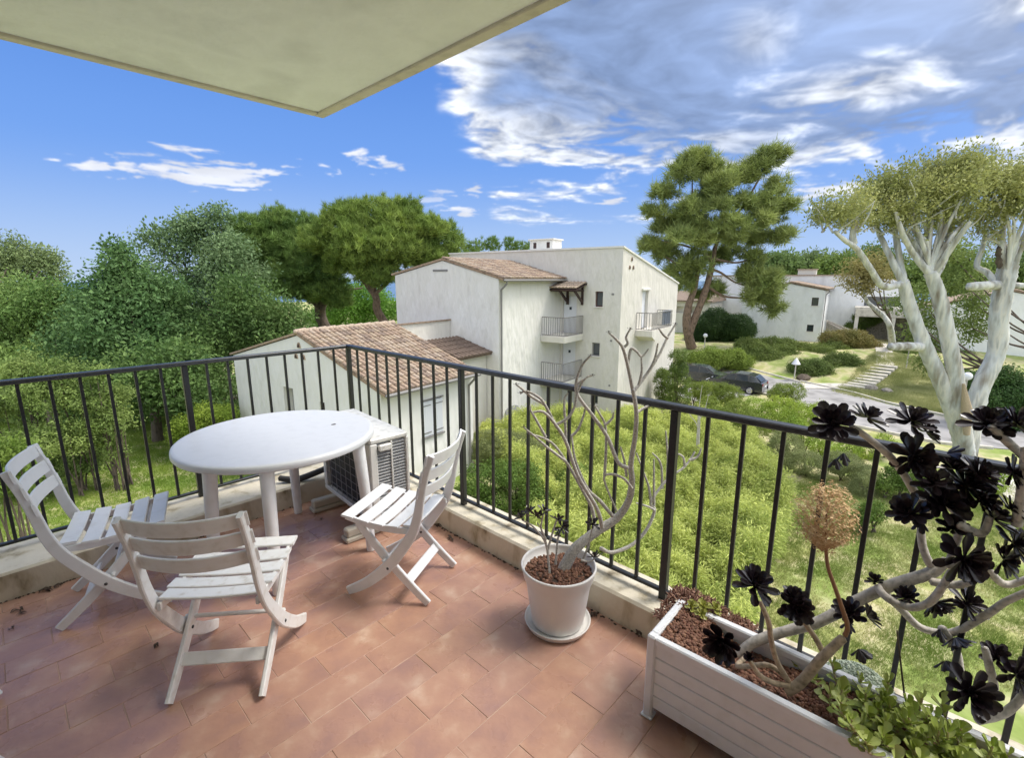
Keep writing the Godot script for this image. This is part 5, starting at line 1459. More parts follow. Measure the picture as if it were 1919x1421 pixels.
		for i in lot[2]:
			var p := Vector2(g.randf_range(lo.x, hi.x), g.randf_range(lo.y, hi.y))
			if not Geometry2D.is_point_in_polygon(p, lot[1]): continue
			var k := nz.get_noise_2d(p.x * 1.6, p.y * 1.6)
			if lot[0] != "left" and g.randf() < 0.35 + k * 0.9: continue
			var s: float = g.randf_range(0.7, 1.3) * lot[3]
			tr.append(Transform3D(Basis(Vector3.UP, g.randf() * TAU).scaled(Vector3(s, s, s)), on_ground(p.x, p.y)))
			var c := Color(0.22, 0.3, 0.06).lerp(Color(0.6, 0.56, 0.27), clampf(0.35 + k * 0.9 + g.randfn() * 0.2, 0, 1))
			if lot[0] == "slope": c = Color(0.3, 0.33, 0.12).lerp(Color(0.55, 0.54, 0.28), clampf(0.4 + k + g.randfn() * 0.25, 0, 1))
			if lot[0] == "left": c = Color(0.175, 0.289, 0.0405).lerp(Color(0.298, 0.391, 0.0675), clampf(0.5 + k + g.randfn() * 0.2, 0, 1))
			c.a = 1
			cols.append(c)
		var gr := multi(self, "grass", bmesh, M.leaf, tr, cols)
		tag(gr, {"right": "short dry grass tufts on the lawn beyond the right rail", "left": "short green grass on the lawn beyond the left rail", "slope": "short dry grass on the slope beside the garden steps"}[lot[0]], "grass", "", "stuff")


# ------------------------------------------------------------------ the balcony itself
func balcony() -> void:
	var fl := mb()
	bb(fl, Vector3(-0.75, -0.22, 1.3), Vector3(1.84, -0.0022, -3.4))
	var floor_ := struct("balcony_floor", fl, M.grout, "terracotta tiled balcony floor in running bond")
	var meshes := []
	for k in 3:
		var t := mb()
		bx(t, Vector3.ZERO, Vector3(0.3084 - 0.0004 * k, 0.012, 0.1536), 0.0016)
		meshes.append(t.commit())
	var g := RandomNumberGenerator.new()
	g.seed = 4
	var half := {}
	var row := 0
	for k in range(-12, 13):
		# rows run along x; boundaries in b = -z
		var b0 := 1.425 + 0.155 * k
		var b1 := b0 + 0.155
		if b1 < -0.4 or b0 > 3.395: continue
		b1 = minf(b1, 3.398)
		var shift := 1.362 if posmod(k, 2) == 0 else 1.207
		for i in range(-8, 3):
			var a0 := shift + 0.31 * i
			var a1 := a0 + 0.31
			if a1 < -0.7 or a0 > 1.835: continue
			var whole := a0 >= -0.745 and a1 <= 1.84 and b1 - b0 > 0.15
			a0 = maxf(a0, -0.745)
			a1 = minf(a1, 1.838)
			var mesh: Mesh = meshes[g.randi() % 3]
			if not whole:
				var t := mb()
				bx(t, Vector3.ZERO, Vector3(a1 - a0 - 0.0024, 0.012, b1 - b0 - 0.0022), 0.0016)
				mesh = t.commit()
			var at := Transform3D(Basis.from_euler(Vector3(g.randfn() * 0.0012, g.randfn() * 0.003, g.randfn() * 0.0012)), Vector3((a0 + a1) * 0.5, -0.006 + g.randfn() * 0.0005, -(b0 + b1) * 0.5))
			put(floor_, "floor_tile", mesh, M["terracotta_%d" % (g.randi() % 5)], at)
	# low walls that carry the rail
	var kr := thing("low_wall", "low cream rendered wall with black stains under the right rail", "low wall", Vector3(1.96, 0, -1.0), 0.0)
	var w := mb()
	bb(w, Vector3(-0.12, -0.24, 2.3), Vector3(0.12, 0.15, -2.76), 0.012)
	put(kr, "wall", w, M.kerb)
	var kl := thing("low_wall", "low cream rendered wall under the left rail behind the chairs", "low wall", Vector3(0.7, 0, -3.56), 0.0)
	w = mb()
	bb(w, Vector3(-1.45, -0.24, -0.22), Vector3(1.38, 0.15, 0.16), 0.012)
	put(kl, "wall", w, M.kerb)
	# dirt gathered where the walls meet the floor
	var dg := mb()
	for i in 220:
		var onr := i % 2 == 0
		var q := g.randf()
		var p := Vector3(1.838 - absf(g.randfn()) * 0.008, 0.001, -lerpf(0.75, 3.2, q)) if onr else Vector3(lerpf(-0.7, 1.3, q), 0.001, -3.4 + absf(g.randfn()) * 0.008)
		lathe(dg, [Vector2(0.001, 0.003), Vector2(0.002 + g.randf() * 0.004, 0.0016), Vector2(0.003 + g.randf() * 0.006, -0.002)], 5, p, g.randf_range(0.5, 2.0))
	var dirt := put(self, "dirt", dg, M.debris)
	tag(dirt, "line of dark dirt and moss where the low walls meet the floor", "dirt", "", "stuff")
	# soffit of the balcony above, with a thin drip lip round its edge
	var s := mb()
	bb(s, Vector3(-0.75, 2.715, 2.2), Vector3(1.72, 2.95, -3.4))
	var so := struct("balcony_ceiling", s, M.soffit, "cream underside of the balcony above")
	var e1 := mb()
	bb(e1, Vector3(1.685, 2.7, 2.2), Vector3(1.752, 2.97, -3.43), 0.004)
	bb(e1, Vector3(-0.75, 2.7, -3.372), Vector3(1.6849, 2.97, -3.432), 0.004)
	put(so, "drip_edge", e1, M.soffit_edge)
	# the flat behind and to the left of the camera, and the storey below
	var fw := mb()
	bb(fw, Vector3(-1.0, -6.4, -3.4), Vector3(-0.76, 6.0, 1.3))
	bb(fw, Vector3(-1.0, -6.4, 1.31), Vector3(1.6, 6.0, 1.6))
	bb(fw, Vector3(-0.75, -6.4, 1.3), Vector3(1.2, -0.24, -2.6))
	struct("apartment_wall", fw, M.own_wall, "cream rendered walls of the flat behind the viewer")

func railing() -> void:
	var t := thing("balcony_railing", "black iron railing with square bars turning the balcony corner", "railing", Vector3(1.96, 0.15, -3.7))
	var o := t.position
	var top := mb()
	bb(top, Vector3(1.936, 1.065, 2.0) - o, Vector3(1.984, 1.092, -3.724) - o, 0.005)
	bb(top, Vector3(-0.76, 1.065, -3.676) - o, Vector3(1.9355, 1.092, -3.724) - o, 0.005)
	put(t, "top_rail", top, M.rail_top)
	var low := mb()
	bb(low, Vector3(1.947, 0.182, 2.0) - o, Vector3(1.973, 0.198, -3.713) - o, 0.003)
	bb(low, Vector3(-0.76, 0.182, -3.687) - o, Vector3(1.9465, 0.198, -3.713) - o, 0.003)
	put(t, "bottom_rail", low, M.iron)
	var post := mb()
	bb(post, Vector3(-0.017, 0, -0.017), Vector3(0.017, 0.914, 0.017), 0.003)
	var pm := post.commit()
	var bar_ := mb()
	bb(bar_, Vector3(-0.008, 0.04, -0.008), Vector3(0.008, 0.914, 0.008), 0.002)
	var bm := bar_.commit()
	for k in range(0, 39):
		var b := 3.7 - k * 0.1413
		if k % 10 == 0: put(t, "post", pm, M.iron, Transform3D(Basis(), Vector3(0, 0.0, 3.7 - b)))
		else: put(t, "baluster", bm, M.iron, Transform3D(Basis(), Vector3(0, 0, 3.7 - b)))
	for k in range(1, 22):
		var a := -k * 0.1287
		if k % 9 == 0: put(t, "post", pm, M.iron, Transform3D(Basis(), Vector3(a, 0, 0)))
		else: put(t, "baluster", bm, M.iron, Transform3D(Basis(), Vector3(a, 0, 0)))

# ------------------------------------------------------------------ furniture
func seg(st: SurfaceTool, pts: Array, w: Array, t: float, across := Vector3(0, 0, 0), n := 6) -> void:
	strip(st, smoothed(pts, n), across, w, t, 0.004)

func chair(called: String, label: String, at: Vector3, fwd: Vector2, m: Material) -> Node3D:
	var t := thing(called, label, "chair", at, rad_to_deg(atan2(fwd.x, -fwd.y)), "white folding chairs round the table")
	for s in [-1.0, 1.0]:
		var x: float = s * 0.2
		var r := mb()
		var p := []
		for q in [[-0.07, 0.815], [-0.035, 0.71], [-0.008, 0.6], [0.012, 0.5], [0.045, 0.405], [0.105, 0.31], [0.19, 0.2], [0.3, 0.1], [0.385, 0.045], [0.43, 0.022]]:
			p.append(Vector3(x, q[1], q[0]))
		var ps := smoothed(p, 5)
		# the broad face lies in the side plane: sweep with the thin way along x
		strip(r, ps, Vector3(0, 0.5, 1).normalized(), [0.034, 0.038, 0.042, 0.046, 0.05, 0.055, 0.06, 0.055, 0.05, 0.044], 0.019, 0.004)
		put(t, "back_rail", r, m)
		var l := mb()
		strip(l, smoothed([Vector3(s * 0.172, 0.012, -0.012), Vector3(s * 0.172, 0.1, 0.085), Vector3(s * 0.172, 0.2, 0.185), Vector3(s * 0.172, 0.31, 0.285), Vector3(s * 0.172, 0.405, 0.365)], 4), Vector3(0, -0.8, 1).normalized(), [0.04, 0.046, 0.05, 0.046, 0.042], 0.018, 0.004)
		put(t, "leg", l, m)
		var pin := mb()
		tube(pin, [Vector3(s * 0.16, 0.195, 0.186), Vector3(s * 0.212, 0.195, 0.186)], [0.007, 0.007], 8)
		put(t, "pivot_pin", pin, M.pin)
		var sr := mb()
		strip(sr, smoothed([Vector3(s * 0.178, 0.405, 0.03), Vector3(s * 0.178, 0.397, 0.15), Vector3(s * 0.178, 0.402, 0.28), Vector3(s * 0.178, 0.428, 0.43)], 4), Vector3(0, 1, 0), [0.03, 0.036, 0.036, 0.026], 0.014, 0.003)
		put(t, "seat_rail", sr, m)
	for k in 3:
		var y: float = [0.778, 0.695, 0.612][k]
		var z: float = [-0.058, -0.031, -0.01][k]
		var st := mb()
		var p := []
		for i in 13:
			var f := (i - 6) / 6.0
			p.append(Vector3(f * 0.216, y + 0.012 * f * f, z + 0.012 - 0.045 * (1.0 - f * f)))
		strip(st, p, Vector3(0, 1, -0.22).normalized(), [0.06, 0.064, 0.066, 0.064, 0.06], 0.011, 0.003)
		put(t, "back_slat", st, m)
	for k in 5:
		var z: float = [0.075, 0.158, 0.241, 0.324, 0.412][k]
		var y: float = [0.428, 0.42, 0.42, 0.428, 0.446][k]
		var tilt: float = [0.06, 0.05, -0.06, -0.16, -0.12][k]
		var st := mb()
		var p := []
		for i in 11:
			var f := (i - 5) / 5.0
			p.append(Vector3(f * (0.2 if k > 0 else 0.182), y - 0.008 * (1.0 - f * f) - (0.006 * f * f if k == 4 else 0.0), z))
		strip(st, p, Vector3(0, -tilt, 1).normalized(), [0.066, 0.067, 0.066], 0.012, 0.003)
		put(t, "seat_slat", st, m)
	var cb := mb()
	strip(cb, [Vector3(-0.166, 0.115, 0.098), Vector3(0.166, 0.115, 0.098)], Vector3(0, 1, 0.9).normalized(), [0.05, 0.05], 0.012, 0.003)
	put(t, "crossbar", cb, m)
	var rod := mb()
	tube(rod, [Vector3(-0.2, 0.225, 0.215), Vector3(0.2, 0.225, 0.215)], [0.009, 0.009], 8)
	tube(rod, [Vector3(-0.17, 0.4, 0.36), Vector3(0.17, 0.4, 0.36)], [0.009, 0.009], 8)
	put(t, "brace_rod", rod, m)
	return t

func furniture() -> void:
	# round table
	var c := Vector3(1.06, 0, -2.9)
	var t := thing("garden_table", "round white plastic garden table in the balcony corner", "table", c)
	var st := mb()
	lathe(st, [Vector2(0.001, 0.722), Vector2(0.3, 0.7225), Vector2(0.515, 0.722), Vector2(0.531, 0.719), Vector2(0.539, 0.712), Vector2(0.541, 0.702), Vector2(0.541, 0.688), Vector2(0.537, 0.682), Vector2(0.528, 0.68), Vector2(0.525, 0.69), Vector2(0.3, 0.695), Vector2(0.001, 0.695)], 96)
	put(t, "tabletop", st, M.resin_top)
	var ap := mb()
	lathe(ap, [Vector2(0.43, 0.6945), Vector2(0.43, 0.66), Vector2(0.42, 0.655), Vector2(0.415, 0.6945)], 64)
	put(t, "apron", ap, M.resin)
	for q in [[-0.25, 0.45], [0.31, 0.43], [0.21, -0.37], [-0.44, 0.13]]:
		var l := mb()
		tube(l, [Vector3(q[0] * 0.92, 0.694, q[1] * 0.92), Vector3(q[0] * 0.98, 0.3, q[1] * 0.98), Vector3(q[0] * 1.0, 0.004, q[1] * 1.0)], [0.036, 0.031, 0.026], 18)
		put(t, "leg", l, M.resin)
	var tw := mb()
	tube(tw, [Vector3(0, 0, 0), Vector3(0.012, 0.001, 0.006), Vector3(0.026, 0, 0.003)], [0.002, 0.003, 0.002], 5)
	var twig := put(self, "dead_leaf", tw, M.debris, Transform3D(Basis(), Vector3(1.349, 0.726, -2.824)))
	tag(twig, "tiny dark leaf bit lying on the white table", "leaf")
	# chairs
	chair("folding_chair", "white folding chair seen from behind in front of the table", Vector3(0.38, 0, -1.944), Vector2(0.654, 0.757), M.resin_old)
	chair("folding_chair", "white folding chair at the left by the rail, facing the table", Vector3(0.05, 0, -3.075), Vector2(0.969, -0.247), M.resin)
	chair("folding_chair", "white folding chair right of the table beside the outdoor air unit", Vector3(1.44, 0, -1.89), Vector2(-0.461, 0.888), M.resin)
	# a fourth, folded flat and leaning on the wall: only a foot shows
	var f := thing("folding_chair", "folded white chair leaning at the left edge, only its foot in view", "chair", Vector3(-0.215, 0, -2.4), 0.0, "white folding chairs round the table")
	var lean := Basis(Vector3(0, 0, 1), deg_to_rad(26.0))
	for s in [0.0, 0.4]:
		var l := mb()
		strip(l, [lean * Vector3(0, 0.0, 0.0 + s) + Vector3(0, 0.012, -0.18), lean * Vector3(0, 0.5, 0.0 + s) + Vector3(0, 0.012, -0.18), lean * Vector3(0, 0.93, 0.02 + s) + Vector3(0, 0.012, -0.18)], Vector3(1, 0, 0), [0.045, 0.055, 0.04], 0.02, 0.004)
		put(f, "leg", l, M.resin)
	for k in 7:
		var l := mb()
		var y := 0.25 + k * 0.1
		strip(l, [lean * Vector3(0.012, y, 0.012) + Vector3(0, 0.012, -0.18), lean * Vector3(0.012, y, 0.388) + Vector3(0, 0.012, -0.18)], lean * Vector3(0, 1, 0), [0.066, 0.066], 0.012, 0.003)
		put(f, "slat", l, M.resin)
	air_unit()
	litter()

# outdoor unit of the air conditioning: fan grille to the left (-X), louvred end towards the camera (+Z)
func air_unit() -> void:
	var t := thing("air_conditioner", "white outdoor air conditioning unit with dark wire grille behind the table", "air conditioner", Vector3(1.62, 0, -2.95), -4.0)
	var L := 0.78   # along Z
	var W := 0.27
	var y0 := 0.085
	var y1 := 0.655
	var body := mb()
	bb(body, Vector3(-W / 2, y1 - 0.035, -L / 2), Vector3(W / 2, y1, L / 2), 0.01)
	bb(body, Vector3(-W / 2, y0, -L / 2), Vector3(W / 2, y0 + 0.035, L / 2), 0.006)
	bb(body, Vector3(-W / 2, y0 + 0.035, L / 2 - 0.075), Vector3(-W / 2 + 0.05, y1 - 0.035, L / 2), 0.006)
	bb(body, Vector3(-W / 2, y0 + 0.035, -L / 2), Vector3(-W / 2 + 0.05, y1 - 0.035, -L / 2 + 0.05), 0.006)
	bb(body, Vector3(W / 2 - 0.02, y0 + 0.035, L / 2 - 0.02), Vector3(W / 2, y1 - 0.035, L / 2), 0.004)
	bb(body, Vector3(W / 2 - 0.02, y0 + 0.035, -L / 2), Vector3(W / 2, y1 - 0.035, L / 2 - 0.021), 0.004)
	put(t, "casing", body, M.ac_white)
	var dk := mb()
	bb(dk, Vector3(-W / 2 + 0.03, y0 + 0.035, -L / 2 + 0.05), Vector3(W / 2 - 0.021, y1 - 0.035, L / 2 - 0.076))
	put(t, "fan_well", dk, M.ac_dark)
	var wires := Node3D.new()
	wires.name = "wire_grille"
	t.add_child(wires, true)
	var x := -W / 2 + 0.006
	for k in 9:
		var w := mb()
		var z := lerpf(-L / 2 + 0.05, L / 2 - 0.076, k / 8.0)
		tube(w, [Vector3(x, y0 + 0.035, z), Vector3(x, y1 - 0.035, z)], [0.0022, 0.0022], 5)
		put(wires, "wire", w, M.ac_wire)
	for k in 10:
		var w := mb()
		var y := lerpf(y0 + 0.04, y1 - 0.04, k / 9.0)
		tube(w, [Vector3(x - 0.004, y, -L / 2 + 0.05), Vector3(x - 0.004, y, L / 2 - 0.076)], [0.0018, 0.0018], 5)
		put(wires, "wire", w, M.ac_wire)
	# louvred end: slats with a dark gap behind, a middle mullion and a grip at the top
	var bk := mb()
	bb(bk, Vector3(-W / 2 + 0.051, y0 + 0.036, L / 2 - 0.05), Vector3(W / 2 - 0.021, y1 - 0.036, L / 2 - 0.04))
	put(t, "louvre_back", bk, M.ac_dark)
	for k in 24:
		var s := mb()
		var y := lerpf(y0 + 0.05, y1 - 0.05, k / 23.0)
		box(s, Transform3D(Basis(Vector3.RIGHT, 0.6), Vector3(0.014, y, L / 2 - 0.018)), Vector3(W - 0.075, 0.003, 0.026))
		put(t, "louvre", s, M.ac_fin)
	var mu := mb()
	bb(mu, Vector3(0.008, y0 + 0.036, L / 2 - 0.012), Vector3(0.02, y1 - 0.036, L / 2 - 0.002), 0.002)
	put(t, "mullion", mu, M.ac_white)
	var gr := mb()
	bb(gr, Vector3(-W / 2 + 0.055, y1 - 0.085, L / 2 - 0.006), Vector3(0.005, y1 - 0.045, L / 2 + 0.02), 0.006)
	put(t, "grip", gr, M.ac_white)
	for z in [-0.24, 0.3]:
		var f := mb()
		bb(f, Vector3(-0.3, 0.002, z - 0.045), Vector3(0.17, 0.03, z + 0.045), 0.006)
		bb(f, Vector3(-0.29, 0.0301, z - 0.03), Vector3(0.16, 0.0845, z + 0.03), 0.008)
		put(t, "support_foot", f, M.ac_foot)
	var pipe := mb()
	tube(pipe, smoothed([Vector3(-0.05, 0.25, -L / 2), Vector3(-0.16, 0.21, -L / 2 - 0.04), Vector3(-0.3, 0.17, -L / 2 - 0.1), Vector3(-0.4, 0.19, -L / 2 - 0.16)], 5), [0.022, 0.025, 0.022], 8)
	put(t, "refrigerant_pipe", pipe, M.ac_dark)

# dead leaves and crumbs on the floor, each its own
func litter() -> void:
	var g := RandomNumberGenerator.new()
	g.seed = 12
	var spots := [[Vector3(-0.03, 0, -3.371), 0.03, "curled brown leaf by the left wall, biggest of the pair"], [Vector3(0.018, 0, -3.367), 0.022, "smaller brown leaf by the left wall"], [Vector3(-0.128, 0, -3.248), 0.022, "dark leaf scrap on the floor at the left edge"], [Vector3(-0.123, 0, -3.202), 0.016, "thin leaf scrap beside the dark one at the left edge"], [Vector3(-0.162, 0, -3.092), 0.012, "tiny crumb of leaf lowest at the left edge"], [Vector3(0.279, 0, -2.466), 0.02, "brown leaf stalk lying between the left and front chairs"], [Vector3(1.268, 0, -3.266), 0.02, "brown leaf bit at the table leg"], [Vector3(1.336, 0, -3.058), 0.012, "small leaf bit in front of the air unit"], [Vector3(1.783, 0, -2.217), 0.03, "twisted dark twig under the right chair by the wall"], [Vector3(1.844, 0, -0.938), 0.035, "dry brown clump on the floor left of the planter"], [Vector3(1.814, -0, -1.158), 0.03, "dark debris beside the white saucer"], [Vector3(1.836, 0, -2.409), 0.03, "dark leaf pile at the wall behind the right chair"]]
	for s in spots:
		var st := mb()
		for k in 4:
			var d := Vector3(g.randfn(), 0.15, g.randfn()).normalized()
			var p := Vector3(g.randfn() * s[1] * 0.4, 0.004, g.randfn() * s[1] * 0.4)
			strip(st, smoothed([p - d * s[1] * 0.7, p + Vector3(0, s[1] * 0.35, 0), p + d * s[1] * 0.7], 3), d.cross(Vector3.UP).normalized() + Vector3(0, 0.3, 0), [s[1] * 0.1, s[1] * 0.5, s[1] * 0.1], 0.0016, 0.0003)
		var o := put(self, "dead_leaf", st, M.debris, Transform3D(Basis(), s[0] + Vector3(0, 0.001, 0)))
		tag(o, s[2], "dead leaf", "dead leaves on the balcony floor")


# ------------------------------------------------------------------ pots and succulents
# spoon shaped leaf along +Z, cupped upwards, base at the origin
func spoon(l: float, w: float, cup: float, thick := 0.004) -> ArrayMesh:
	var st := mb()
	var prof := [[0.0, 0.2], [0.26, 0.4], [0.52, 0.76], [0.76, 1.0], [0.93, 0.74], [1.0, 0.14]]
	var top := []
	var low := []
	for q in prof:
		var r := []
		var b := []
		for s in [-1.0, -0.5, 0.0, 0.5, 1.0]:
			var x: float = s * w * 0.5 * q[1]
			var y: float = cup * l * q[0] * q[0] * 0.45 + absf(s) * absf(s) * w * 0.16 * q[1]
			r.append(Vector3(x, y, l * q[0]))
			b.append(Vector3(x, y - thick * (1.0 - absf(s) * 0.85), l * q[0]))
		top.append(r)
		low.append(b)
	for side in 2:
		var a: Array = top if side == 0 else low
		var n := []
		for i in 6:
			var nn := []
			for k in 5:
				var du: Vector3 = a[i][mini(k + 1, 4)] - a[i][maxi(k - 1, 0)]
				var dv: Vector3 = a[mini(i + 1, 5)][k] - a[maxi(i - 1, 0)][k]
				var v := dv.cross(du).normalized()
				if v.y < 0.0: v = -v
				nn.append(v if side == 0 else -v)
			n.append(nn)
		for i in 5:
			for k in 4:
				quadn(st, a[i][k], a[i][k + 1], a[i + 1][k + 1], a[i + 1][k], n[i][k], n[i][k + 1], n[i + 1][k + 1], n[i + 1][k])
	return st.commit()

# rosette of spoon leaves round "face" (the way it opens). single: each leaf its own node
func rosette(parent: Node3D, at: Vector3, face: Vector3, r: float, meshes: Array, m: Material, c1: Color, c2: Color, single: bool, seed_: int, n := 30, open := 1.0) -> Node3D:
	var m2: Material = M.get("ink_heart") if m.resource_name == "ink_leaf" else null
	var g := RandomNumberGenerator.new()
	g.seed = seed_
	var y := face.normalized()
	var x := y.cross(Vector3(0.3, 0.5, 0.8)).normalized()
	var frame := Basis(x, y, x.cross(y))
	var tr := []
	var cols := []
	for i in n:
		var f := float(i) / (n - 1)          # 0 outermost, 1 innermost
		var an := i * 2.39996 + g.randfn() * 0.12
		var lift := lerpf(-0.42, 1.25, pow(f, 0.95)) * open + g.randfn() * 0.1 + (1.0 - open) * 0.9
		var s := r * lerpf(1.0, 0.4, pow(f, 1.5)) * g.randf_range(0.88, 1.1)
		var dir := Vector3(cos(an) * cos(lift), sin(lift), sin(an) * cos(lift))
		var up := Vector3(-cos(an) * sin(lift), cos(lift), -sin(an) * sin(lift))
		var b := frame * Basis(up.cross(dir), up, dir)
		var off := frame * Vector3(cos(an), 0, sin(an)) * r * 0.06
		tr.append(Transform3D(b.scaled_local(Vector3(s, s, s)), off + y * r * 0.12 * f))
		var c := c1.lerp(c2, g.randf())
		cols.append(c)
	var o: Node3D
	var bud := mb()
	lathe(bud, [Vector2(0.001, 0.0), Vector2(0.1, 0.04), Vector2(0.13, 0.16), Vector2(0.08, 0.28), Vector2(0.001, 0.34)], 8)
	var heart := Transform3D(frame.scaled_local(Vector3(r, r, r)), y * r * 0.02)
	if single:
		o = Node3D.new()
		o.name = numbered("rosette", parent)
		parent.add_child(o, true)
		o.position = at - parent.position
		for i in n:
			put(o, "leaf", meshes[i % meshes.size()], m if (i * 7) % 5 < 3 or m2 == null else m2, tr[i])
		put(o, "heart", bud, m2 if m2 else m, heart)
	else:
		var st := SurfaceTool.new()
		var st2 := SurfaceTool.new()
		for i in n:
			(st if (i * 7) % 5 < 3 else st2).append_from(meshes[i % meshes.size()], 0, tr[i])
		st2.append_from(bud.commit(), 0, heart)
		var am: ArrayMesh = st.commit()
		st2.commit(am)
		am.surface_set_material(0, m)
		am.surface_set_material(1, m2 if m2 else m)
		o = put(parent, "rosette", am, null, Transform3D(Basis(), at - parent.position))
	return o

func stem(parent: Node3D, called: String, pts: Array, r: Array, m: Material, sides := 10) -> void:
	limb(parent, called, pts, r, m, sides, 0.05, 6)

# clay pebbles heaped in an area: list of points
func pebbles(parent: Node3D, called: String, pts: Array, seed_: int) -> void:
	var g := RandomNumberGenerator.new()
	g.seed = seed_
	var st := mb()
	var prof := []
	for i in 6:
		var an := -PI / 2 + PI * i / 5.0
		prof.append(Vector2(maxf(cos(an), 0.001), sin(an) * 0.85))
	lathe(st, prof, 9)
	var tr := []
	var cols := []
	for p in pts:
		var s := g.randf_range(0.0052, 0.0088)
		tr.append(Transform3D(Basis.from_euler(Vector3(g.randf() * 6, g.randf() * 6, g.randf() * 6)).scaled(Vector3(s, s * g.randf_range(0.8, 1.1), s * g.randf_range(0.8, 1.2))), p))
		var c := Color(0.15, 0.062, 0.038).lerp(Color(0.3, 0.16, 0.1), g.randf()) * g.randf_range(0.6, 1.25)
		c.a = 1
		cols.append(c)
	stuff(multi(parent, called, st.commit(), M.clay_ball, tr, cols))

func pots() -> void:
	var black := [spoon(1.0, 0.41, 0.3, 0.035), spoon(0.92, 0.37, 0.5, 0.035), spoon(0.97, 0.43, 0.12, 0.03)]
	var g := RandomNumberGenerator.new()
	g.seed = 77
	var ink := mat("ink_leaf", lin(0.019, 0.011, 0.016), 0.3, 0.6)
	ink.backlight_enabled = true
	ink.backlight = Color(0.02, 0.006, 0.008)
	var ink2 := mat("ink_heart", lin(0.034, 0.022, 0.024), 0.3, 0.5)
	ink2.backlight_enabled = true
	ink2.backlight = Color(0.05, 0.02, 0.02)
	var c1 := Color.WHITE
	var c2 := Color.WHITE
	# --- round pot on a saucer
	var c := Vector3(1.645, 0, -1.25)
	var sa := thing("saucer", "white round saucer under the white flower pot", "saucer", c)
	var st := mb()
	lathe(st, [Vector2(0.001, 0.012), Vector2(0.138, 0.012), Vector2(0.15, 0.03), Vector2(0.157, 0.032), Vector2(0.158, 0.028), Vector2(0.146, 0.004), Vector2(0.138, 0.001), Vector2(0.001, 0.001)], 64)
	put(sa, "dish", st, M.pot_white)
	var pot := thing("flower_pot", "tall white round flower pot by the low wall", "flower pot", c + Vector3(0, 0.0125, 0))
	st = mb()
	lathe(st, [Vector2(0.001, 0.001), Vector2(0.118, 0.001), Vector2(0.124, 0.01), Vector2(0.15, 0.2), Vector2(0.158, 0.235), Vector2(0.163, 0.24), Vector2(0.173, 0.285), Vector2(0.177, 0.293), Vector2(0.175, 0.3), Vector2(0.168, 0.3), Vector2(0.165, 0.29), Vector2(0.155, 0.24), Vector2(0.001, 0.24)], 72)
	put(pot, "vessel", st, M.pot_white)
	var soil := mb()
	lathe(soil, [Vector2(0.001, 0.268), Vector2(0.1, 0.262), Vector2(0.156, 0.25)], 24)
	put(pot, "soil", soil, M.soil)
	var pts := []
	for i in 900:
		var a := g.randf() * TAU
		var r := sqrt(g.randf()) * 0.155
		pts.append(Vector3(cos(a) * r, 0.27 - 0.1 * r + g.randf() * 0.006, sin(a) * r))
	pebbles(pot, "clay_pebbles", pts, 3)
	# bare branching succulent
	var p := thing("bare_succulent", "tall bare grey branching succulent growing in the white round pot", "plant", c + Vector3(-0.04, 0.275, 0.02))
	stem(p, "trunk", [Vector3(1.66, 0.261, -1.242), Vector3(1.717, 0.369, -1.211), Vector3(1.805, 0.44, -1.161), Vector3(1.901, 0.5, -1.103), Vector3(1.937, 0.588, -1.065), Vector3(1.926, 0.696, -1.047), Vector3(1.902, 0.789, -1.044), Vector3(1.892, 0.924, -1.025), Vector3(1.874, 1.043, -1.015), Vector3(1.842, 1.152, -1.02)], [0.029, 0.025, 0.022, 0.018, 0.0155, 0.013, 0.0112, 0.0095, 0.0085], M.bark_grey, 12)
	var thin := [0.0068, 0.006, 0.005, 0.0035]
	var mid := [0.0098, 0.0083, 0.0068, 0.0045]
	for q in [[Vector3(1.851, 1.145, -1.025), Vector3(1.806, 1.258, -1.029), Vector3(1.771, 1.339, -1.037), Vector3(1.753, 1.372, -1.056), Vector3(1.729, 1.403, -1.081)], [Vector3(1.85, 1.134, -1.026), Vector3(1.886, 1.167, -1.017), Vector3(1.933, 1.226, -0.997), Vector3(1.98, 1.296, -0.976), Vector3(2.018, 1.364, -0.964), Vector3(2.06, 1.423, -0.949)]]:
		stem(p, "branch", q, [0.0082, 0.0072, 0.006, 0.004], M.bark_grey, 8)
	for q in [[Vector3(1.814, 0.435, -1.167), Vector3(1.83, 0.533, -1.193), Vector3(1.815, 0.618, -1.238), Vector3(1.779, 0.761, -1.32), Vector3(1.743, 0.853, -1.387), Vector3(1.671, 0.896, -1.464)], [Vector3(1.733, 0.526, -1.077), Vector3(1.688, 0.636, -1.081), Vector3(1.605, 0.797, -1.126), Vector3(1.543, 0.96, -1.148), Vector3(1.505, 1.036, -1.173), Vector3(1.456, 1.096, -1.196), Vector3(1.427, 1.096, -1.227)], [Vector3(1.854, 0.527, -1.095), Vector3(1.826, 0.598, -1.154), Vector3(1.81, 0.646, -1.214), Vector3(1.794, 0.769, -1.275), Vector3(1.795, 0.89, -1.303)], [Vector3(1.848, 0.79, -1.028), Vector3(1.835, 0.81, -1.072), Vector3(1.816, 0.921, -1.12), Vector3(1.777, 1.018, -1.176), Vector3(1.714, 1.114, -1.214), Vector3(1.698, 1.178, -1.216), Vector3(1.698, 1.258, -1.187), Vector3(1.705, 1.302, -1.151)], [Vector3(1.853, 0.34, -1.154), Vector3(1.917, 0.299, -1.13), Vector3(2.009, 0.321, -1.076), Vector3(2.075, 0.39, -1.036), Vector3(2.118, 0.488, -1.018), Vector3(2.104, 0.534, -1.033), Vector3(2.191, 0.633, -0.999), Vector3(2.289, 0.688, -0.954), Vector3(2.34, 0.759, -0.929)]]:
		stem(p, "branch", q, mid, M.bark_grey, 8)
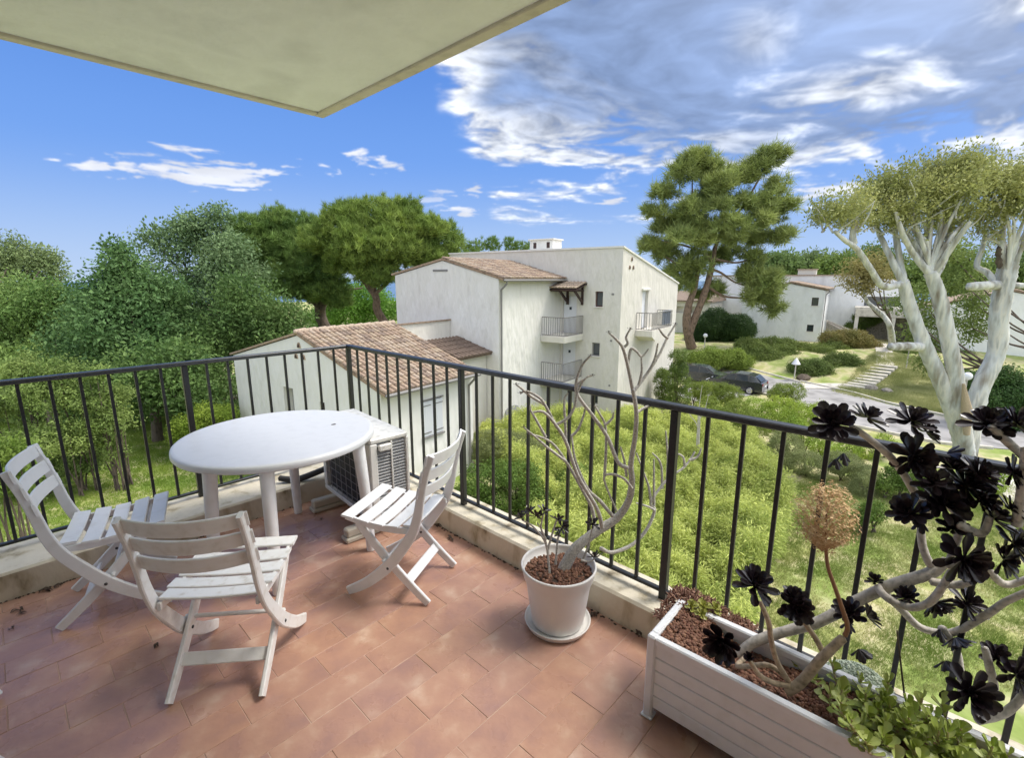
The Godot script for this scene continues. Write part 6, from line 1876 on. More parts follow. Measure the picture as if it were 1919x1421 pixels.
	for q in [[Vector3(1.665, 0.904, -1.354), Vector3(1.629, 0.998, -1.391), Vector3(1.616, 1.032, -1.405), Vector3(1.614, 1.055, -1.408)], [Vector3(1.6, 1, -1.248), Vector3(1.549, 1.103, -1.273), Vector3(1.527, 1.135, -1.296), Vector3(1.512, 1.15, -1.341), Vector3(1.494, 1.141, -1.36)], [Vector3(1.564, 1.093, -1.285), Vector3(1.523, 1.13, -1.329), Vector3(1.498, 1.162, -1.356), Vector3(1.482, 1.179, -1.373)], [Vector3(1.584, 1.006, -1.235), Vector3(1.62, 1.038, -1.198), Vector3(1.639, 1.092, -1.177), Vector3(1.645, 1.146, -1.171), Vector3(1.666, 1.209, -1.148), Vector3(1.687, 1.222, -1.126)], [Vector3(1.645, 1.146, -1.171), Vector3(1.645, 1.186, -1.17), Vector3(1.666, 1.209, -1.148)], [Vector3(1.891, 0.678, -1.026), Vector3(1.865, 0.725, -1.054), Vector3(1.826, 0.747, -1.095), Vector3(1.802, 0.73, -1.121), Vector3(1.839, 0.638, -1.111), Vector3(1.875, 0.547, -1.087)], [Vector3(1.803, 0.737, -1.119), Vector3(1.822, 0.871, -1.129), Vector3(1.816, 0.975, -1.135), Vector3(1.781, 1.032, -1.143), Vector3(1.765, 1.071, -1.16)], [Vector3(1.798, 0.981, -1.124), Vector3(1.819, 1.01, -1.103), Vector3(1.824, 1.038, -1.098)], [Vector3(1.816, 1.331, -1.063), Vector3(1.829, 1.352, -1.048), Vector3(1.823, 1.378, -1.054), Vector3(1.834, 1.412, -1.043)], [Vector3(1.832, 1.252, -1.045), Vector3(1.839, 1.326, -1.038), Vector3(1.855, 1.318, -1.02), Vector3(1.872, 1.295, -1.003), Vector3(1.891, 1.328, -0.983)], [Vector3(1.868, 1.172, -1.007), Vector3(1.874, 1.231, -1), Vector3(1.871, 1.289, -1.004)], [Vector3(1.923, 1.227, -0.992), Vector3(1.938, 1.279, -0.976), Vector3(1.945, 1.348, -0.969)], [Vector3(1.993, 1.367, -0.947), Vector3(1.978, 1.383, -0.963), Vector3(1.964, 1.41, -0.978)], [Vector3(1.874, 1.043, -1.015), Vector3(1.937, 1.066, -0.992), Vector3(2.037, 1.061, -0.959), Vector3(2.115, 1.051, -0.934)], [Vector3(2.081, 0.508, -1), Vector3(2.059, 0.527, -1.023), Vector3(2.018, 0.547, -1.067)], [Vector3(2.104, 0.534, -1.033), Vector3(2.092, 0.618, -1.046), Vector3(2.075, 0.682, -1.064), Vector3(2.045, 0.79, -1.096)], [Vector3(2.115, 0.514, -1.022), Vector3(2.11, 0.644, -1.028), Vector3(2.105, 0.758, -1.033)], [Vector3(2.172, 0.642, -0.99), Vector3(2.169, 0.763, -0.993), Vector3(2.157, 0.895, -1.006)], [Vector3(2.269, 0.696, -0.946), Vector3(2.26, 0.748, -0.956), Vector3(2.234, 0.767, -0.983)], [Vector3(2.282, 0.729, -0.932), Vector3(2.31, 0.748, -0.902), Vector3(2.321, 0.793, -0.891)], [Vector3(2.177, 0.587, -1.015), Vector3(2.167, 0.717, -1.025), Vector3(2.136, 0.775, -1.058)], [Vector3(1.664, 0.908, -1.238), Vector3(1.661, 0.987, -1.241), Vector3(1.656, 1.099, -1.247), Vector3(1.666, 1.132, -1.235)], [Vector3(1.714, 0.793, -1.272), Vector3(1.657, 0.858, -1.332), Vector3(1.626, 0.899, -1.365), Vector3(1.58, 0.957, -1.414)], [Vector3(1.713, 0.923, -1.244), Vector3(1.732, 0.952, -1.224), Vector3(1.749, 1.021, -1.206), Vector3(1.753, 1.066, -1.201)], [Vector3(1.908, 0.72, -1.066), Vector3(1.898, 0.799, -1.077), Vector3(1.884, 0.864, -1.092)]]:
		stem(p, "twig", q, thin, M.bark_grey, 7)
	var tips := [Vector3(1.705, 1.302, -1.151), Vector3(1.687, 1.222, -1.126), Vector3(1.729, 1.403, -1.081), Vector3(1.834, 1.412, -1.043), Vector3(2.06, 1.423, -0.949), Vector3(1.494, 1.141, -1.36), Vector3(1.482, 1.179, -1.373), Vector3(1.656, 0.902, -1.451), Vector3(1.58, 0.957, -1.414)]
	for q in tips:
		rosette(p, q, Vector3(0, 1, 0.2), 0.014, black, ink, c1, c2, false, int(q.x * 900), 10)
	# small dark sprouts at its foot
	for q in [[Vector3(1.574, 0.3, -1.246), Vector3(1.565, 0.417, -1.256), Vector3(1.554, 0.49, -1.267), Vector3(1.533, 0.55, -1.289)], [Vector3(1.585, 0.381, -1.264), Vector3(1.57, 0.454, -1.279), Vector3(1.534, 0.521, -1.318), Vector3(1.503, 0.551, -1.35)], [Vector3(1.583, 0.405, -1.266), Vector3(1.599, 0.503, -1.249), Vector3(1.611, 0.563, -1.235)], [Vector3(1.64, 0.305, -1.263), Vector3(1.645, 0.431, -1.258), Vector3(1.657, 0.493, -1.245)], [Vector3(1.693, 0.35, -1.149), Vector3(1.71, 0.43, -1.13), Vector3(1.72, 0.515, -1.12)], [Vector3(1.656, 0.375, -1.13), Vector3(1.682, 0.369, -1.102), Vector3(1.697, 0.387, -1.086)], [Vector3(1.561, 0.466, -1.26), Vector3(1.545, 0.526, -1.277), Vector3(1.553, 0.597, -1.268)]]:
		stem(p, "sprout", q, [0.006, 0.005, 0.004, 0.003], M.bark_grey, 6)
	var k := 0
	for q in [[Vector3(1.531, 0.579, -1.292), 0.049], [Vector3(1.501, 0.563, -1.353), 0.040], [Vector3(1.556, 0.573, -1.353), 0.038], [Vector3(1.612, 0.551, -1.235), 0.049], [Vector3(1.665, 0.488, -1.251), 0.040], [Vector3(1.553, 0.607, -1.268), 0.035], [Vector3(1.72, 0.529, -1.121), 0.038], [Vector3(1.698, 0.391, -1.085), 0.044], [Vector3(1.626, 0.473, -1.235), 0.033], [Vector3(1.533, 0.596, -1.261), 0.035]]:
		k += 1
		rosette(p, q[0], Vector3(g.randfn() * 0.5, 1, g.randfn() * 0.5), q[1], black, ink, c1, c2, false, 300 + k, 14, 0.8)
	planter(black, ink)


func face(right: float, up: float, near: float) -> Vector3:
	return (Vector3(0.686, 0, 0.728) * right + Vector3.UP * up + Vector3(-0.728, 0, 0.686) * near).normalized()

func planter(black: Array, ink: Material) -> void:
	var g := RandomNumberGenerator.new()
	g.seed = 99
	# long white planter with grooved sides and square corner legs
	var base := Vector3(1.615, 0, -0.19)
	var t := thing("planter", "long white resin planter with grooved board sides at the lower right", "planter", base, 1.5)
	var L := 1.02
	var W := 0.27
	for sx in [-1.0, 1.0]:
		for k in 5:
			var st := mb()
			bx(st, Vector3(sx * (W / 2 - 0.012), 0.075 + k * 0.0545, 0), Vector3(0.016, 0.0525, L - 0.03), 0.003)
			put(t, "board", st, M.resin)
		var rim := mb()
		bx(rim, Vector3(sx * (W / 2 - 0.011), 0.334, 0), Vector3(0.03, 0.03, L - 0.0505), 0.005)
		put(t, "rim", rim, M.resin)
	for sz in [-1.0, 1.0]:
		for k in 5:
			var st := mb()
			bx(st, Vector3(0, 0.075 + k * 0.0545, sz * (L / 2 - 0.012)), Vector3(W - 0.03, 0.0525, 0.016), 0.003)
			put(t, "board", st, M.resin)
		var rim := mb()
		bx(rim, Vector3(0, 0.334, sz * (L / 2 - 0.011)), Vector3(W - 0.0505, 0.03, 0.03), 0.005)
		put(t, "rim", rim, M.resin)
		for sx in [-1.0, 1.0]:
			var p := mb()
			bx(p, Vector3(sx * (W / 2 - 0.012), 0.178, sz * (L / 2 - 0.012)), Vector3(0.034, 0.344, 0.034), 0.006)
			bx(p, Vector3(sx * (W / 2 - 0.012), 0.0, sz * (L / 2 - 0.012)) + Vector3(0, 0.006, 0), Vector3(0.044, 0.01, 0.044), 0.003)
			put(t, "corner_post", p, M.resin)
	var soil := mb()
	bb(soil, Vector3(-W / 2 + 0.022, 0.06, -L / 2 + 0.022), Vector3(W / 2 - 0.022, 0.285, L / 2 - 0.022))
	put(t, "soil", soil, M.soil)
	var pts := []
	for i in 4200:
		var x := g.randf_range(-W / 2 + 0.028, W / 2 - 0.028)
		var z := g.randf_range(-L / 2 + 0.03, L / 2 - 0.03)
		pts.append(Vector3(x, 0.292 + 0.014 * sin(z * 11.0 + x * 6.0) + g.randf() * 0.008 + 0.03 * smoothstep(-0.25, -0.42, z), z))
	pebbles(t, "clay_pebbles", pts, 8)
	# --- big dark succulent, trunk lying to the right
	var a := thing("dark_succulent", "big pale branched succulent with many near black leaf rosettes over the rail", "plant", Vector3(1.735, 0.3, -0.424))
	stem(a, "trunk", [Vector3(1.651, 0.275, -0.45), Vector3(1.686, 0.339, -0.412), Vector3(1.727, 0.385, -0.355), Vector3(1.796, 0.462, -0.238), Vector3(1.85, 0.554, -0.151), Vector3(1.879, 0.633, -0.076), Vector3(1.903, 0.674, -0.022), Vector3(1.93, 0.705, 0.021), Vector3(1.957, 0.747, 0.05)], [0.018, 0.0175, 0.018, 0.0185, 0.0185, 0.019, 0.018, 0.014], M.bark_pale, 14)
	for q in [[Vector3(1.949, 0.703, 0.027), Vector3(1.928, 0.741, 0.005), Vector3(1.937, 0.785, -0.015), Vector3(1.954, 0.84, -0.026), Vector3(1.969, 0.885, -0.025)], [Vector3(1.984, 0.881, -0.009), Vector3(1.942, 0.946, -0.054), Vector3(1.907, 1.017, -0.091), Vector3(1.865, 1.081, -0.135), Vector3(1.819, 1.141, -0.198), Vector3(1.792, 1.166, -0.228)], [Vector3(1.855, 0.631, -0.102), Vector3(1.826, 0.621, -0.075), Vector3(1.823, 0.616, -0.019), Vector3(1.809, 0.661, 0.025), Vector3(1.803, 0.729, 0.047), Vector3(1.814, 0.781, 0.059)], [Vector3(1.867, 0.616, -0.09), Vector3(1.93, 0.541, -0.037), Vector3(1.971, 0.477, 0.021), Vector3(1.971, 0.5, 0.094), Vector3(1.928, 0.611, 0.15), Vector3(1.909, 0.694, 0.188), Vector3(1.915, 0.757, 0.238)], [Vector3(1.933, 0.524, 0.068), Vector3(1.956, 0.481, 0.093), Vector3(1.978, 0.431, 0.116), Vector3(1.965, 0.375, 0.132), Vector3(1.937, 0.307, 0.145)], [Vector3(1.833, 0.786, 0.049), Vector3(1.89, 0.803, 0.11), Vector3(1.986, 0.71, 0.182), Vector3(2.002, 0.742, 0.229)], [Vector3(1.904, 0.685, 0.022), Vector3(1.928, 0.687, 0.078), Vector3(1.917, 0.723, 0.11), Vector3(1.944, 0.773, 0.138)], [Vector3(1.899, 0.97, 0.003), Vector3(1.926, 0.922, 0.046), Vector3(1.914, 0.888, 0.063), Vector3(1.889, 0.76, 0.051)], [Vector3(1.895, 0.937, 0.174), Vector3(1.889, 1.026, 0.168), Vector3(1.884, 1.105, 0.162), Vector3(1.877, 1.167, 0.155)], [Vector3(1.946, 1.121, 0.17), Vector3(1.91, 1.161, 0.131), Vector3(1.879, 1.197, 0.098), Vector3(1.862, 1.216, 0.08)], [Vector3(1.894, 0.32, 0.202), Vector3(1.895, 0.415, 0.202), Vector3(1.872, 0.499, 0.179), Vector3(1.857, 0.554, 0.163)], [Vector3(1.784, 0.364, 0.172), Vector3(1.829, 0.383, 0.22), Vector3(1.855, 0.423, 0.248), Vector3(1.871, 0.491, 0.265)], [Vector3(1.843, 0.915, 0.06), Vector3(1.889, 0.89, 0.109), Vector3(1.898, 0.941, 0.119)]]:
		stem(a, "branch", q, [0.0125, 0.0115, 0.011, 0.009], M.bark_pale, 10)
	# px py depth, radius px, facing right/up/near, leaves of their own?
	var k := 0
	for q in [
			[Vector3(1.765, 1.172, -0.271), 0.072, face(-0.5, 0.5, 0.6), false, 0.75], [Vector3(1.823, 1.195, -0.194), 0.057, face(0.4, 1, 0.35), false, 1.0], [Vector3(1.906, 1.186, -0.092), 0.069, face(0, 1, 0.5), true, 1.0], [Vector3(1.928, 1.155, -0.054), 0.046, face(0.7, 0.6, 0.3), false, 0.8],
			[Vector3(1.885, 1.079, -0.071), 0.072, face(-0.1, 0.05, 1), true, 1.05], [Vector3(1.954, 1.092, 0.003), 0.042, face(0.9, -0.2, 0.4), false, 0.5], [Vector3(1.898, 1.214, 0.074), 0.065, face(-0.3, 0.8, 0.5), true, 0.9], [Vector3(1.911, 1.223, 0.132), 0.065, face(0.2, 0.9, 0.5), false, 0.9], [Vector3(1.895, 1.089, 0.144), 0.053, face(0.4, 0.2, 0.9), false, 0.9],
			[Vector3(1.92, 1.014, 0.055), 0.072, face(0.1, 0.7, 0.7), true, 0.95], [Vector3(1.884, 0.953, 0.016), 0.072, face(-0.2, 0.6, 0.7), true, 0.9], [Vector3(1.845, 0.913, -0.054), 0.061, face(-0.7, 0.7, 0.3), false, 0.7], [Vector3(1.906, 0.937, 0.127), 0.061, face(0.5, 0.8, 0.3), false, 0.8], [Vector3(1.898, 0.879, 0.177), 0.057, face(0.3, 0.6, 0.8), false, 0.9], [Vector3(1.805, 0.832, 0.078), 0.077, face(-0.05, 0.1, 1), true, 1.05], [Vector3(1.87, 0.835, 0.161), 0.057, face(0.5, 0.2, 0.8), false, 0.9], [Vector3(1.899, 1.064, 0.076), 0.059, face(0.4, 0.7, 0.5), false, 0.8], [Vector3(1.867, 1.018, -0.016), 0.052, face(-0.5, 0.8, 0.4), false, 0.7], [Vector3(1.916, 0.985, 0.094), 0.056, face(0.3, 0.4, 0.8), false, 0.9], [Vector3(1.906, 0.976, 0.156), 0.046, face(0.5, 0.6, 0.5), false, 0.8], [Vector3(1.922, 1.056, 0.027), 0.046, face(0, 1, 0.2), false, 0.8], [Vector3(1.87, 0.89, 0.046), 0.044, face(-0.4, 0.8, 0.4), false, 0.6],
			[Vector3(1.858, 0.628, -0.026), 0.042, face(-0.6, 0.9, 0.2), false, 0.6], [Vector3(1.879, 0.631, 0.04), 0.057, face(0.1, -0.5, 0.8), true, 0.8], [Vector3(1.948, 0.627, 0.113), 0.057, face(0.1, 0.9, 0.5), false, 0.95], [Vector3(1.923, 0.515, 0.102), 0.046, face(0.2, -0.7, 0.6), false, 0.6], [Vector3(1.902, 0.509, 0.196), 0.048, face(-0.2, 0.9, 0.4), false, 0.7], [Vector3(1.873, 0.499, 0.237), 0.061, face(0.1, 0.4, 0.9), false, 0.9], [Vector3(1.744, 0.465, 0.145), 0.072, face(-0.25, 0.35, 0.9), true, 0.95], [Vector3(1.873, 0.637, -0.112), 0.030, face(-0.4, 0.9, 0.2), false, 0.5], [Vector3(1.868, 0.455, 0.087), 0.035, face(0.3, -0.8, 0.4), false, 0.5]]:
		k += 1
		rosette(a, q[0], q[2], q[1], black, ink, Color.WHITE, Color.WHITE, q[3], 400 + k, 36 if q[3] else 32, q[4])
	# hanging dry leaves under the rosettes
	for q in [Vector3(1.783, 1.078, -0.237), Vector3(1.768, 1.06, -0.253), Vector3(1.776, 0.518, -0.156), Vector3(1.9, 0.536, 0.062), Vector3(1.87, 0.89, -0.028)]:
		rosette(a, q, Vector3(0.1, -1, 0.1), 0.04, black, ink, Color.WHITE, Color.WHITE, false, int(q.z * 900.0), 7, 0.2)
	# --- tan stemmed succulent that bears the dried flower head
	var b := thing("flowering_succulent", "tan stemmed dark succulent with a tall dried tan flower head", "plant", Vector3(1.615, 0.3, -0.267))
	stem(b, "stem", [Vector3(1.576, 0.316, -0.266), Vector3(1.591, 0.358, -0.236), Vector3(1.613, 0.446, -0.199), Vector3(1.64, 0.5, -0.17), Vector3(1.657, 0.53, -0.152)], [0.0165, 0.0155, 0.014, 0.0125], M.bark_tan, 12)
	for q in [[Vector3(1.583, 0.336, -0.259), Vector3(1.544, 0.348, -0.3), Vector3(1.512, 0.376, -0.335), Vector3(1.487, 0.428, -0.361)], [Vector3(1.595, 0.33, -0.262), Vector3(1.559, 0.415, -0.3), Vector3(1.538, 0.497, -0.321), Vector3(1.528, 0.565, -0.333), Vector3(1.527, 0.62, -0.363)], [Vector3(1.644, 0.311, -0.414), Vector3(1.57, 0.321, -0.419), Vector3(1.551, 0.355, -0.381), Vector3(1.562, 0.387, -0.325), Vector3(1.601, 0.344, -0.284), Vector3(1.584, 0.328, -0.259)], [Vector3(1.659, 0.442, -0.193), Vector3(1.662, 0.481, -0.22), Vector3(1.645, 0.531, -0.252), Vector3(1.627, 0.57, -0.272)]]:
		stem(b, "branch", q, [0.009, 0.0085, 0.008, 0.007], M.bark_tan, 10)
	for q in [[Vector3(1.511, 0.677, -0.379), 0.072, face(0, 0.95, 0.35), true, 1.0], [Vector3(1.62, 0.59, -0.278), 0.057, face(-0.3, 0.3, 0.9), true, 0.9], [Vector3(1.635, 0.614, -0.292), 0.044, face(0, 1, 0.2), false, 0.8], [Vector3(1.452, 0.475, -0.442), 0.067, face(-0.6, 0.1, 0.8), true, 0.55], [Vector3(1.725, 0.578, -0.152), 0.052, face(-0.6, 0.7, 0.2), true, 0.7], [Vector3(1.765, 0.568, -0.11), 0.042, face(0.7, 0.5, 0.2), false, 0.6], [Vector3(1.682, 0.497, -0.111), 0.035, face(0.4, -0.9, 0.2), false, 0.3], [Vector3(1.495, 0.429, -0.367), 0.021, face(-0.4, 0.7, 0.3), false, 0.3]]:
		k += 1
		rosette(b, q[0], q[2], q[1], black, ink, Color.WHITE, Color.WHITE, q[3], 500 + k, 36, q[4])
	stem(b, "flower_stalk", [Vector3(1.659, 0.538, -0.149), Vector3(1.662, 0.57, -0.147), Vector3(1.644, 0.635, -0.165), Vector3(1.619, 0.717, -0.192), Vector3(1.601, 0.779, -0.211), Vector3(1.591, 0.85, -0.222), Vector3(1.582, 0.952, -0.231)], [0.0075, 0.007, 0.0062, 0.0055, 0.005, 0.003], mat("stalk", lin(0.3, 0.16, 0.085), 0.85), 9)
	# flower head: twigs with tiny dry stars, denser towards the top
	var fl := mb()
	var tr := []
	var cols := []
	var hc := Vector3(1.585, 0.91, -0.228) - b.position
	var dry := mb()
	for i in 5:
		var d := Vector3(cos(i * TAU / 5), 0.5, sin(i * TAU / 5)).normalized()
		var s := d.cross(Vector3.UP).normalized() * 0.0013
		flat(dry, -s, s, d * 0.0062, Vector3.UP)
	for i in 104:
		var an := i * 2.39996
		var f := (i + 0.5) / 104.0
		var y := lerpf(-0.055, 0.125, f)
		var rad := 0.078 * sin(PI * clampf(0.06 + 0.86 * pow(f, 0.85), 0.0, 1.0)) * g.randf_range(0.75, 1.08) + 0.006
		var end := hc + Vector3(cos(an) * rad, y, sin(an) * rad)
		var start := hc + Vector3(0, y - rad * 0.75 - 0.01, 0)
		tube(fl, [start, start.lerp(end, 0.55) - Vector3(0, 0.006, 0), end], [0.0013, 0.001, 0.0008], 4)
		for j in 17:
			var q := start.lerp(end, g.randf_range(0.5, 1.08)) + Vector3(g.randfn(), g.randfn(), g.randfn()) * 0.0065
			var yy := (q - hc + Vector3(0, 0.05, 0)).normalized()
			var x := yy.cross(Vector3(g.randfn(), g.randfn(), g.randfn()).normalized()).normalized()
			var s := g.randf_range(0.7, 1.3)
			tr.append(Transform3D(Basis(x, yy, x.cross(yy)).scaled(Vector3(s, s, s)), q))
			var c := Color(0.52, 0.33, 0.15).lerp(Color(0.8, 0.59, 0.35), g.randf())
			cols.append(c)
	put(b, "flower_twigs", fl, mat("dry_twig", lin(0.6, 0.4, 0.22), 0.9))
	stuff(multi(b, "dry_flowers", dry.commit(), M.dry_flower, tr, cols))
	# --- low plants in the planter
	var sm := [spoon(1.0, 0.62, 0.3, 0.05), spoon(1.0, 0.7, 0.15, 0.06)]
	var gr := mat("jade", lin(0.36, 0.44, 0.09), 0.38, 0.5)
	gr.backlight_enabled = true
	gr.backlight = Color(0.25, 0.3, 0.1)
	var gr2 := mat("jade_pale", lin(0.48, 0.54, 0.17), 0.38, 0.5)
	gr2.backlight_enabled = true
	gr2.backlight = Color(0.25, 0.3, 0.1)
	var jade := thing("jade_plant", "bright green fleshy leaved plant spreading at the right end of the planter", "plant", Vector3(1.6, 0.3, 0.05))
	var lot := [SurfaceTool.new(), SurfaceTool.new()]
	var shown := 0
	for i in 78:
		var root := Vector3(1.6 + g.randf_range(-0.1, 0.1), 0.29, g.randf_range(-0.16, 0.26))
		var tip := root + Vector3(g.randf_range(-0.09, 0.07), g.randf_range(0.04, 0.13), g.randf_range(-0.07, 0.05))
		stem(jade, "stem", [root, root.lerp(tip, 0.5) + Vector3(0.01, -0.01, 0), tip], [0.005, 0.004, 0.003], M.bark_tan, 6)
		for j in 9:
			var an := j * 2.4 + g.randf()
			var lift := lerpf(-0.2, 1.1, j / 8.0) + g.randfn() * 0.15
			var dir := Vector3(cos(an) * cos(lift), sin(lift), sin(an) * cos(lift))
			var up := Vector3(-cos(an) * sin(lift), cos(lift), -sin(an) * sin(lift))
			var s := g.randf_range(0.024, 0.042)
			var tf := Transform3D(Basis(up.cross(dir), up, dir).scaled_local(Vector3(s, s, s)), root.lerp(tip, 0.5 + 0.5 * j / 8.0) - jade.position)
			if shown < 290 and tip.x < 1.62:
				shown += 1
				put(jade, "leaf", sm[j % 2], gr if g.randf() < 0.6 else gr2, tf)
			else:
				lot[0 if g.randf() < 0.6 else 1].append_from(sm[j % 2], 0, tf)
	stuff(put(jade, "leaves", lot[0], gr))
	stuff(put(jade, "leaves", lot[1], gr2))
	# mat of tiny white green leaves
	var wm := thing("pale_stonecrop", "mat of tiny whitish green leaves in the planter beside the green plant", "plant", Vector3(1.825, 0.3, -0.108))
	tr = []
	cols = []
	var bead := mb()
	lathe(bead, [Vector2(0.001, -0.004), Vector2(0.0035, -0.001), Vector2(0.004, 0.002), Vector2(0.001, 0.006)], 5)
	for i in 2600:
		var an := g.randf() * TAU
		var r := sqrt(g.randf())
		var q := Vector3(cos(an) * r * 0.075, 0.05 * (1.0 - r * r) * g.randf_range(0.6, 1.0), sin(an) * r * 0.095)
		tr.append(Transform3D(Basis.from_euler(Vector3(g.randfn(), g.randf() * 6, g.randfn())), q + Vector3(-0.02, 0.0, 0.0)))
		cols.append(Color(0.3, 0.37, 0.27).lerp(Color(0.6, 0.66, 0.56), g.randf()))
	stuff(multi(wm, "leaves", bead.commit(), M.dry_flower, tr, cols))
	# dried reddish stonecrop heap at the far end, with a few green shoots
	var dr := thing("dried_stonecrop", "heap of dried reddish brown stems at the left end of the planter", "plant", Vector3(1.724, 0.3, -0.637))
	tr = []
	cols = []
	var straw := mb()
	tube(straw, smoothed([Vector3(0, -0.012, 0), Vector3(0.002, 0.004, 0.002), Vector3(-0.001, 0.02, 0)], 2), [0.0022, 0.0026, 0.0012], 5)
	for i in 1500:
		var q := Vector3(g.randf_range(-0.1, 0.115), 0, g.randf_range(-0.12, 0.2))
		var hgt := 0.055 * exp(-pow((q.x - 0.05) / 0.09, 2.0) - pow((q.z + 0.02) / 0.13, 2.0)) + 0.004
		q.y = hgt * g.randf_range(0.4, 1.15) + 0.004
		if q.z > 0.1 and q.x < 0.02: continue
		tr.append(Transform3D(Basis.from_euler(Vector3(g.randfn() * 0.9, g.randf() * 6, g.randfn() * 0.9)), q))
		cols.append(Color(0.16, 0.07, 0.05).lerp(Color(0.46, 0.28, 0.2), g.randf()))
	stuff(multi(dr, "dry_stems", straw.commit(), M.dry_flower, tr, cols))
	var lime := mat("lime_leaf", lin(0.33, 0.34, 0.07), 0.4, 0.5)
	var sp := thing("green_rosette", "small yellow green rosette among the dried red stems", "plant", Vector3(1.741, 0.33, -0.607))
	for q in [[0.0, 0.0, 0.036], [-0.03, -0.035, 0.03], [0.02, 0.035, 0.03], [-0.045, 0.01, 0.024]]:
		rosette(sp, sp.position + Vector3(q[0], 0.028, q[1]), Vector3(-0.3 + q[0] * 6.0, 1, 0.2 + q[1] * 6.0), q[2], sm, lime, Color.WHITE, Color.WHITE, true, 700 + int(q[2] * 999.0), 14, 0.9)
	var sp2 := thing("green_rosette", "single small green rosette on the pebbles between the tan stems", "plant", Vector3(1.739, 0.3, -0.281))
	rosette(sp2, sp2.position + Vector3(0, 0.008, 0), Vector3(-0.2, 1, 0.2), 0.028, sm, lime, Color.WHITE, Color.WHITE, true, 801, 12, 0.9)
	var stake := mb()
	tube(stake, [Vector3(1.753, 0.367, 0.009) - Vector3(1.847, 0.3, 0.009), Vector3(1.714, 0.589, -0.033) - Vector3(1.847, 0.3, 0.009)], [0.0028, 0.0022], 6)
	var sk := put(self, "plant_stake", stake, M.bark_dark, Transform3D(Basis(), Vector3(1.847, 0.3, 0.009)))
	tag(sk, "thin dark stake standing up out of the green plant", "stake")
	var lf := mb()
	strip(lf, smoothed([Vector3(-0.02, 0, 0), Vector3(0, 0.006, 0.004), Vector3(0.022, 0.001, 0)], 4), Vector3(0, 0.2, 1), [0.003, 0.014, 0.003], 0.0014, 0.0003)
	var dl := put(self, "dead_leaf", lf, M.bark_tan, Transform3D(Basis(), Vector3(1.574, 0.31, -0.028)))
	tag(dl, "tan dead leaf lying on the pebbles at the near edge of the planter", "dead leaf")


# ------------------------------------------------------------------ cars and lamps
func car(called: String, label: String, at: Vector3, turn: float, estate: bool) -> Node3D:
	var t := thing(called, label, "car", at, turn, "dark cars in the car park")
	t.scale = Vector3(0.9, 0.9, 0.9)
	# side outline: x along the car (front +), y up, half width at that height
	var low := [[-2.05, 0.42], [-2.1, 0.62], [-2.06, 0.88], [-1.9, 0.95], [0.75, 0.93], [1.45, 0.86], [1.95, 0.72], [2.1, 0.55], [2.08, 0.36]]
	var st := mb()
	_hull(st, low, 0.84, 0.88, 0.24)
	put(t, "body", st, M.car_paint)
	var cab := [[-1.92, 0.94], [-1.5 if not estate else -1.85, 1.36], [-1.0, 1.44], [-0.1, 1.45], [0.35, 1.38], [1.0, 0.93]]
	var cs := mb()
	_hull(cs, cab, 0.62, 0.82, 0.9)
	put(t, "cabin", cs, M.car_paint)
	for s in [-1.0, 1.0]:
		for q in [[[-1.05, 0.97], [-1.0, 1.36], [-0.2, 1.37], [-0.2, 0.97]], [[-0.12, 0.97], [-0.12, 1.37], [0.28, 1.31], [0.78, 0.97]], [[-1.7, 0.98], [-1.42, 1.3], [-1.12, 1.34], [-1.15, 0.98]]]:
			var w := mb()
			var p := []
			for v in q:
				var hw := lerpf(0.82, 0.62, clampf((v[1] - 0.9) / 0.55, 0.0, 1.0))
				p.append(Vector3(v[0], v[1], s * (hw + 0.004)))
			prism(w, p, Vector3(0, 0, s * 0.008))
			put(t, "side_window", w, M.pane)
		var wm := mb()
		bx(wm, Vector3(0.62, 1.0, s * 0.94), Vector3(0.12, 0.12, 0.2), 0.03)
		put(t, "wing_mirror", wm, M.car_paint)
		var tl := mb()
		bx(tl, Vector3(-2.06, 0.78, s * 0.66), Vector3(0.08, 0.2, 0.26), 0.02)
		put(t, "tail_lamp", tl, M.tail_lamp)
		var hl2 := mb()
		bx(hl2, Vector3(1.95, 0.66, s * 0.62), Vector3(0.2, 0.13, 0.32), 0.03)
		put(t, "headlight", hl2, M.head_lamp)
		for x in [-1.28, 1.3]:
			var ty := mb()
			for rr in [[0.31, 0.11]]:
				tube(ty, [Vector3(x, 0.31, s * 0.72), Vector3(x, 0.31, s * 0.9)], [0.31, 0.31], 20)
			var wh := put(t, "wheel", ty, M.tyre)
			var ri := mb()
			lathe(ri, [Vector2(0.001, 0.0), Vector2(0.05, 0.02), Vector2(0.2, 0.03), Vector2(0.215, 0.0)], 20)
			put(wh, "rim", ri, M.chrome, Transform3D(Basis(Vector3.RIGHT, s * PI / 2), Vector3(x, 0.31, s * (1.05))))
	for q in [[[-1.93, 0.98, 0.62], [-1.55 if not estate else -1.87, 1.31, 0.55], -1.0], [[0.97, 0.96, 0.7], [0.4, 1.35, 0.56], 1.0]]:
		var w := mb()
		var p := [Vector3(q[0][0] + q[2] * 0.012, q[0][1], -q[0][2]), Vector3(q[0][0] + q[2] * 0.012, q[0][1], q[0][2]), Vector3(q[1][0] + q[2] * 0.012, q[1][1], q[1][2]), Vector3(q[1][0] + q[2] * 0.012, q[1][1], -q[1][2])]
		prism(w, p, Vector3(q[2] * 0.01, 0.008, 0))
		put(t, "rear_window" if q[2] < 0 else "windscreen", w, M.pane)
	for x in [-2.1, 2.1]:
		var pl := mb()
		bx(pl, Vector3(x, 0.6, 0), Vector3(0.03, 0.11, 0.5), 0.006)
		put(t, "number_plate", pl, M.paint_white)
	return t

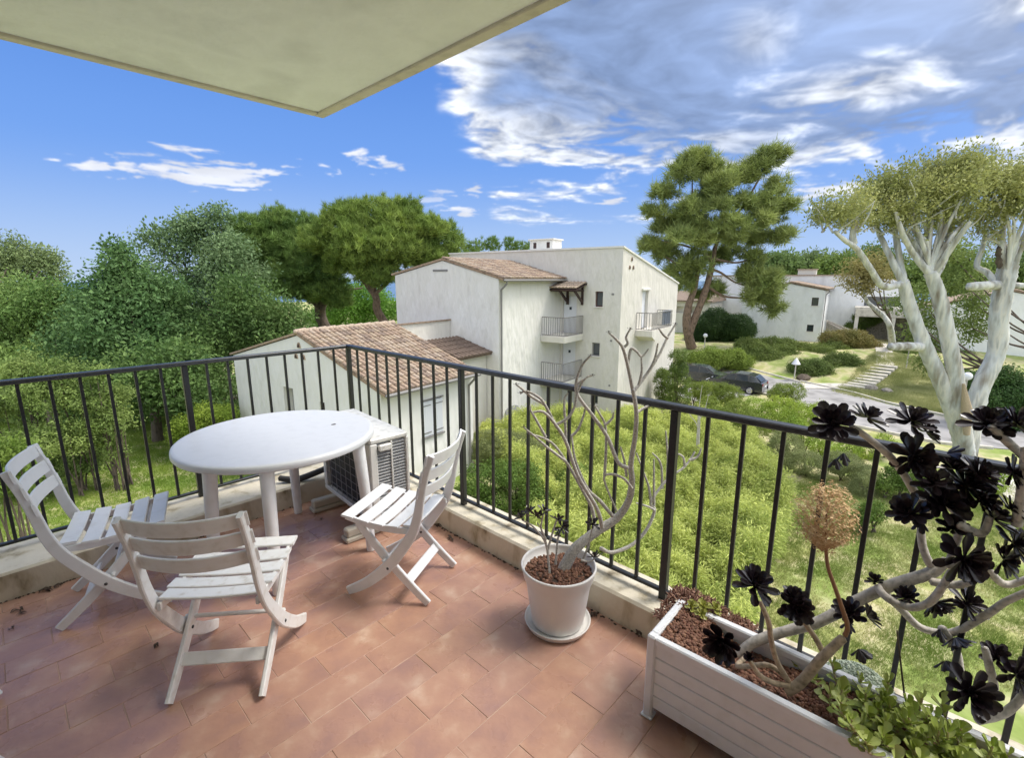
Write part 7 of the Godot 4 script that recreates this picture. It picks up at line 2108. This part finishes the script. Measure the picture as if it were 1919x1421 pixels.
# closed shell from a side outline; width hw_top at the top of the outline, hw at its foot
func _hull(st: SurfaceTool, outline: Array, hw_top: float, hw: float, y_low: float) -> void:
	var y1 := 0.0
	for p in outline: y1 = maxf(y1, p[1])
	var l := []
	for p in outline:
		var f := clampf((p[1] - y_low) / (y1 - y_low), 0.0, 1.0)
		l.append([Vector3(p[0], p[1], -lerpf(hw, hw_top, f)), Vector3(p[0], p[1], lerpf(hw, hw_top, f))])
	l.append([Vector3(outline[-1][0], y_low, -hw), Vector3(outline[-1][0], y_low, hw)])
	l.push_front([Vector3(outline[0][0], y_low, -hw), Vector3(outline[0][0], y_low, hw)])
	var c := Vector3((outline[0][0] + outline[-1][0]) * 0.5, (y_low + y1) * 0.5, 0)
	for i in l.size() - 1:
		quad(st, l[i][0], l[i][1], l[i + 1][1], l[i + 1][0], (l[i][0] + l[i + 1][1]) * 0.5 - c)
		for s in 2:
			var foot0 := Vector3(l[i][s].x, y_low, -hw if s == 0 else hw)
			var foot1 := Vector3(l[i + 1][s].x, y_low, -hw if s == 0 else hw)
			quad(st, foot0, l[i][s], l[i + 1][s], foot1, Vector3(0, 0, -1 if s == 0 else 1))
	quad(st, l[0][0], l[0][1], l[-1][1], l[-1][0], Vector3.DOWN)

func cars_and_lamps() -> void:
	car("parked_car", "black hatchback parked nearest, its rear towards the lane", Vector3(34.87, -6.01, -11.36), 92.0, false)
	car("parked_car", "dark car with a pale windscreen parked behind the black hatchback", Vector3(35.95, -6.01, -14.15), -79.0, true)
	# street lamp with a pale cone shade
	var f := Vector3(41.06, -5.95, -9.19)
	var l := thing("street_lamp", "short street lamp with a pale cone shade by the pavement", "street lamp", f)
	var p := mb()
	tube(p, [Vector3(0, 0, 0), Vector3(0, 1.2, 0)], [0.05, 0.04], 10)
	put(l, "pole", p, M.concrete)
	var sh := mb()
	lathe(sh, [Vector2(0.04, 1.18), Vector2(0.14, 1.2), Vector2(0.3, 1.24), Vector2(0.3, 1.28), Vector2(0.1, 1.62), Vector2(0.02, 1.72), Vector2(0.001, 1.73)], 20)
	put(l, "lamp_shade", sh, M.paint_white)
	for q in [[Vector3(44.65, -4.77, -17.62), 1.1, "small white globe lamp in front of the dark hedge"], [Vector3(49.08, -5.32, -3.24), 1.5, "slim lamp post with a white globe on the lawn right of the steps"], [Vector3(33.22, -3.37, 0.26), 0.0, "white globe lamp by the dark hedge behind the pale trunks"]]:
		var at: Vector3 = q[0]
		var hh: float = q[1]
		if hh == 0.0:
			hh = at.y - terr(at.x, at.z)
			at.y = terr(at.x, at.z)
		var g := thing("globe_lamp", q[2], "garden lamp", at, 0.0, "globe lamps in the gardens")
		var po := mb()
		tube(po, [Vector3.ZERO, Vector3(0, hh, 0)], [0.045, 0.035], 8)
		put(g, "pole", po, M.concrete)
		var gl := mb()
		var prof := []
		for i in 9:
			var an := -PI / 2 + PI * i / 8.0
			prof.append(Vector2(maxf(cos(an) * 0.2, 0.001), hh + 0.18 + sin(an) * 0.2))
		lathe(gl, prof, 16)
		put(g, "globe", gl, M.paint_white)
	# dark stones at the foot of the steps
	var i := 0
	for q in [[Vector3(41.4, -6.01, -4.44), 0.5, "dark boulder at the right foot of the garden steps"], [Vector3(41.11, -6, -3.54), 0.42, "dark boulder on the lawn edge further right of the steps"], [Vector3(41.54, -5.9, -8.66), 0.6, "low dark plant mound at the foot of the street lamp"]]:
		i += 1
		var st := mb()
		var n := FastNoiseLite.new()
		n.seed = i
		n.frequency = 1.3
		for u in 8:
			for v in 14:
				var pp := []
				for w in [[u, v], [u + 1, v], [u + 1, v + 1], [u, v + 1]]:
					var e: float = PI * w[0] / 8.0
					var a: float = TAU * (w[1] % 14) / 14.0
					var d := Vector3(sin(e) * cos(a), cos(e), sin(e) * sin(a))
					pp.append(d * q[1] * (1.0 + 0.3 * n.get_noise_3dv(d)) * Vector3(1, 0.55, 0.8))
				quad(st, pp[0], pp[1], pp[2], pp[3], pp[0] + pp[2])
		var o := put(self, "boulder" if i < 3 else "plant_mound", st, M.stone if i < 3 else M.bark_dark, Transform3D(Basis(), q[0] + Vector3(0, 0.1, 0)))
		tag(o, q[2], "boulder" if i < 3 else "plant")
